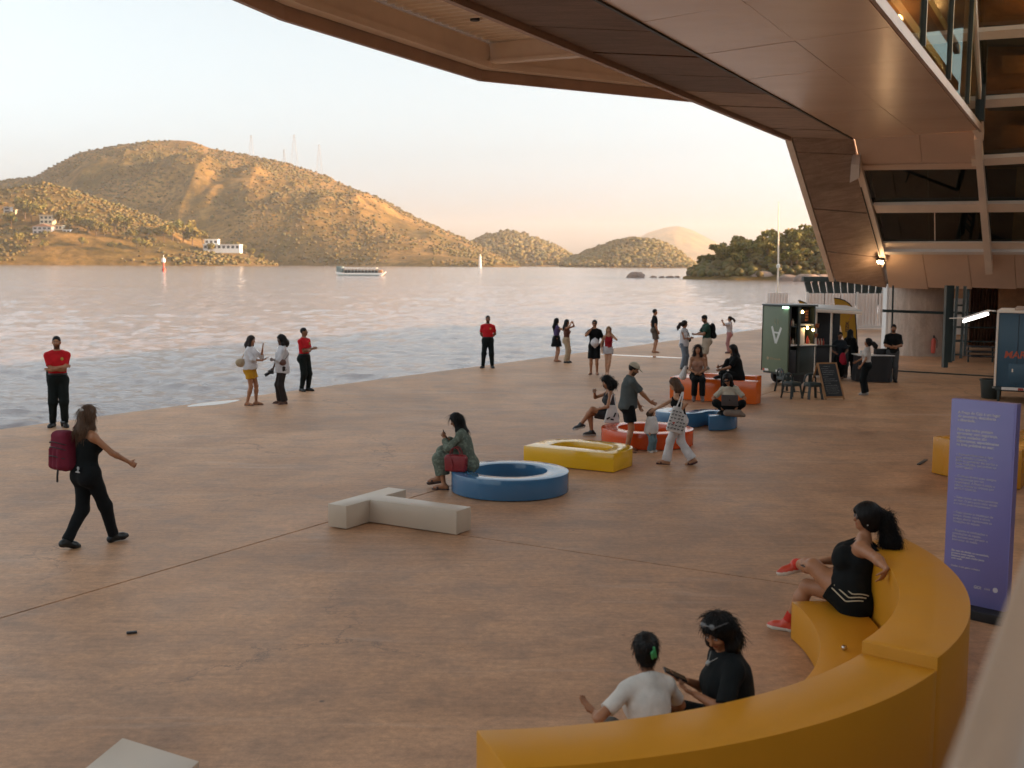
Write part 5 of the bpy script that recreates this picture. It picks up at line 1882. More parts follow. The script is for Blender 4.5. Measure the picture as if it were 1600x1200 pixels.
class Field:
    def __init__(self, prims, v, g=0.0, pad=None):
        los, his = zip(*[p.lo_hi(g) for p in prims])
        pad = 3 * v if pad is None else pad
        self.lo = np.min(los, 0) - pad
        self.hi = np.max(his, 0) + pad
        self.v = v
        self.n = np.ceil((self.hi - self.lo) / v).astype(int) + 1
        self.f = np.full(self.n, .3, np.float32)
        self.ax = [self.lo[i] + v * np.arange(self.n[i]) for i in range(3)]
    def sl(self, lo, hi, pad):
        a = np.clip(np.floor((lo - pad - self.lo) / self.v).astype(int), 0, self.n)
        b = np.clip(np.ceil((hi + pad - self.lo) / self.v).astype(int) + 1, 0, self.n)
        return tuple(slice(a[i], b[i]) for i in range(3))
    def xyz(self, s):
        return self.ax[0][s[0]][:, None, None], self.ax[1][s[1]][None, :, None], self.ax[2][s[2]][None, None, :]
    def add(self, p, g=0.0, k=None, cuts=()):
        k = p.k if k is None else k
        lo, hi = p.lo_hi(g)
        s = self.sl(lo, hi, k + 2 * self.v)
        X, Y, Z = self.xyz(s)
        d = p.ev(X, Y, Z, g)
        for q, n in cuts:                          # keep the side the normal points to
            d = np.maximum(d, -((X - q[0]) * n[0] + (Y - q[1]) * n[1] + (Z - q[2]) * n[2]))
        o = self.f[s]
        h = np.maximum(k - np.abs(o - d), 0) / max(k, 1e-6)
        self.f[s] = np.minimum(o, d) - h * h * k * .25
    def sub(self, p, g=0.0, k=.01):
        lo, hi = p.lo_hi(g)
        s = self.sl(lo, hi, k + 2 * self.v)
        X, Y, Z = self.xyz(s)
        d = -p.ev(X, Y, Z, g)
        o = self.f[s]
        h = np.maximum(k - np.abs(o - d), 0) / max(k, 1e-6)
        self.f[s] = np.maximum(o, d) + h * h * k * .25
    def cut(self, q, n):
        X, Y, Z = self.xyz((slice(None),) * 3)
        self.f = np.maximum(self.f, -((X - q[0]) * n[0] + (Y - q[1]) * n[1] + (Z - q[2]) * n[2]))
    def mesh(self):
        f = self.f
        s = f < 0
        c = np.zeros(np.array(f.shape) - 1, np.int8)
        for i in (0, 1):
            for j in (0, 1):
                for k in (0, 1):
                    c += s[i:f.shape[0] - 1 + i, j:f.shape[1] - 1 + j, k:f.shape[2] - 1 + k]
        act = (c > 0) & (c < 8)
        I = np.argwhere(act)
        if not len(I):
            return np.zeros((0, 3)), np.zeros((0, 4), int)
        idx = np.full(act.shape, -1, np.int64)
        idx[act] = np.arange(len(I))
        acc = np.zeros((len(I), 3)); cnt = np.zeros(len(I))
        for ax in range(3):
            o1, o2 = [a for a in range(3) if a != ax]
            for u in (0, 1):
                for w in (0, 1):
                    A = I.copy(); A[:, o1] += u; A[:, o2] += w
                    B = A.copy(); B[:, ax] += 1
                    fa, fb = f[A[:, 0], A[:, 1], A[:, 2]], f[B[:, 0], B[:, 1], B[:, 2]]
                    m = (fa < 0) != (fb < 0)
                    t = np.where(m, fa / np.where(m, fa - fb, 1), 0)
                    q = A.astype(float); q[:, ax] += t
                    acc[m] += q[m]; cnt[m] += 1
        V = acc / cnt[:, None] * self.v + self.lo
        Fs = []
        for ax in range(3):
            o1, o2 = (ax + 1) % 3, (ax + 2) % 3
            a = [slice(None)] * 3; b = [slice(None)] * 3
            a[ax] = slice(0, -1); b[ax] = slice(1, None)
            sa, sb_ = s[tuple(a)], s[tuple(b)]
            E = np.argwhere(sa != sb_)
            E = E[(E[:, o1] > 0) & (E[:, o2] > 0) & (E[:, o1] < f.shape[o1] - 1) & (E[:, o2] < f.shape[o2] - 1)]
            if not len(E):
                continue
            q = []
            for d1, d2 in ((-1, -1), (0, -1), (0, 0), (-1, 0)):
                C = E.copy(); C[:, o1] += d1; C[:, o2] += d2
                q.append(idx[C[:, 0], C[:, 1], C[:, 2]])
            q = np.stack(q, 1)
            fl_ = s[E[:, 0], E[:, 1], E[:, 2]]
            q[~fl_] = q[~fl_][:, ::-1]
            Fs.append(q)
        F = np.vstack(Fs)
        F = F[(F >= 0).all(1)]
        return V, F

def vnormals(V, F):
    n = np.cross(V[F[:, 2]] - V[F[:, 0]], V[F[:, 3]] - V[F[:, 1]])
    N = np.zeros_like(V)
    for i in range(4):
        np.add.at(N, F[:, i], n)
    return N / (np.linalg.norm(N, axis=1)[:, None] + 1e-12)

def bone(a, t, l1, l2, pole):
    a, t, pole = (np.asarray(x, float) for x in (a, t, pole))
    d = t - a
    L = np.linalg.norm(d)
    L = min(max(L, abs(l1 - l2) + .01), (l1 + l2) * .998)
    u = unit(d)
    t = a + u * L
    x = (l1 * l1 - l2 * l2 + L * L) / (2 * L)
    h = math.sqrt(max(0, l1 * l1 - x * x))
    pv = pole - u * float(pole @ u)
    pv = unit(pv) if np.linalg.norm(pv) > 1e-6 else np.array([0, 0, 1.])
    return a + u * x + pv * h, t

SK = {'l': (0.45, 0.235, 0.135), 'm': (0.36, 0.160, 0.080), 'b': (0.24, 0.105, 0.055), 'd': (0.115, 0.056, 0.036)}
HAIRC = {'k': (0.006, 0.005, 0.005), 'd': (0.022, 0.013, 0.010), 'b': (0.085, 0.045, 0.025), 'y': (0.24, 0.14, 0.07)}

def person(label, pos, face, H, sex='f', w=1.0, skin='m', pel=None, lean=(0, 0, 0), tilt=0.0, hands=None, feet=None, head=(0, 0, 0), hair=('long', 'k', .3),
           top=None, bottom=None, shoes=None, vox=.012, extras=(), belly=0.0, bust=1.0, curl=(.35, .35), palm=(None, None), hdir=(None, None), group=None, seat=False, z0=0.0, beard=False, child=False):
    s = H / 1.75
    root = empty('person', (pos[0], pos[1], z0), -RAD(face))
    tag(root, label, 'person', group)
    m = sex == 'm'
    sc = skin if isinstance(skin, tuple) else SK[skin]
    P = np.array(pel if pel is not None else (0, 0, .94)) * s
    Rp = rotz(RAD(-lean[2] * .25)) @ rotx(RAD(-tilt))
    def spine(f):
        return rotz(RAD(-lean[2] * f)) @ rotx(RAD(-lean[0] * f)) @ roty(RAD(lean[1] * f))
    R1, Rt = spine(.5), spine(1.0)
    Wst = P + R1 @ np.array([0, 0, .16]) * s
    C = Wst + Rt @ np.array([0, 0, .17]) * s
    N = C + Rt @ np.array([0, 0, .20]) * s
    sw = .178 if m else .152
    S = {i: N + Rt @ np.array([i * sw * (.6 + .4 * w) * .96, 0, -.088]) * s for i in (-1, 1)}
    Rh = rotz(RAD(-head[0])) @ rotx(RAD(-head[1])) @ roty(RAD(head[2]))
    hs = s * (1.0 if m else .97) * (1.28 if child else 1.0)
    nd_ = unit(Rt[:, 2] + Rh[:, 2])
    Hc = N + nd_ * (.105 * s) + Rh @ np.array([0, .012, .06]) * hs
    Hp = {i: P + Rp @ np.array([i * .088 * (.5 + .5 * w), 0, -.03]) * s for i in (-1, 1)}
    hands = hands or {}
    feet = feet or {}
    el, wr_, kn, an, toe = {}, {}, {}, {}, {}
    for i, nme in ((-1, 'L'), (1, 'R')):
        h = hands.get(nme, ((i * .235, .03, .87), (i * .5, -1, 0)))
        tgt, pole = np.array(h[0]) * s, np.array(h[1], float)
        el[i], wr_[i] = bone(S[i], tgt, .285 * s, .25 * s, pole)
        ft = feet.get(nme, ((i * .10, 0, .08), i * 12, (0, 1, 0)))
        kn[i], an[i] = bone(Hp[i], np.array(ft[0]) * s, .435 * s, .41 * s, np.array(ft[2], float))
        pitch = ft[3] if len(ft) > 3 else 0
        toe[i] = rotz(RAD(-ft[1])) @ np.array([0, math.cos(RAD(pitch)), -math.sin(RAD(pitch))])
    B = []
    q = w * s
    # ---- torso
    B.append(ell(P + np.array([0, -.005, .01]) * s, ((.158 if m else .168) * q, (.112 if m else .118) * q, .125 * s), Rp.T, 'pelvis', .06))
    B.append(ell(Wst, ((.142 if m else .122) * q, .098 * q, .14 * s), R1.T, 'torso', .06))
    B.append(ell(C + Rt @ np.array([0, 0, -.01]) * s, ((.165 if m else .142) * q, .108 * q, .165 * s), Rt.T, 'torso', .06))
    for i in (-1, 1):
        B.append(cone(N + Rt @ np.array([i * .02, -.005, -.03]) * s, S[i], .056 * s, .043 * q, 'torso', .05))
        B.append(ell(P + Rp @ np.array([i * .075 * w, -.06, -.055]) * s, (.09 * q, .085 * q, .095 * q), Rp.T, 'pelvis', .05))
        if not m and bust:
            B.append(ell(C + Rt @ np.array([i * .068 * w, .085 * w, -.02]) * s, (.064 * q * bust, .055 * q * bust, .062 * q * bust), Rt.T, 'torso', .035))
    if belly:
        B.append(ell(Wst + R1 @ np.array([0, .05, -.06]) * s, (.15 * q, .11 * q * (1 + belly), .14 * s), R1.T, 'torso', .06))
    # ---- neck and head
    hl = lambda x, y, z: Hc + Rh @ (np.array([x, y, z]) * hs)
    B.append(cone(N - Rt[:, 2] * .03 * s, hl(0, -.018, -.055), (.056 if m else .048) * s, (.053 if m else .045) * s, 'neck', .03))
    B.append(ell(hl(0, -.012, .024), np.array([.074, .092, .090]) * hs, Rh.T, 'head', .02))
    B.append(ell(hl(0, .020, -.045), np.array([.058, .064, .066]) * hs, Rh.T, 'head', .03))
    B.append(ell(hl(0, .058, -.090), np.array([.026, .022, .020]) * hs, Rh.T, 'head', .02))
    B.append(cone(hl(0, .083, .008), hl(0, .099, -.026), .010 * hs, .0145 * hs, 'head', .012))
    for i in (-1, 1):
        B.append(ell(hl(i * .030, .077, .026), np.array([.026, .011, .009]) * hs, Rh.T, 'head', .014))
        B.append(ell(hl(i * .040, .062, -.022), np.array([.022, .016, .018]) * hs, Rh.T, 'head', .02))
        B.append(ell(hl(i * .076, -.006, -.008), np.array([.010, .024, .032]) * hs, Rh.T, 'head', .008))
    B.append(ell(hl(0, .080, -.052), np.array([.024, .011, .006]) * hs, Rh.T, 'head', .006))
    B.append(ell(hl(0, .078, -.064), np.array([.020, .011, .007]) * hs, Rh.T, 'head', .006))
    # ---- limbs
    aw = (.050 if m else .041) * (.4 + .6 * w) * s
    for i in (-1, 1):
        B.append(ell(S[i], (aw * 1.18,) * 3, None, 'arm%d' % i, .03))
        B.append(cone(S[i], el[i], aw * 1.05, aw * .82, 'arm%d' % i, .03))
        fm = el[i] + (wr_[i] - el[i]) * .25
        B.append(cone(el[i], fm, aw * .80, aw * .84, 'fore%d' % i, .02))
        B.append(cone(fm, wr_[i], aw * .84, (.027 if m else .023) * s, 'fore%d' % i, .02))
        tw = (.083 if m else .085) * w * s
        B.append(cone(Hp[i], kn[i], tw, .054 * (.5 + .5 * w) * s, 'thigh%d' % i, .05))
        cm = kn[i] + (an[i] - kn[i]) * .32
        bk = np.cross(np.cross(an[i] - kn[i], kn[i] - Hp[i]), an[i] - kn[i])
        B.append(cone(kn[i], cm, .052 * (.5 + .5 * w) * s, .054 * (.5 + .5 * w) * s, 'shank%d' % i, .03))
        B.append(cone(cm, an[i], .054 * (.5 + .5 * w) * s, .034 * s, 'shank%d' % i, .03))
        t = toe[i]
        side = unit(np.cross(t, (0, 0, 1)) if abs(t[2]) < .95 else np.array([1., 0, 0]))
        dn = np.cross(t, side) * -1
        dn = dn if dn[2] < 0 else -dn
        heel = an[i] - t * .045 * s + dn * .045 * s
        ball = an[i] + t * .115 * s + dn * .052 * s
        tip = an[i] + t * .165 * s + dn * .058 * s
        B.append(cone(an[i], heel, .034 * s, .034 * s, 'foot%d' % i, .02))
        B.append(cone(heel, ball, .032 * s, .030 * s, 'foot%d' % i, .02))
        B.append(cone(an[i] + dn * .02 * s, ball, .034 * s, .030 * s, 'foot%d' % i, .03))
        B.append(cone(ball + side * .012 * s, tip, .030 * s, .022 * s, 'foot%d' % i, .02))
    # ---- hands: palm, four bent fingers, thumb
    out = {}
    fr = max(.0082 * s, .72 * vox)
    for n_, i in (('L', -1), ('R', 1)):
        j = 0 if i < 0 else 1
        d = unit(wr_[i] - el[i]) if hdir[j] is None else unit(hdir[j])
        pn = np.array(palm[j] if palm[j] is not None else (-i, .15, 0), float)
        pn = pn - d * float(pn @ d)
        pn = unit(pn) if np.linalg.norm(pn) > 1e-4 else np.array([0, 0, -1.])
        x = np.cross(d, pn) * i                    # toward the thumb
        hh = s * (.92 if not m else 1.0)
        B.append(ell(wr_[i] + d * .048 * hh, (.040 * hh, .052 * hh, max(.016 * hh, .8 * vox)), np.array([x, d, pn]), 'hand', .015))
        for k, (off, ln) in enumerate(((.029, .072), (.010, .082), (-.010, .076), (-.028, .060))):
            b0 = wr_[i] + d * .088 * hh + x * off * hh
            a1, a2 = RAD(55) * curl[j], RAD(135) * curl[j]
            d1 = d * math.cos(a1) + pn * math.sin(a1) + x * off * 1.5
            d2 = d * math.cos(a2) + pn * math.sin(a2) + x * off * 1.0
            m1 = b0 + unit(d1) * ln * .52 * hh
            B.append(cone(b0 - d * .02 * hh, m1, fr, fr * .95, 'hand', .004))
            B.append(cone(m1, m1 + unit(d2) * ln * .52 * hh, fr * .95, fr * .82, 'hand', .004))
        t0 = wr_[i] + d * .028 * hh + x * .034 * hh
        t1_ = t0 + unit(d * .75 + x * .75 + pn * .25) * .038 * hh
        B.append(cone(t0, t1_, fr * 1.15, fr * 1.05, 'hand', .006))
        B.append(cone(t1_, t1_ + unit(d * 1.0 + x * .25 + pn * (.3 + curl[j])) * .036 * hh, fr * 1.05, fr * .85, 'hand', .004))
        out['hand' + n_] = wr_[i] + d * .085 * hh + pn * .028 * hh
        out['dir' + n_], out['pal' + n_] = d, pn
    def finish(name, F_, mat, colf, disp=None, keep=None):
        V, Fc = F_.mesh()
        if not len(V):
            return None
        if disp is not None:
            V = V + vnormals(V, Fc) * disp(V)[:, None]
        c = colf(V) if callable(colf) else np.tile(np.array(colf, float), (len(V), 1))
        return raw_mesh(name, V, Fc, mat, root, True, c)
    def body_col(V):
        c = np.tile(np.array(sc), (len(V), 1))
        L = (V - Hc) @ Rh / hs
        lips = (np.abs(L[:, 0]) < .027) & (np.abs(L[:, 2] + .058) < .012) & (L[:, 1] > .07)
        c[lips] = np.array(sc) * (.85, .55, .55)
        bw = (np.abs(np.abs(L[:, 0]) - .032) < .020) & (np.abs(L[:, 2] - .031) < .0065) & (L[:, 1] > .05)
        c[bw] = np.array(sc) * .22
        if beard:
            bd = (L[:, 2] < -.045) & (L[:, 1] > .0) & (L[:, 2] > -.13) & ~lips
            bd |= (np.abs(L[:, 0]) < .03) & (np.abs(L[:, 2] + .043) < .006) & (L[:, 1] > .07)
            c[bd] = np.array(sc) * .2
        return c
    F_ = Field(B, vox)
    for p_ in B:
        F_.add(p_)
    for i in (-1, 1):
        F_.sub(ell(hl(i * .032, .094, .006), np.array([.019, .020, .012]) * hs, Rh.T), k=.012)
    finish('body', F_, M['skin'], body_col)
    for i in (-1, 1):
        V, Fc = ICO2
        e = raw_mesh('eye', hl(i * .031, .0735, .006) + (V * np.array([.0135, .010, .0085]) * hs) @ Rh.T, Fc, M['skin'], root, True,
                     np.where((np.hypot(V[:, 0] * 1.5, V[:, 2]) < .72)[:, None], np.array([[.02, .012, .01]]), np.array([[.5, .45, .42]])))
    # ---- clothes
    by = lambda *t: [p_ for p_ in B if p_.tag in t]
    def folds(a, fx=9, fz=5, seed=3):
        return lambda V: a * fbm(V * (fx, fx, fz) / s, 3, seed) + a * .6 * np.abs(fbm(V * (5, 5, 11) / s, 2, seed + 5))
    def colour(c, pat=None):
        def f(V):
            base = np.tile(np.array(c, float), (len(V), 1))
            base *= (1 + .10 * fbm(V * 6, 2, 9))[:, None]
            return pat(V, base) if pat else base
        return f
    if bottom:
        kind, c = bottom[0], bottom[1]
        o_ = bottom[2] if len(bottom) > 2 else {}
        ease = o_.get('ease', .014) * s
        wl = P + Rp @ np.array([0, 0, o_.get('waist', .085)]) * s
        grp = [(p_, ease, [(wl, -Rp[:, 2])]) for p_ in by('pelvis')] + [(p_, ease * .7, [(wl, -Rp[:, 2])]) for p_ in by('torso')[:1]]
        if kind in ('trousers', 'shorts'):
            for i in (-1, 1):
                f_ = o_.get('len', 1.0)
                tw = (.083 if m else .085) * w * s + ease
                kw = .062 * (.5 + .5 * w) * s + ease
                if kind == 'shorts':
                    e_ = Hp[i] + (kn[i] - Hp[i]) * f_
                    dd_ = unit(kn[i] - Hp[i])
                    re = tw + (kw - tw) * f_ + o_.get('flare', .012) * s
                    grp.append((cone(Hp[i], e_ + dd_ * .05, tw, re, '', .05), 0, [(e_, -dd_)]))
                else:
                    hem = o_.get('hem', .055) * s
                    e_ = kn[i] + (an[i] - kn[i]) * f_
                    dd_ = unit(an[i] - kn[i])
                    grp.append((cone(Hp[i], kn[i], tw, kw + o_.get('knee', 0) * s, '', .05), 0, []))
                    grp.append((cone(kn[i], e_ + dd_ * .04, kw + o_.get('knee', 0) * s, hem, '', .04), 0, [(e_, -dd_)]))
        if kind == 'skirt':
            ln = o_.get('len', .42) * s
            fl_ = o_.get('flare', .24) * s
            up_ = Rp[:, 2]
            a_ = P + up_ * .07 * s
            e_ = a_ - up_ * ln
            for t_ in np.linspace(0, 1, 7):
                pass
            grp.append((cone(a_, e_ - up_ * .06, .13 * q, fl_, '', .05), 0, [(e_, up_), (wl, -up_)]))
        F_ = Field([g_[0] for g_ in grp], vox, ease)
        for p_, g_, cu in grp:
            F_.add(p_, g_, None, cu)
        nm = {'trousers': 'trousers', 'shorts': 'shorts', 'skirt': 'skirt'}[kind]
        finish(nm, F_, M['cloth'], colour(c, o_.get('pat')), folds(o_.get('fold', .007) * s, seed=hash(label) % 97))
    if top:
        kind, c = top[0], top[1]
        o_ = top[2] if len(top) > 2 else {}
        ease = o_.get('ease', .016) * s
        hem = o_.get('hem', -.02)
        hp_ = P + Rp @ np.array([0, 0, hem]) * s
        hc = [(hp_, Rp[:, 2])]
        grp = []
        if kind == 'tank':
            ch = C + Rt @ np.array([0, 0, o_.get('chest', .105)]) * s
            cuts = hc + [(ch, -Rt[:, 2])]
            for p_ in by('torso', 'pelvis'):
                if p_.t == 'c' and p_.tag == 'torso':
                    continue
                grp.append((p_, ease * .7, cuts))
            for i in (-1, 1):
                if i in o_.get('straps', (-1, 1)):
                    sp_ = N + Rt @ np.array([i * .085, .0, -.018]) * s
                    fr_p = C + Rt @ np.array([i * .075, .088 * w, .09]) * s
                    bk_p = C + Rt @ np.array([i * .07, -.088 * w, .09]) * s
                    grp.append((cone(fr_p, sp_, .022 * s, .018 * s, '', .015), 0, []))
                    grp.append((cone(bk_p, sp_, .022 * s, .018 * s, '', .015), 0, []))
        else:
            nk = N + Rt @ np.array([0, .01, .004 + o_.get('neck', 0)]) * s
            nn = unit(Rt @ np.array([0, -.35, -1.0]))
            for p_ in by('torso', 'pelvis'):
                grp.append((p_, ease, hc + [(nk, nn)]))
            if o_.get('loose'):
                grp.append((cone(C, P + Rp @ np.array([0, .01, hem - .05]) * s, .125 * q + ease, .135 * q + ease + o_['loose'] * s, '', .06), 0, hc))
            sl_ = o_.get('sleeve', .55)
            for i in (-1, 1):
                if sl_ <= 0:
                    continue
                d1 = unit(el[i] - S[i])
                if sl_ <= 1:
                    e_ = S[i] + (el[i] - S[i]) * sl_
                    grp.append((cone(S[i], e_ + d1 * .04, aw * 1.05 + ease * .6, aw * .95 + ease * .8 + o_.get('cuff', .006) * s, '', .03), 0, [(e_, -d1)]))
                else:
                    d2 = unit(wr_[i] - el[i])
                    e_ = el[i] + (wr_[i] - el[i]) * (sl_ - 1)
                    grp.append((cone(S[i], el[i], aw * 1.05 + ease * .6, aw * .85 + ease * .8, '', .03), 0, []))
                    grp.append((cone(el[i], e_ + d2 * .03, aw * .85 + ease, aw * .7 + ease + o_.get('cuff', 0) * s, '', .03), 0, [(e_, -d2)]))
        F_ = Field([g_[0] for g_ in grp], vox, ease)
        for p_, g_, cu in grp:
            F_.add(p_, g_, None, cu)
        finish(o_.get('name', 'shirt'), F_, M['cloth'], colour(c, o_.get('pat')), folds(o_.get('fold', .006) * s, seed=hash(label) % 89 + 3))
    if shoes:
        kind, c = shoes[0], shoes[1]
        for i in (-1, 1):
            ft = by('foot%d' % i)
            t = toe[i]
            side = unit(np.cross(t, (0, 0, 1)) if abs(t[2]) < .95 else np.array([1., 0, 0]))
            dn = np.cross(t, side); dn = dn if dn[2] < 0 else -dn
            sole = an[i] + dn * .083 * s
            if kind == 'sandal':
                grp = [(cone(an[i] - t * .05 * s + dn * .075 * s, an[i] + t * .16 * s + dn * .078 * s, .036 * s, .042 * s, '', .01), 0, [(sole - dn * .016 * s, dn)]),
                       (cone(an[i] + t * .085 * s + side * .04 * s + dn * .05 * s, an[i] + t * .10 * s - side * .04 * s + dn * .05 * s, .018 * s, .018 * s, '', .01), 0, [])]
                g0_ = 0
            else:
                hi_ = {'shoe': .02, 'boot': .13, 'sneaker': .035}[kind]
                tp_ = an[i] - dn * hi_ * s
                sd = unit(kn[i] - an[i])
                grp = [(p_, .011 * s, [(an[i] + sd * hi_ * s, -sd), (sole, -dn)]) for p_ in ft]
                grp.append((cone(an[i], an[i] + sd * (hi_ + .05) * s, .044 * s, .046 * s, '', .02), 0, [(an[i] + sd * hi_ * s, -sd)]))
                g0_ = .011
            F_ = Field([g_[0] for g_ in grp], min(vox, .011), g0_)
            for p_, g_, cu in grp:
                F_.add(p_, g_, None, cu)
            c2 = shoes[2] if len(shoes) > 2 else c
            sd_ = sole
            finish('shoe', F_, M['leather'], lambda V: np.where((((V - sd_) @ dn) > (-.036 if kind == 'sneaker' else -.026) * s)[:, None], np.array([c2]), np.array([c])))
    # ---- hair
    kind, hcn = hair[0], hair[1]
    hcol = np.array(HAIRC[hcn])
    ln = (hair[2] if len(hair) > 2 else .3) * s
    g = hair[3] if len(hair) > 3 else 0.0
    hp = []
    dnw = np.array([0, 0, -1.0])
    bk_ = -Rh[:, 1]
    bk_ = unit(bk_ * (1, 1, .3))
    thick = {'buzz': .003, 'short': .010}.get(kind, .015) + g
    cap = ell(hl(0, -.014, .030), np.array([.074 + thick, .093 + thick, .088 + thick]) * hs, Rh.T, '', .02)
    hp.append(cap)
    if kind in ('long', 'pony', 'curly', 'bob', 'bun'):
        hp.append(ell(hl(0, -.06, -.03), np.array([.070 + g, .055 + g, .08 + g]) * hs, Rh.T, '', .03))
    if kind in ('long', 'bob', 'curly'):
        st_ = hl(0, -.05, -.02)
        e1_ = st_ + dnw * ln * .5 + bk_ * (.055 + g * .5) * s
        e2_ = st_ + dnw * ln + bk_ * .05 * s
        hp.append(cone(st_, e1_, (.078 + g) * hs, (.082 + g) * hs, '', .04))
        hp.append(cone(e1_, e2_, (.082 + g) * hs, (.045 + g * .6) * hs, '', .04))
        for i in (-1, 1):
            yb_ = -.026 if kind == 'bob' else 0.0
            a_ = hl(i * .070, .002 + yb_, .03)
            b_ = hl(i * .082, -.006 + yb_, -.05) + dnw * min(ln * .35, .1)
            hp.append(cone(a_, b_, (.026 + g) * hs, (.032 + g) * hs, '', .03))
            hp.append(cone(b_, b_ + dnw * ln * .45 + bk_ * .03, (.032 + g) * hs, (.018 + g * .5) * hs, '', .03))
    if kind == 'bun':
        hp.append(ell(hl(0, -.115, .045), np.array([.05, .045, .05]) * hs, Rh.T, '', .015))
    if kind == 'pony':
        a_ = hl(0, -.10, .03)
        b_ = a_ + bk_ * .07 * s + dnw * .03
        c_ = b_ + bk_ * .06 * s + dnw * ln * .55
        e_ = c_ + dnw * ln * .45 + bk_ * .02
        hp += [cone(a_, b_, .032 * hs, .045 * hs + g, '', .02), cone(b_, c_, .045 * hs + g, .055 * hs + g, '', .03), cone(c_, e_, .055 * hs + g, .02 * hs, '', .03)]
    hv = min(vox, .010) if vox < .011 else vox
    F_ = Field(hp, hv, .01)
    for p_ in hp:
        F_.add(p_)
    zz = {'buzz': .03, 'short': .03}.get(kind, .036)
    F_.sub(ell(hl(0, .088, -.050), np.array([.071, .074, .112]) * hs, Rh.T), k=.015)
    if kind in ('buzz', 'short'):
        X, Y, Z = F_.xyz((slice(None),) * 3)
        for pt, nn in ((hl(0, -.05, -.060), Rh @ unit((0, -.0, 1.0))), (hl(0, .02, .0), Rh @ unit((0, -.75, .65)))):
            F_.cut(pt, nn)
    amp = {'buzz': .001, 'short': .004, 'curly': .012, 'bob': .006}.get(kind, .005) * s
    fq = (38, 38, 9) if kind not in ('curly', 'short') else (26, 26, 22)
    hm = finish('hair', F_, M['hair'], lambda V: hcol * (1 + .5 * fbm(V * (55, 55, 6), 2, 4))[:, None], lambda V: amp * fbm(V * fq, 3, 8) + amp * .7 * fbm(V * (90, 90, 14), 2, 18))
    rz = rotz(-RAD(face))
    base = np.array([pos[0], pos[1], z0])
    out.update(root=root, s=s, Hc=Hc, Rh=Rh, hs=hs, hl=hl, N=N, C=C, P=P, W=Wst, S=S, Rt=Rt, Rp=Rp, el=el, wr=wr_, an=an, kn=kn,
               world=lambda v: base + rz @ np.asarray(v, float), wdir=lambda v: rz @ np.asarray(v, float))
    return out

def part_prims(pr, name, prims, mat, col, v=.008, disp=None, cuts=()):
    """an accessory mesh grown from prims in the person's own space, as a part"""
    F_ = Field(prims, v, .0)
    for p_ in prims:
        F_.add(p_)
    for q, n in cuts:
        F_.cut(q, n)
    V, Fc = F_.mesh()
    if disp is not None:
        V = V + vnormals(V, Fc) * disp(V)[:, None]
    c = col(V) if callable(col) else np.tile(np.array(col, float), (len(V), 1))
    return raw_mesh(name, V, Fc, mat, pr['root'], True, c)

def goods(name, prims, mat, col, label, cat, v=.01, disp=None, cuts=(), group=None):
    """a carried thing of its own, prims in world space"""
    F_ = Field(prims, v, .0)
    for p_ in prims:
        F_.add(p_)
    for q, n in cuts:
        F_.cut(q, n)
    V, Fc = F_.mesh()
    if disp is not None:
        V = V + vnormals(V, Fc) * disp(V)[:, None]
    c = col(V) if callable(col) else np.tile(np.array(col, float), (len(V), 1))
    ctr = V.mean(0); ctr[2] = V[:, 2].min()
    root = empty(name, ctr)
    tag(root, label, cat, group)
    o = raw_mesh('shell' if cat != 'bag' else 'bag_body', V - ctr, Fc, mat, root, True, c)
    return root

def phone(pr, hand, label, col=(.015, .015, .018), up_=None, nrm=None, size=(.037, .077, .0045)):
    p = pr['world'](pr['hand' + hand])
    d = pr['wdir'](pr['dir' + hand]) if up_ is None else unit(up_)
    n = pr['wdir'](pr['pal' + hand]) if nrm is None else unit(nrm)
    n = unit(n - d * float(n @ d))
    x = np.cross(d, n)
    root = empty('phone', p)
    tag(root, label, 'phone')
    mt = simple('phone_shell', col, .25, .05, 20)
    MB().box(p + d * .02, size, (x, d, n)).build('shell', mt, root, bevel=.004)
    MB().box(p + d * .02 - n * (size[2] + .0008), (size[0] * .92, size[1] * .95, .0006), (x, d, n)).build('screen', M['black_gloss'], root)
    return root

def stand_pos(px, py):
    g = G(px, py)
    return (g[0], g[1])
def hgt(px, py, ty):
    g = G(px, py)
    return float(D(px, ty, g[1])[2])
BLK = (.0042, .005, .0052)
NVY = (.0055, .0075, .008)
GD = 'security guards in red shirts'
def emblem(V, base):
    return base
CROSS = {'R': ((-.09, .215, 1.175), (.6, -.2, -1)), 'L': ((.09, .235, 1.13), (-.6, -.2, -1))}
RED = (.50, .012, .018)
GT = (.0065, .0098, .009)
def guard(label, px, fy, ty, face, hands, w=1.05, skin='m', beard=False, head=(0, 0, 0), **kw):
    pr = person(label, stand_pos(px, fy), face, hgt(px, fy, ty), 'm', w, skin, hands=hands, hair=('buzz', 'k'), beard=beard, head=head,
                top=('shirt', RED, dict(sleeve=.72, hem=.082, ease=.016)), bottom=('trousers', GT, dict(hem=.058, ease=.018, fold=.012)), shoes=('boot', BLK), vox=.0125, group=GD, **kw)
    c = pr['C'] + pr['Rt'] @ np.array([-.085, .125, .05]) * pr['s']
    part_prims(pr, 'badge', [ell(c, (.028, .012, .033), None, '', .01)], M['cloth'], (.5, .33, .08), .006)
    b_ = pr['P'] + np.array([0, 0, .085]) * pr['s']
    part_prims(pr, 'belt', [ell(b_, (.172 * pr['s'] * w, .136 * pr['s'] * w, .06), None, '', .01)], M['leather'], BLK, .012, cuts=[(b_ - (0, 0, .022), np.array([0, 0, 1.])), (b_ + (0, 0, .022), np.array([0, 0, -1.]))])
    return pr
g1 = guard('guard in red shirt with folded arms standing alone at far left on the quay edge', 93, 667, 525, 158, CROSS, beard=True, head=(8, 4, 0),
           feet={'L': ((-.10, .03, .08), -14, (0, 1, 0)), 'R': ((.12, -.04, .08), 24, (0, 1, 0))}, curl=(.5, .5))
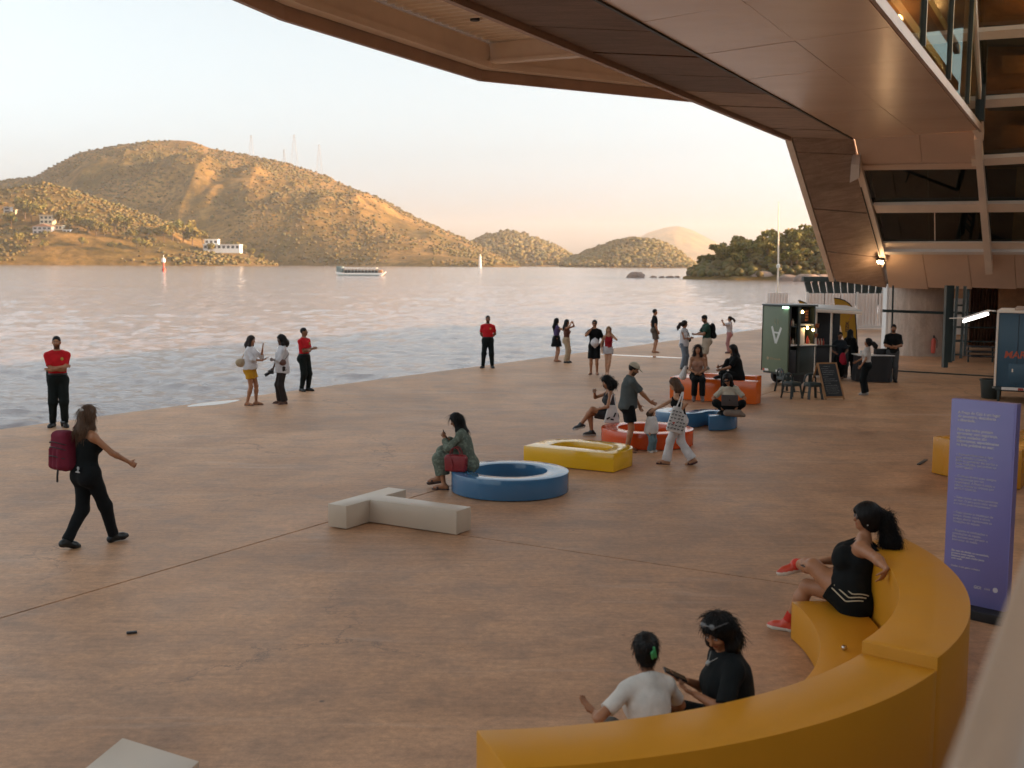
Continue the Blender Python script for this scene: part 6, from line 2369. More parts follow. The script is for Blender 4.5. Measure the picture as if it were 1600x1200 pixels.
part_prims(g1, 'radio', [cone(g1['P'] + (.19, -.02, .02), g1['P'] + (.19, -.02, .14), .028, .026)], M['leather'], BLK, .008)
guard('guard in red shirt with folded arms beside the woman holding a camera', 476, 611, 512, 118, CROSS, head=(-25, -4, 0), feet={'L': ((-.09, .05, .08), -8, (0, 1, 0)), 'R': ((.10, -.03, .08), 20, (0, 1, 0))}, skin='b')
guard('guard in red shirt standing with both hands behind his back', 762, 575, 493, 178, {'L': ((-.07, -.16, .96), (-1, -.3, 0)), 'R': ((.07, -.17, .94), (1, -.3, 0))}, skin='b', beard=True,
      feet={'L': ((-.15, 0, .08), -18, (0, 1, 0)), 'R': ((.16, 0, .08), 25, (0, 1, 0))})
# ---- walking woman with backpack
wk = person('woman in black walking along the plaza with a maroon backpack on one shoulder', stand_pos(140, 853), 33, hgt(140, 853, 636) * 1.03, 'f', 1.06, 'm', lean=(3, 0, 10),
            hands={'R': ((.36, .33, 1.02), (.7, -1, -.2)), 'L': ((-.20, .12, .98), (-1, -.6, 0))}, pel=(0, 0, .91),
            feet={'R': ((.07, .30, .085), 8, (0, 1, 0), -6), 'L': ((-.06, -.27, .115), 6, (0, 1, 0), 14)}, head=(4, 4, 0), curl=(.7, .75),
            hair=('long', 'b', .34), top=('tank', NVY, dict(straps=(-1,), hem=-.04, chest=.09)), bottom=('trousers', (.0055, .0065, .0075), dict(hem=.062, ease=.014, fold=.010)), shoes=('boot', BLK), vox=.0105)
part_prims(wk, 'hair_clip', [cone(wk['hl'](-.035, -.10, .055), wk['hl'](.035, -.105, .06), .014, .012), cone(wk['hl'](.0, -.112, .08), wk['hl'](.012, -.112, .03), .010, .008)], M['leather'], (.5, .46, .42), .006)
part_prims(wk, 'pocket_print', [ell(wk['P'] + wk['Rp'] @ np.array([.05, -.150, .07]), (.022, .008, .022)), ell(wk['P'] + wk['Rp'] @ np.array([.05, -.158, .025]), (.045, .006, .010))], M['cloth'], (.4, .4, .4), .006)
w_ = wk['world']
bc = wk['C'] + np.array([-.235, -.145, -.06])
bk = [w_(bc + np.array(o)) for o in ((0, 0, .15), (0, 0, -.13))]
ra9 = rotz(-RAD(33)).T
def wv(x, y, z):
    return w_(bc + np.array([x, y, z]))
bpk = goods('backpack', [cone(wv(x_, y_, -.17), wv(x_ * .8, y_ * .8, .16), .068, .062, '', .05) for x_ in (-.095, 0, .095) for y_ in (-.045, .045)] + [cone(wv(x_, -.105, -.17), wv(x_, -.10, .0), .045, .04, '', .02) for x_ in (-.075, 0, .075)],
            M['cloth'], (.16, .018, .035), 'maroon backpack hanging from the left shoulder of the walking woman', 'bag', .011, lambda V: .006 * fbm(V * 14, 3, 6))
mbb = MB()
mbb.tube([wv(.07, .09, .24), wv(.10, .17, .34), wv(.12, .25, .22), wv(.12, .20, -.02), wv(.07, .1, -.18)], .019, 8)
mbb.build('strap', M['p_red'] if False else simple('maroon_strap', (.12, .012, .026), .8, .1, 20), bpk, smooth=True)
MB().tube([wv(-.045, .02, .27), wv(-.03, .0, .32), wv(.03, .0, .32), wv(.045, .02, .27)], .013, 7).build('handle', M['black'], bpk, smooth=True)
for z_, r_ in ((.09, .17), (.03, .172), (-.07, .19)):
    pts = [wv(.15 * math.sin(t), -.128 * math.cos(t) - (.035 if z_ < 0 else .02), z_ + .02 * math.cos(t * 2)) for t in np.linspace(-1.2, 1.2, 13)]
    MB().tube(pts, .006, 6).build('zip', M['black'], bpk, smooth=True)
MB().tube([wv(.02, -.1, -.2), wv(.03, -.12, -.30), wv(.0, -.1, -.36)], .012, 6).build('loose_strap', M['black'], bpk, smooth=True)

# ---- pair at the edge: woman with phone, woman with camera
a3 = person('woman in white blouse and yellow shorts raising a hand and holding a phone', stand_pos(392, 633), 98, hgt(392, 633, 524), 'f', 1.0, 'm', lean=(2, 0, 0), head=(6, 8, 0),
            hands={'L': ((-.10, .29, 1.40), (-.6, -.3, -1)), 'R': ((.13, .36, 1.14), (1, -.4, -.6))}, curl=(.15, .35), palm=((0, 1, 0), (0, .2, 1)), hdir=((.0, .1, 1), (0, 1, .35)),
            feet={'L': ((-.10, .10, .08), 0, (0, 1, 0)), 'R': ((.09, -.06, .08), 14, (0, 1, 0))}, hair=('long', 'd', .22),
            top=('shirt', (.62, .59, .60), dict(sleeve=1.35, ease=.022, hem=-.02, loose=.01, fold=.009)), bottom=('shorts', (.52, .26, .02), dict(len=.55, ease=.014, flare=.02)), shoes=('sandal', (.06, .03, .025)), vox=.0125)
phone(a3, 'R', 'black phone held out by the woman in yellow shorts')
w_ = a3['world']
b0 = a3['P'] + np.array([.10, -.19, .12])
bag = goods('shoulder_bag', [ell(w_(b0), (.12, .09, .10), None, '', .03)], M['cloth'], (.42, .31, .20), 'small beige woven bag on the hip of the woman in yellow shorts', 'bag', .011, lambda V: .006 * fbm(V * 30, 2, 3))
MB().tube([w_(b0 + (0, .02, .08)), w_(a3['C'] + np.array([.02, -.145, .02])), w_(a3['S'][-1] + np.array([.06, -.04, .075])), w_(a3['C'] + np.array([-.03, .15, .02])), w_(b0 + (.04, .05, .06))], .008, 6).build('strap', M['chalk_wood'], bag, smooth=True)
a4 = person('woman in open white shirt and dark trousers holding a camera at her side', stand_pos(442, 631), 248, hgt(442, 631, 523), 'f', .96, 'd', lean=(0, 0, 0), head=(-8, 6, 0),
            hands={'R': ((.24, .20, .86), (1, -1, 0)), 'L': ((.02, .23, 1.12), (-1, -.3, -.6))}, curl=(.3, .8), hair=('curly', 'k', .17, .012), feet={'L': ((-.09, -.03, .08), -20, (0, 1, 0)), 'R': ((.09, .05, .08), 18, (0, 1, 0))},
            top=('shirt', (.60, .58, .60), dict(sleeve=1.45, ease=.024, hem=-.14, loose=.03, fold=.010)), bottom=('trousers', (.03, .022, .02), dict(hem=.085, ease=.018, fold=.010)), shoes=('sandal', (.10, .05, .04)), vox=.0125)
w_ = a4['world']
cp0 = w_(a4['handR'])
cmr = empty('camera', cp0)
tag(cmr, 'black photo camera hanging from the hand of the woman in dark trousers', 'camera')
MB().box(cp0 + (-.02, -.02, -.02), (.065, .04, .045)).build('body', M['black'], cmr, bevel=.01)
MB().lathe(cp0 + (-.06, -.03, -.04), [(.036, 0), (.038, .05), (.042, .11), (.036, .115)], 16, unit((-.8, -.2, -.5))).build('lens', M['black_gloss'], cmr, smooth=True)
b0 = a4['P'] + np.array([-.215, .03, .12])
bag = goods('shoulder_bag', [ell(w_(b0), (.085, .06, .075), None, '', .03)], M['leather'], (.10, .035, .022), 'small brown flap bag on the hip of the woman with the camera', 'bag', .01)
MB().tube([w_(b0 + (0, .02, .06)), w_(a4['S'][-1] + np.array([.03, .08, -.05])), w_(a4['S'][-1] + np.array([.05, -.01, .065])), w_(a4['C'] + np.array([-.08, -.14, 0])), w_(b0 + (0, -.04, .05))], .009, 6).build('strap', M['bark'], bag, smooth=True)

# ---- two friends fixing hair / taking a picture
person('woman in purple top and short black skirt lifting her arms to her friend', stand_pos(869, 565), 75, hgt(869, 565, 497), 'f', .95, 'm', hands={'R': ((.16, .36, 1.38), (1, -.2, -.6)), 'L': ((-.10, .40, 1.36), (-1, -.2, -.6))},
       hair=('long', 'k', .42), top=('shirt', (.085, .06, .14), dict(sleeve=.3, hem=.13)), bottom=('skirt', BLK, dict(len=.40, flare=.25, fold=.02)), shoes=('sandal', (.2, .12, .08)), vox=.016)
person('woman in brown top and wide beige trousers with both hands raised to her hair', stand_pos(885, 567), 110, hgt(885, 567, 499), 'f', .95, 'm', hands={'R': ((.13, .22, 1.62), (1, .3, -.3)), 'L': ((-.12, .22, 1.60), (-1, .3, -.3))},
       hair=('long', 'k', .40), top=('shirt', (.12, .05, .035), dict(sleeve=.2, hem=.08)), bottom=('trousers', (.40, .30, .20), dict(hem=.10, ease=.02)), shoes=('shoe', BLK), vox=.016)
# ---- couple
m9 = person('man in black t-shirt and black shorts holding his chin, white bag in front', stand_pos(928, 585), 188, hgt(928, 585, 500), 'm', .95, 'm', hands={'R': ((.10, .20, 1.46), (.8, .2, -1)), 'L': ((-.28, .05, .88), (-1, -1, 0))}, curl=(.3, .7),
            hair=('short', 'k'), top=('shirt', BLK, dict(sleeve=.7, ease=.022, hem=-.06)), bottom=('shorts', BLK, dict(len=.92, ease=.022, flare=.03)), shoes=('sandal', (.03, .02, .02)), vox=.015)
part_prims(m9, 'sunglasses', [ell(m9['hl'](i * .033, .088, .006), (.026, .008, .019)) for i in (-1, 1)] + [cone(m9['hl'](-.07, .06, .01), m9['hl'](.07, .06, .01), .006, .006)], M['leather'], BLK, .008)
w_ = m9['world']
b0 = m9['W'] + np.array([-.03, .16, -.06])
goods('tote_bag', [cone(w_(b0 + (0, 0, .14)), w_(b0), .02, .13, '', .02), cone(w_(b0), w_(b0 - (0, 0, .14)), .13, .03, '', .02)], M['cloth'], (.62, .58, .58), 'pale diamond-shaped bag carried in front of the man in black shorts', 'bag', .014)
person('blond woman in red sleeveless top and white shorts beside the man in black shorts', stand_pos(950, 586), 176, hgt(950, 586, 510), 'f', .93, 'l', hands={'L': ((-.10, .20, 1.48), (-.8, .2, -1)), 'R': ((.25, .05, .90), (1, -1, 0))},
       feet={'L': ((.02, .06, .08), 8, (0, 1, 0)), 'R': ((.05, -.06, .08), 14, (0, 1, 0))}, hair=('long', 'y', .34), top=('tank', (.30, .014, .022), dict(hem=-.08)), bottom=('shorts', (.5, .47, .48), dict(len=.34, flare=.03)), shoes=('sandal', (.3, .18, .12)), vox=.015)
person('man in black t-shirt and grey shorts standing in profile by the far quay edge', stand_pos(1022, 551), 82, hgt(1022, 551, 483), 'm', .9, 'm', hands={'R': ((.21, .08, .88), (.5, -1, 0)), 'L': ((-.21, .02, .88), (-.5, -1, 0))},
       hair=('short', 'k'), top=('shirt', BLK, dict(sleeve=.72, ease=.02, hem=-.04)), bottom=('shorts', (.10, .075, .06), dict(len=.85, ease=.02, flare=.03)), shoes=('sandal', (.1, .05, .04)), vox=.016)
a12 = person('woman in white top and jeans with folded arms and a strap across her chest', stand_pos(1068, 577), 128, hgt(1068, 577, 501) , 'f', 1.0, 'm', hands={'R': ((-.08, .21, 1.13), (.6, -.2, -1)), 'L': ((.08, .23, 1.10), (-.6, -.2, -1))}, head=(-35, 0, 0),
             hair=('pony', 'd', .22, .01), top=('shirt', (.56, .53, .54), dict(sleeve=.12, hem=-.10, ease=.016, loose=.02)), bottom=('trousers', (.16, .19, .23), dict(hem=.085, ease=.012, fold=.010)), shoes=('shoe', (.03, .03, .03)), vox=.015)
w_ = a12['world']
b0 = a12['P'] + np.array([-.19, .06, .10])
bag = goods('shoulder_bag', [ell(w_(b0), (.08, .06, .075), None, '', .03)], M['leather'], BLK, 'small black bag on the hip of the woman in jeans', 'bag', .014)
MB().tube([w_(b0 + (0, .04, .04)), w_(a12['C'] + np.array([.0, .165, .03])), w_(a12['S'][1] + np.array([-.05, .02, .07])), w_(a12['C'] + np.array([0, -.13, 0])), w_(b0 + (0, -.04, .04))], .011, 6).build('strap', M['black'], bag, smooth=True)
a13 = person('man in green t-shirt with a dark backpack looking at his phone', stand_pos(1103, 577), 262, hgt(1103, 577, 492), 'm', .98, 'm', lean=(4, 0, 0), head=(0, 24, 0), hands={'R': ((.12, .34, 1.12), (1, -.5, -.6)), 'L': ((-.06, .36, 1.14), (-1, -.5, -.6))},
             palm=((0, 0, 1), (0, 0, 1)), hair=('short', 'k'), beard=True, top=('shirt', (.022, .06, .04), dict(sleeve=.75, ease=.022, hem=-.04)), bottom=('shorts', (.46, .37, .28), dict(len=.95, ease=.022, flare=.02)), shoes=('shoe', (.3, .26, .22)), vox=.015)
phone(a13, 'R', 'phone in the hands of the man in the green t-shirt')
w_ = a13['world']
b0 = a13['C'] + np.array([0, -.20, -.04])
bp = goods('backpack', [ell(w_(b0 + np.array([0, 0, .04])), (.10, .15, .22), None, '', .05), cone(w_(b0 + np.array([-.08, -.02, -.14])), w_(b0 + np.array([.08, -.02, -.14])), .10, .10, '', .05)], M['cloth'], BLK, 'dark backpack on the back of the man in the green t-shirt', 'bag', .016)
for i in (-1, 1):
    MB().tube([w_(b0 + np.array([i * .10, .06, .18])), w_(a13['S'][i] + np.array([-i * .06, .0, .075])), w_(a13['C'] + np.array([i * .11, .14, .04])), w_(b0 + np.array([i * .14, .12, -.14]))], .018, 6).build('strap', M['black'], bp, smooth=True)
a14 = person('woman in pale shirt and pink trousers taking a photo toward the water', stand_pos(1139, 552), 282, hgt(1139, 552, 494), 'f', 1.0, 'm', hands={'R': ((.07, .34, 1.50), (1, -.2, -.8)), 'L': ((-.07, .34, 1.48), (-1, -.2, -.8))},
             hair=('pony', 'd', .16), top=('shirt', (.52, .46, .46), dict(sleeve=.8, ease=.024, hem=-.04)), bottom=('trousers', (.36, .17, .16), dict(hem=.075, ease=.02)), shoes=('shoe', (.12, .06, .05)), vox=.016)
phone(a14, 'R', 'phone raised by the woman in pink trousers', up_=(0, 0, 1), nrm=(-1, .2, 0))

# ---- people seated on the letters
def seat_pos(px, py, z):
    g = G(px, py, z)
    return (g[0], g[1])
q = seat_pos(730, 733, .30)
a22 = person('woman in grey-green dress sitting on the blue letter O looking at her phone', q, 278, 1.60, 'f', 1.02, 'm', pel=(0, 0, .41 / .914), lean=(14, 0, 0), tilt=8, head=(-4, 26, 0),
             hands={'R': ((.10, .34, .80), (1, -.4, -.7)), 'L': ((-.05, .36, .82), (-1, -.4, -.7))}, palm=((0, -.5, 1), (0, -.5, 1)), curl=(.5, .5),
             feet={'L': ((-.10, .36, .09), 0, (0, .5, 1)), 'R': ((.10, .50, .17), 0, (0, .5, 1), 8)}, hair=('long', 'k', .38), vox=.0105,
             top=('shirt', (.115, .135, .105), dict(sleeve=1.85, ease=.024, hem=-.16, fold=.010, name='dress', pat=lambda V, b: b * (1 + .55 * (vnoise(V * 42, 3) > .25))[:, None])),
             bottom=('trousers', (.115, .135, .105), dict(len=.62, hem=.115, ease=.030, knee=.02, fold=.016, pat=lambda V, b: b * (1 + .55 * (vnoise(V * 42, 3) > .25))[:, None])), shoes=('sandal', (.05, .028, .022)))
phone(a22, 'R', 'black phone held by the woman in the grey-green dress', up_=(-.45, .1, .9), nrm=(-.85, -.1, -.4))
hb = np.array(G(713, 735, .30)) - (0, .10, 0)
hbag = empty('handbag', hb)
tag(hbag, 'red handbag on the blue letter O beside the seated woman', 'bag')
pr_ = [(-.155, 0), (.155, 0), (.17, .20), (.14, .245), (-.14, .245), (-.17, .20)]
vx = unit((.97, -.25, 0)); vy = np.array([-vx[1], vx[0], 0])
M['red_leather'] = simple('red_leather', (.24, .018, .022), .45, .15, 8, bmp=.1, bscale=90)
MB().prism([hb + vx * a + up * (z + .004) - vy * .055 for a, z in pr_], vy * .11).build('bag_body', M['red_leather'], hbag, bevel=.022, seg=3)
for s_ in (-1, 1):
    MB().tube([hb + vx * .08 * k + up * z + vy * s_ * .05 for k, z in ((-1, .2), (-.95, .28), (-.6, .34), (0, .36), (.6, .34), (.95, .28), (1, .2))], .008, 7).build('handle', M['red_leather'], hbag, smooth=True)
MB().tube([hb + vx * -.05 + up * .2 - vy * .062, hb + vx * -.03 + up * .1 - vy * .064, hb + vx * -.04 + up * .02 - vy * .064], .006, 5).build('loose_strap', M['red_leather'], hbag, smooth=True)

q = seat_pos(954, 657, .30)
a21 = person('woman with dark curly hair sitting cross-legged on the red letter O', q, 262, 1.62, 'f', 1.0, 'm', pel=(0, 0, .41 / .926), lean=(6, 0, 0), head=(-12, 14, 0),
             hands={'R': ((.06, .34, .92), (1, -.4, -.7)), 'L': ((-.12, .30, .58), (-1, -.4, -.3))}, hair=('curly', 'k', .12, .022), vox=.0125,
             feet={'R': ((.08, .38, .08), 0, (0, .5, 1)), 'L': ((.06, .62, .24), 4, (-.1, .5, 1), 14)},
             top=('tank', (.05, .05, .055), dict(hem=-.06)), bottom=('shorts', (.03, .03, .033), dict(len=.72, ease=.018, flare=.02)), shoes=('sneaker', (.018, .018, .02), (.5, .48, .46)))
phone(a21, 'R', 'white phone held up by the curly-haired woman on the red letter O', (.6, .58, .56))
def tote(pts, th, label, mat, spots=None, strap=None):
    """flat cloth bag hanging in a plane: pts is the outline in world space"""
    P_ = [np.asarray(p_, float) for p_ in pts]
    n_ = unit(np.cross(P_[1] - P_[0], P_[2] - P_[0]))
    if n_[1] > 0: n_ = -n_
    c_ = sum(P_) / len(P_)
    root = empty('tote_bag', c_)
    tag(root, label, 'bag')
    MB().prism([p_ - n_ * th / 2 for p_ in P_], n_ * th).build('bag_body', mat, root, bevel=min(.03, th * .35), seg=3)
    return root, n_, c_
M['canvas'] = simple('white_canvas', (.62, .58, .55), .9, .06, 12, bmp=.2, bscale=200)
def shp(px, py, d):
    return D(px, py, d)
dd_ = q[1] - .22
tb1, tn, tc_ = tote([shp(950, 633, dd_), shp(963, 633, dd_), shp(968, 661, dd_ - .03), shp(943, 661, dd_ - .03)], .07, 'white canvas tote with black print beside the woman on the red letter O', M['canvas'])
MB().tube([shp(952, 634, dd_ - .03), shp(956, 618, dd_), shp(959, 614, dd_ + .04), shp(962, 634, dd_ - .03)], .008, 6).build('strap', M['canvas'], tb1, smooth=True)
pb_ = MB()
for (x0, y0, x1, y1) in ((948, 655, 953, 652), (954, 655, 959, 656), (959, 652, 962, 645)):
    pb_.bar(shp(x0, y0, dd_ - .075), shp(x1, y1, dd_ - .075), .03, .004, up=(0, 1, 0))
pb_.build('print', M['black'], tb1)

q = seat_pos(1089, 594, .55)
a15 = person('woman in strapless tan top sitting on the orange block letter with hands in her lap', q, 184, 1.60, 'f', 1.0, 'm', pel=(0, 0, .66 / .914), lean=(4, 0, 0), tilt=4, head=(4, -4, 0),
             hands={'R': ((.03, .25, .80), (1, -.5, -.3)), 'L': ((-.03, .26, .81), (-1, -.5, -.3))}, curl=(.6, .6), hair=('curly', 'd', .30, .012), vox=.013,
             feet={'L': ((-.11, .40, .24), -6, (0, 1, .6), 30), 'R': ((.10, .36, .24), 6, (0, 1, .6), 30)},
             top=('tank', (.36, .19, .13), dict(straps=(), chest=.05, hem=.06)), bottom=('trousers', BLK, dict(hem=.075, ease=.018)), shoes=('shoe', (.1, .06, .05)))
b0 = np.array([q[0] - .34, q[1] + .02, .56])
tb2 = goods('tote_bag', [cone(b0 + (0, 0, .08), b0 + (.06, 0, .30), .09, .04, '', .03)], M['cloth'], (.6, .56, .54), 'white bag slumped beside the woman in the tan top', 'bag', .014)
q = seat_pos(1152, 593, .55)
a16 = person('person in black shirt with long black hair sitting sideways on the orange block letter', q, 266, 1.62, 'f', 1.05, 'm', pel=(0, 0, .66 / .926), lean=(14, 0, 0), head=(0, 6, 0),
             hands={'L': ((-.06, .46, .86), (-1, -.4, -.4)), 'R': ((.16, .44, .92), (1, -.4, -.4))}, hair=('long', 'k', .36, .006), vox=.014,
             feet={'L': ((-.25, .42, .36), 0, (0, .6, 1), 20), 'R': ((.10, .42, .69), 0, (0, .5, 1))},
             top=('shirt', BLK, dict(sleeve=.85, ease=.03, hem=-.12, loose=.03)), bottom=('trousers', BLK, dict(hem=.07, ease=.02)), shoes=('shoe', BLK))
q = seat_pos(1141, 646, .30)
a17 = person('woman in cream t-shirt with a laptop sitting on the blue letter S', q, 196, 1.62, 'f', 1.0, 'm', pel=(0, 0, .41 / .926), lean=(18, 4, 0), head=(10, 26, 8),
             hands={'R': ((.20, .34, .54), (1, -.2, -.2)), 'L': ((-.20, .34, .54), (-1, -.2, -.2))}, palm=((0, 0, -1), (0, 0, -1)), hair=('bob', 'k', .24, .012), vox=.013,
             feet={'L': ((.08, .26, .42), 60, (-1, .3, .5)), 'R': ((-.10, .34, .42), -60, (1, .3, .5))},
             top=('shirt', (.50, .43, .33), dict(sleeve=.8, ease=.02, hem=-.04)), bottom=('trousers', NVY, dict(hem=.06, ease=.018)), shoes=('shoe', BLK))
part_prims(a17, 'sunglasses', [ell(a17['hl'](i * .033, .088, .006), (.027, .009, .02)) for i in (-1, 1)] + [cone(a17['hl'](-.07, .06, .012), a17['hl'](.07, .06, .012), .006, .006)], M['leather'], BLK, .008)
w_ = a17['world']
lc = w_(np.array([-.03, .38, .52]))
lr = empty('laptop', lc)
tag(lr, 'grey laptop open on the lap of the woman on the blue letter S', 'laptop')
lx, ly = a17['wdir']((1, 0, 0)), a17['wdir']((0, 1, 0))
M['laptop_grey'] = simple('laptop_grey', (.075, .072, .075), .35, .05, 9)
MB().box(lc, (.16, .11, .008), (lx, ly, up)).build('keyboard_base', M['laptop_grey'], lr, bevel=.003)
sd = unit(up * .95 + ly * .28)
MB().box(lc + ly * .115 + sd * .115, (.165, .115, .005), (lx, sd, np.cross(lx, sd))).build('lid', M['laptop_grey'], lr, bevel=.003)
MB().lathe(lc + ly * .121 + sd * .12, [(.012, 0), (.012, .0012)], 12, np.cross(sd, lx) * -1 if np.cross(sd, lx)[1] > 0 else np.cross(sd, lx)).build('logo', M['black_gloss'], lr)
bb = np.array(G(1143, 650, .30))
goods('rucksack', [cone(bb + (-.10, .03, .06), bb + (.14, -.03, .06), .065, .075, '', .04), cone(bb + (.12, .02, .045), bb + (.24, -.04, .02), .06, .035, '', .04)], M['cloth'], (.22, .165, .13), 'grey-brown rucksack lying on the blue letter S in front of the laptop', 'bag', .013, lambda V: .012 * fbm(V * 12, 3, 2))

# ---- family group
a18 = person('woman in black tank top and white trousers reaching toward the toddler', stand_pos(1061, 726), 288, hgt(1061, 726, 588), 'f', .95, 'l', lean=(10, 0, 0), head=(-4, 18, 0), pel=(0, 0, .92),
             hands={'R': ((.02, .52, 1.06), (.8, -.2, -.8)), 'L': ((-.22, -.02, 1.06), (-.6, -1, 0))}, curl=(.5, .3),
             feet={'L': ((-.07, .24, .085), 0, (0, 1, 0), -4), 'R': ((.05, -.25, .12), 0, (0, 1, 0), 22)}, hair=('bob', 'b', .20, .004), vox=.0115,
             top=('tank', BLK, dict(hem=-.02)), bottom=('trousers', (.60, .56, .55), dict(hem=.10, ease=.016, fold=.012)), shoes=('sandal', (.07, .03, .025)))
w_ = a18['world']
dz_ = a18['root'].location.y - .20
tb3, tn, tc_ = tote([shp(1052, 634, dz_), shp(1066, 637, dz_), shp(1072, 660, dz_), shp(1066, 679, dz_), shp(1040, 672, dz_), shp(1046, 652, dz_)], .09, 'white tote with rows of black dogs and a red heart on a woman\'s shoulder', M['canvas'])
MB().tube([shp(1057, 637, dz_ - .05), shp(1063, 622, dz_ - .02), shp(1066, 613, dz_ + .10)], .013, 6).build('strap', M['canvas'], tb3, smooth=True)
MB().tube([shp(1064, 637, dz_ - .05), shp(1066.5, 622, dz_ - .02), shp(1067.5, 613, dz_ + .10)], .013, 6).build('strap', M['canvas'], tb3, smooth=True)
dg = MB()
yp = dz_ - .058
k = 0
for r_, (y_, xs_) in enumerate([(643, (1052.5, 1058, 1063.5)), (648.5, (1051, 1056.5, 1062, 1067)), (654, (1049.5, 1055, 1060.5, 1066)), (659.5, (1047.5, 1058.5, 1064, 1069)), (665, (1045.5, 1051, 1056.5, 1062, 1067.5)), (670.5, (1044, 1049, 1054.5, 1060, 1065.5))]):
    for x_ in xs_:
        y2 = y_ + (x_ - 1056) * .22
        f_ = -1 if (k % 3) else 1
        dg.bar(D(x_ - 1.4, y2 - .5, yp), D(x_ + 1.4, y2 - .3, yp), .014, .004, up=(0, 1, 0))
        dg.bar(D(x_ + 1.4 * f_, y2 - 1.5, yp), D(x_ + 2.3 * f_, y2 - 1.3, yp), .011, .0042, up=(0, 1, 0))
        for lx_ in (-1.1, 1.1):
            dg.bar(D(x_ + lx_, y2, yp), D(x_ + lx_, y2 + 1.5, yp), .006, .0041, up=(0, 1, 0))
        k += 1
dg.build('dog_print', M['black'], tb3)
hh_ = D(1052.5, 661, yp)
MB().prism([hh_ + np.array([x_, 0, z_]) for x_, z_ in ((0, -.022), (.020, .004), (.019, .016), (.010, .020), (0, .012), (-.010, .020), (-.019, .016), (-.020, .004))], (0, -.003, 0)).build('heart_print', M['red_paint'], tb3)
a19 = person('toddler in white t-shirt and blue jeans standing by the red letter O', stand_pos(1017, 706), 128, hgt(1017, 706, 641), 'f', 1.32, 'l', head=(-28, 0, 0), bust=0, belly=.25, child=True,
             hands={'R': ((.26, .06, .86), (.6, -1, 0)), 'L': ((-.26, .06, .86), (-.6, -1, 0))}, hair=('bob', 'b', .10, .002), vox=.0085,
             feet={'L': ((-.15, 0, .08), -12, (0, 1, 0)), 'R': ((.15, .04, .08), 14, (0, 1, 0))},
             top=('shirt', (.62, .58, .56), dict(sleeve=.8, ease=.04, hem=-.12, loose=.05)), bottom=('trousers', (.13, .20, .23), dict(hem=.12, ease=.03, fold=.018)), shoes=('sneaker', (.52, .48, .44), (.6, .57, .53)))
a20 = person('bearded man in beige cap and grey t-shirt reaching down toward the toddler', stand_pos(980, 706), 78, hgt(980, 706, 566), 'm', .98, 'm', lean=(5, 0, 0), head=(18, 26, 0), beard=True,
             hands={'R': ((.13, .46, .93), (1, -.6, -.3)), 'L': ((-.13, .30, .84), (-1, -.6, -.3))}, hdir=((0, .4, -1), (0.1, 1, -.45)), curl=(.4, .25), hair=('short', 'k', .1, .006), vox=.0115,
             feet={'L': ((-.10, .05, .08), -5, (0, 1, 0)), 'R': ((.10, -.05, .08), 14, (0, 1, 0))},
             top=('shirt', (.075, .085, .085), dict(sleeve=.82, ease=.026, hem=-.08, loose=.02)), bottom=('shorts', BLK, dict(len=.72, ease=.022, flare=.03)), shoes=('sandal', (.12, .07, .05)))
part_prims(a20, 'cap', [ell(a20['hl'](0, -.012, .045), np.array([.094, .112, .092]) * a20['hs'], a20['Rh'].T, '', .01)], M['cloth'], (.42, .36, .27), .008, cuts=[(a20['hl'](0, 0, .035), a20['Rh'][:, 2])])
part_prims(a20, 'cap_brim', [ell(a20['hl'](0, .115, .038), np.array([.075, .075, .011]) * a20['hs'], (a20['Rh'] @ rotx(-.25)).T, '', .01)], M['cloth'], (.40, .34, .25), .006)

# ---- around the coffee cart
a26 = person('vendor in black t-shirt holding a red cloth beside the chalkboard', stand_pos(1310, 592), 190, 1.5, 'f', 1.05, 'b', pel=(0, 0, .80), hands={'R': ((.18, .26, .92), (1, -.6, -.4)), 'L': ((-.14, .28, .86), (-1, -.6, -.4))}, head=(-10, 4, 0),
             hair=('short', 'k', .1, .008), top=('shirt', (.018, .024, .03), dict(sleeve=.85, ease=.026, hem=-.06)), bottom=('trousers', BLK, dict(hem=.06, ease=.016)), shoes=('shoe', (.1, .09, .09)), vox=.0135)
w_ = a26['world']
hc_ = w_(a26['handL'])
goods('cloth', [cone(hc_ + (0, -.03, .03), hc_ + (.02, -.04, -.18), .06, .085, '', .03), cone(hc_ + (-.05, -.03, -.02), hc_ + (-.06, -.03, -.14), .04, .05, '', .03)], M['cloth'], (.40, .02, .04), 'red cloth in the hands of the vendor', 'cloth', .012, lambda V: .02 * fbm(V * 11, 3, 4))
person('tall person in long black clothes standing behind the vendor', stand_pos(1326, 590), 30, hgt(1326, 590, 515), 'f', 1.0, 'b', hands={'R': ((.25, .06, .88), (1, -1, 0)), 'L': ((-.22, .1, .92), (-1, -1, 0))}, hair=('long', 'k', .34, .01), vox=.0145,
       top=('shirt', BLK, dict(sleeve=1.8, ease=.028, hem=-.16, loose=.03)), bottom=('trousers', BLK, dict(hem=.065, ease=.018)), shoes=('shoe', BLK), feet={'R': ((.10, .16, .08), 20, (0, 1, 0)), 'L': ((-.10, -.14, .09), 0, (0, 1, 0))})
person('woman in white t-shirt and black wide trousers looking up at the booth', stand_pos(1352, 617), 292, hgt(1352, 617, 529), 'f', 1.02, 'm', head=(-4, -14, 0), hands={'L': ((-.22, .14, .92), (-1, -1, 0)), 'R': ((.12, .30, 1.02), (1, -.6, -.4))},
       hair=('pony', 'k', .14, .016), top=('shirt', (.52, .46, .41), dict(sleeve=.75, ease=.018, hem=.05)), bottom=('trousers', NVY, dict(hem=.105, ease=.02, knee=.02, fold=.010)), shoes=('shoe', (.4, .36, .33)), vox=.0135)
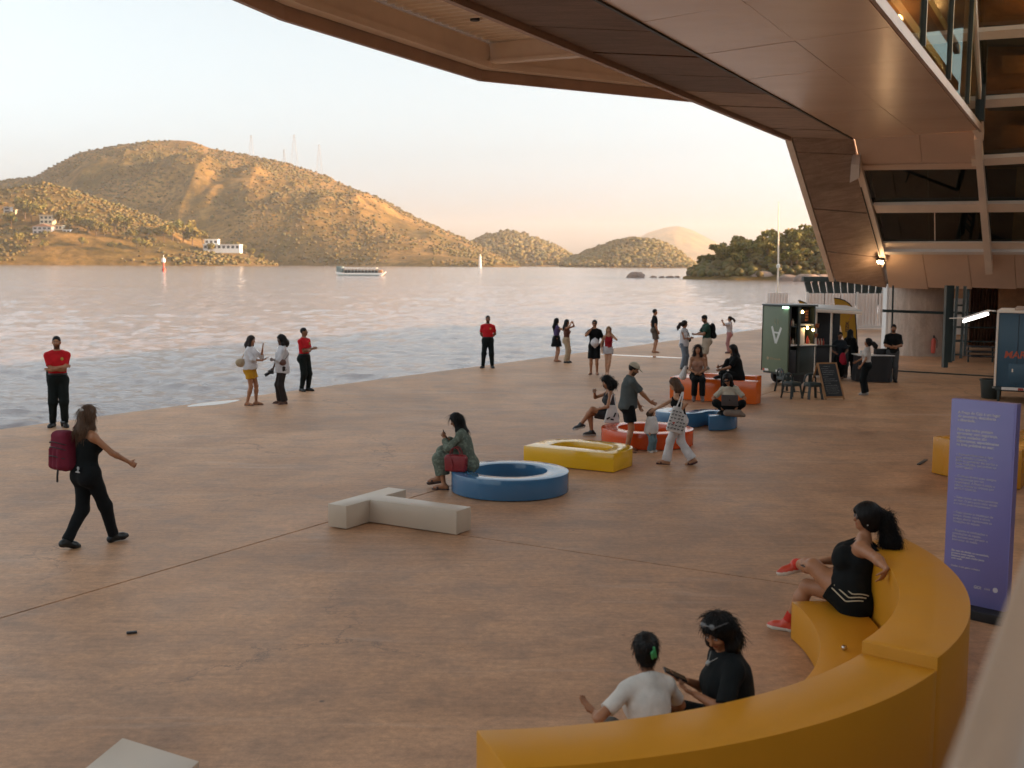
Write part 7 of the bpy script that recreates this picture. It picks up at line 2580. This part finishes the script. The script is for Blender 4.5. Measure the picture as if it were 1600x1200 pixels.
a29 = person('man in black t-shirt and grey trousers standing at the cloth-covered table', stand_pos(1393, 597), 196, hgt(1393, 597, 507), 'm', 1.02, 'm', head=(10, 6, 0), hands={'R': ((.03, .24, 1.08), (1, -.4, -.5)), 'L': ((-.03, .25, 1.09), (-1, -.4, -.5))}, beard=True,
             hair=('short', 'k'), top=('shirt', BLK, dict(sleeve=.85, ease=.026, hem=-.05)), bottom=('trousers', (.07, .07, .072), dict(hem=.065, ease=.016)), shoes=('shoe', BLK), vox=.014)

# ---- the three on the curved bench
def bench_pos(a, r=3.24):
    return (BC[0] + r * math.cos(RAD(a)), BC[1] + r * math.sin(RAD(a)))
q = bench_pos(-66.5, 3.22)
a23 = person('woman in white top with a green hair clip seen from behind on the bench', q, 342, 1.52, 'f', 1.04, 'm', pel=(0, 0, .43 / .869), lean=(12, 0, 0), head=(14, 4, 0),
             hands={'L': ((-.31, .24, .72), (-1, -.6, -.5)), 'R': ((.14, .36, .66), (1, -.4, -.2))}, palm=((.2, -.3, 1), None), hdir=((-.5, .5, .5), None), curl=(.22, .4),
             feet={'L': ((-.12, .46, .085), -6, (0, .5, 1)), 'R': ((.12, .46, .085), 6, (0, .5, 1))}, hair=('bun', 'k', .1, .0), vox=.0075,
             top=('shirt', (.62, .57, .52), dict(sleeve=.72, ease=.012, hem=-.02, fold=.005, neck=-.012)), bottom=('trousers', (.10, .09, .08), dict(hem=.07, ease=.016)), shoes=('shoe', (.3, .25, .2)))
part_prims(a23, 'hair_clip', [cone(a23['hl'](.03, -.158, .055), a23['hl'](.045, -.150, -.01), .008, .007), cone(a23['hl'](.012, -.168, .02), a23['hl'](.018, -.160, -.02), .007, .005)], M['leather'], (.05, .30, .10), .004)
q = bench_pos(-54.5, 3.16)
a24 = person('woman in black t-shirt with glasses on her head reading her phone on the bench', q, 286, 1.63, 'f', 1.04, 'm', pel=(0, 0, .44 / .931), lean=(8, 0, -26), head=(-60, 32, 0),
             hands={'R': ((-.02, .30, .76), (1, -.5, -.6)), 'L': ((-.20, .22, .74), (-1, -.5, -.6))}, palm=((.4, .1, 1), (-.2, .1, 1)), hdir=((.3, .8, .15), (-.45, .75, .2)), curl=(.45, .45),
             feet={'L': ((-.12, .46, .085), -6, (0, .5, 1)), 'R': ((.12, .48, .085), 6, (0, .5, 1))}, hair=('bob', 'k', .19, .010), vox=.0075,
             top=('shirt', (.007, .0085, .009), dict(sleeve=.9, ease=.024, hem=-.06, loose=.02, fold=.010)), bottom=('trousers', BLK, dict(hem=.07, ease=.016)), shoes=('shoe', BLK))
phone(a24, 'R', 'black phone held out by the woman in black on the bench', up_=(-.85, -.1, .42), nrm=(.3, .1, -.9), size=(.038, .080, .005))
gl_ = []
for i in (-1, 1):
    gl_.append(ell(a24['hl'](i * .034, .066, .117), np.array([.025, .007, .018]), (a24['Rh'] @ rotx(.7)).T, '', .004))
    gl_.append(cone(a24['hl'](i * .060, .060, .115), a24['hl'](i * .093, -.03, .085), .005, .005, '', .004))
gl_.append(cone(a24['hl'](-.03, .070, .121), a24['hl'](.03, .070, .121), .005, .005, '', .004))
part_prims(a24, 'glasses', gl_, M['leather'], (.13, .125, .125), .004)
part_prims(a24, 'necklace', [cone(a24['N'] + a24['Rt'] @ np.array([i * .06, .07, -.015]), a24['N'] + a24['Rt'] @ np.array([0, .115, -.06]), .0028, .0028) for i in (-1, 1)] + [ell(a24['N'] + a24['Rt'] @ np.array([0, .118, -.066]), (.007, .005, .007))], M['leather'], (.35, .33, .3), .0026)

q = seat_pos(1333, 950, .345)
def stripes(V, base):
    return base
def loc(q, face, H, pts):
    R_ = rotz(RAD(face))
    return [tuple(R_ @ (np.asarray(p_, float) - np.array([q[0], q[1], 0])) / (H / 1.75)) for p_ in pts]
wristL, = loc(q, 296, 1.70, [(3.03, 9.06, .875)])
a25 = person('woman in black tank top and striped shorts lounging with her arm over the backrest', q, 296, 1.70, 'f', 1.58, 'm', pel=(0, 0, .475 / .971), lean=(-9, 4, -6), tilt=-10, head=(-24, -4, 0), bust=1.1, belly=.15,
             hands={'L': (wristL, (.3, -1, .35)), 'R': ((.08, .33, .72), (1, -.5, -.3))}, hdir=((.15, .35, -1), None), palm=((.6, 1, 0), (0, 0, -1)), curl=(.30, .45),
             feet={'R': ((.18, .62, .085), 8, (.1, .6, 1)), 'L': ((.30, .58, .62), -30, (-.45, .5, .8), 10)}, hair=('pony', 'k', .36, .026), vox=.0082,
             top=('tank', (.0075, .009, .0095), dict(hem=-.02, ease=.012, chest=.10)), bottom=('shorts', (.004, .005, .005), dict(len=.45, ease=.016, flare=.016)), shoes=('sneaker', (.52, .050, .018), (.62, .56, .48)))
part_prims(a25, 'sunglasses', [ell(a25['hl'](i * .034, .088, .006), np.array([.028, .010, .021]), a25['Rh'].T, '', .004) for i in (-1, 1)] + [cone(a25['hl'](i * .064, .078, .012), a25['hl'](i * .080, -.01, .012), .005, .004, '', .004) for i in (-1, 1)], M['leather'], (.05, .03, .025), .004)
part_prims(a25, 'earring', [ell(a25['hl'](-.086, .0, -.045), (.010, .010, .012))], M['leather'], (.6, .55, .5), .004)
from mathutils.bvhtree import BVHTree
def snap_lines(pr, name, target, curves, r, mat):
    """thin raised trim laid on a garment: each curve is (origins, outward directions)"""
    ob = [c for c in pr['root'].children if c.name.split('.')[0] == target][0]
    bv = BVHTree.FromPolygons([v.co[:] for v in ob.data.vertices], [p_.vertices[:] for p_ in ob.data.polygons])
    for os_, ds_ in curves:
        pts = []
        for o_, d_ in zip(os_, ds_):
            d_ = unit(d_)
            h = bv.ray_cast(Vector(o_ + d_ * .5), Vector(-d_))
            if h[0] is not None:
                pts.append(np.array(h[0]) + d_ * r * .3)
        if len(pts) > 2:
            o2 = MB().tube(pts, r, 6).build(name, mat)
            o2.parent = pr['root']
hp_, kn_ = a25['P'] + a25['Rp'] @ np.array([-.10, 0, -.03]), a25['kn'][-1]
d_ = unit(kn_ - hp_)
lat = -a25['Rp'][:, 0]
lat = unit(lat - d_ * (lat @ d_))
nor = np.cross(d_, lat); nor = nor if nor[2] > 0 else -nor
cv = []
for k in range(3):
    os_, ds_ = [], []
    for t_ in np.linspace(-.10, .165, 16):
        a_ = RAD(4 + 13 * k + max(0, -t_) * 330)
        os_.append(hp_ + d_ * t_)
        ds_.append(lat * math.cos(a_) - nor * math.sin(a_) * -1)
    cv.append((os_, ds_))
snap_lines(a25, 'stripe', 'shorts', cv, .0055, simple('stripe_cream', (.5, .43, .30), .7, .05, 20))
ph = phone(a25, 'R', 'dark phone resting on the thigh of the lounging woman')
for i in (-1, 1):
    an_, kn_ = a25['an'][i], a25['kn'][i]
    d_ = unit(kn_ - an_)
    part_prims(a25, 'sock', [cone(an_ + d_ * .02, an_ + d_ * .085, .048, .050, '', .01)], M['cloth'], (.52, .035, .02), .008)

def frizz(pr, n, L, r, lift, col, seed, curl_=.5, back=.035):
    """loose strands standing off the hair, one mesh per head"""
    ob = [c for c in pr['root'].children if c.name.split('.')[0] == 'hair'][0]
    me = ob.data
    V = np.array([v.co[:] for v in me.vertices]); N_ = np.array([v.normal[:] for v in me.vertices])
    R_ = np.random.default_rng(seed)
    Lh = (V - pr['Hc']) @ pr['Rh'] / pr['hs']
    ok_ = np.where((Lh[:, 1] < back) | (Lh[:, 2] > .085))[0] if back > -.05 else np.where(Lh[:, 1] < back)[0]
    idx_ = R_.choice(ok_, n)
    vs, fs = [], []
    for i in idx_:
        p_, nn = V[i], N_[i]
        if nn[2] < -.6:
            continue
        d_ = np.array([0, 0, -1.]) - nn * (np.array([0, 0, -1.]) @ nn)
        d_ = d_ / (np.linalg.norm(d_) + 1e-6) + R_.normal(0, curl_, 3) * .5 + nn * lift
        ln_ = L * R_.uniform(.5, 1.2)
        prev = p_ - nn * .004
        side_ = np.cross(d_, nn); side_ /= np.linalg.norm(side_) + 1e-6
        w1, w2 = R_.normal(0, curl_, 2)
        b_ = len(vs)
        m_ = 6
        for k in range(m_):
            f = k / (m_ - 1)
            q_ = prev + unit(d_) * ln_ * f + nn * lift * ln_ * .5 * math.sin(f * 3) + side_ * ln_ * .18 * w1 * math.sin(f * 5 + w2 * 4) + np.array([0, 0, -1]) * ln_ * .25 * f * f
            rr_ = r * (1 - .7 * f)
            for a_ in (0, 2.09, 4.19):
                vs.append(q_ + rr_ * (math.cos(a_) * side_ + math.sin(a_) * nn))
        for k in range(m_ - 1):
            for a_ in range(3):
                a2 = (a_ + 1) % 3
                fs.append((b_ + 3 * k + a_, b_ + 3 * k + a2, b_ + 3 * k + 3 + a2, b_ + 3 * k + 3 + a_))
    o_ = raw_mesh('loose_strands', np.array(vs), np.array(fs), M['hair'], ob, True, np.tile(np.array(col), (len(vs), 1)))
    o_['kind'] = 'stuff'
HK = (.007, .006, .006)
frizz(a25, 1300, .075, .0022, .28, HK, 1, 1.0, -.115)
frizz(a24, 1100, .06, .0022, .16, HK, 2, .8, -.035)
frizz(a25, 450, .05, .0018, .04, HK, 11, .3, .02)
frizz(a23, 700, .045, .0018, .10, HK, 3, .4)
frizz(a21, 500, .06, .0035, .5, HK, 4, 1.2)
frizz(a15, 400, .08, .0035, .3, (.03, .017, .012), 5, .9)
frizz(wk, 600, .12, .0028, .05, (.12, .065, .035), 6, .3)
frizz(a22, 400, .10, .0026, .05, HK, 7, .3)
# ================================================================== HAZE
m = bpy.data.materials.new('haze_air')
m.use_nodes = True
nt = m.node_tree
nt.nodes.clear()
pv = nt.nodes.new('ShaderNodeVolumePrincipled')
pv.inputs['Color'].default_value = (0.97, 0.92, 0.90, 1)
pv.inputs['Density'].default_value = 0.00007
pv.inputs['Anisotropy'].default_value = 0.25
ou = nt.nodes.new('ShaderNodeOutputMaterial')
nt.links.new(pv.outputs[0], ou.inputs['Volume'])
b = MB()
b.box((0, 4650, 165), (5500, 5070, 173))
o = b.build('haze', m)
o['kind'] = 'stuff'
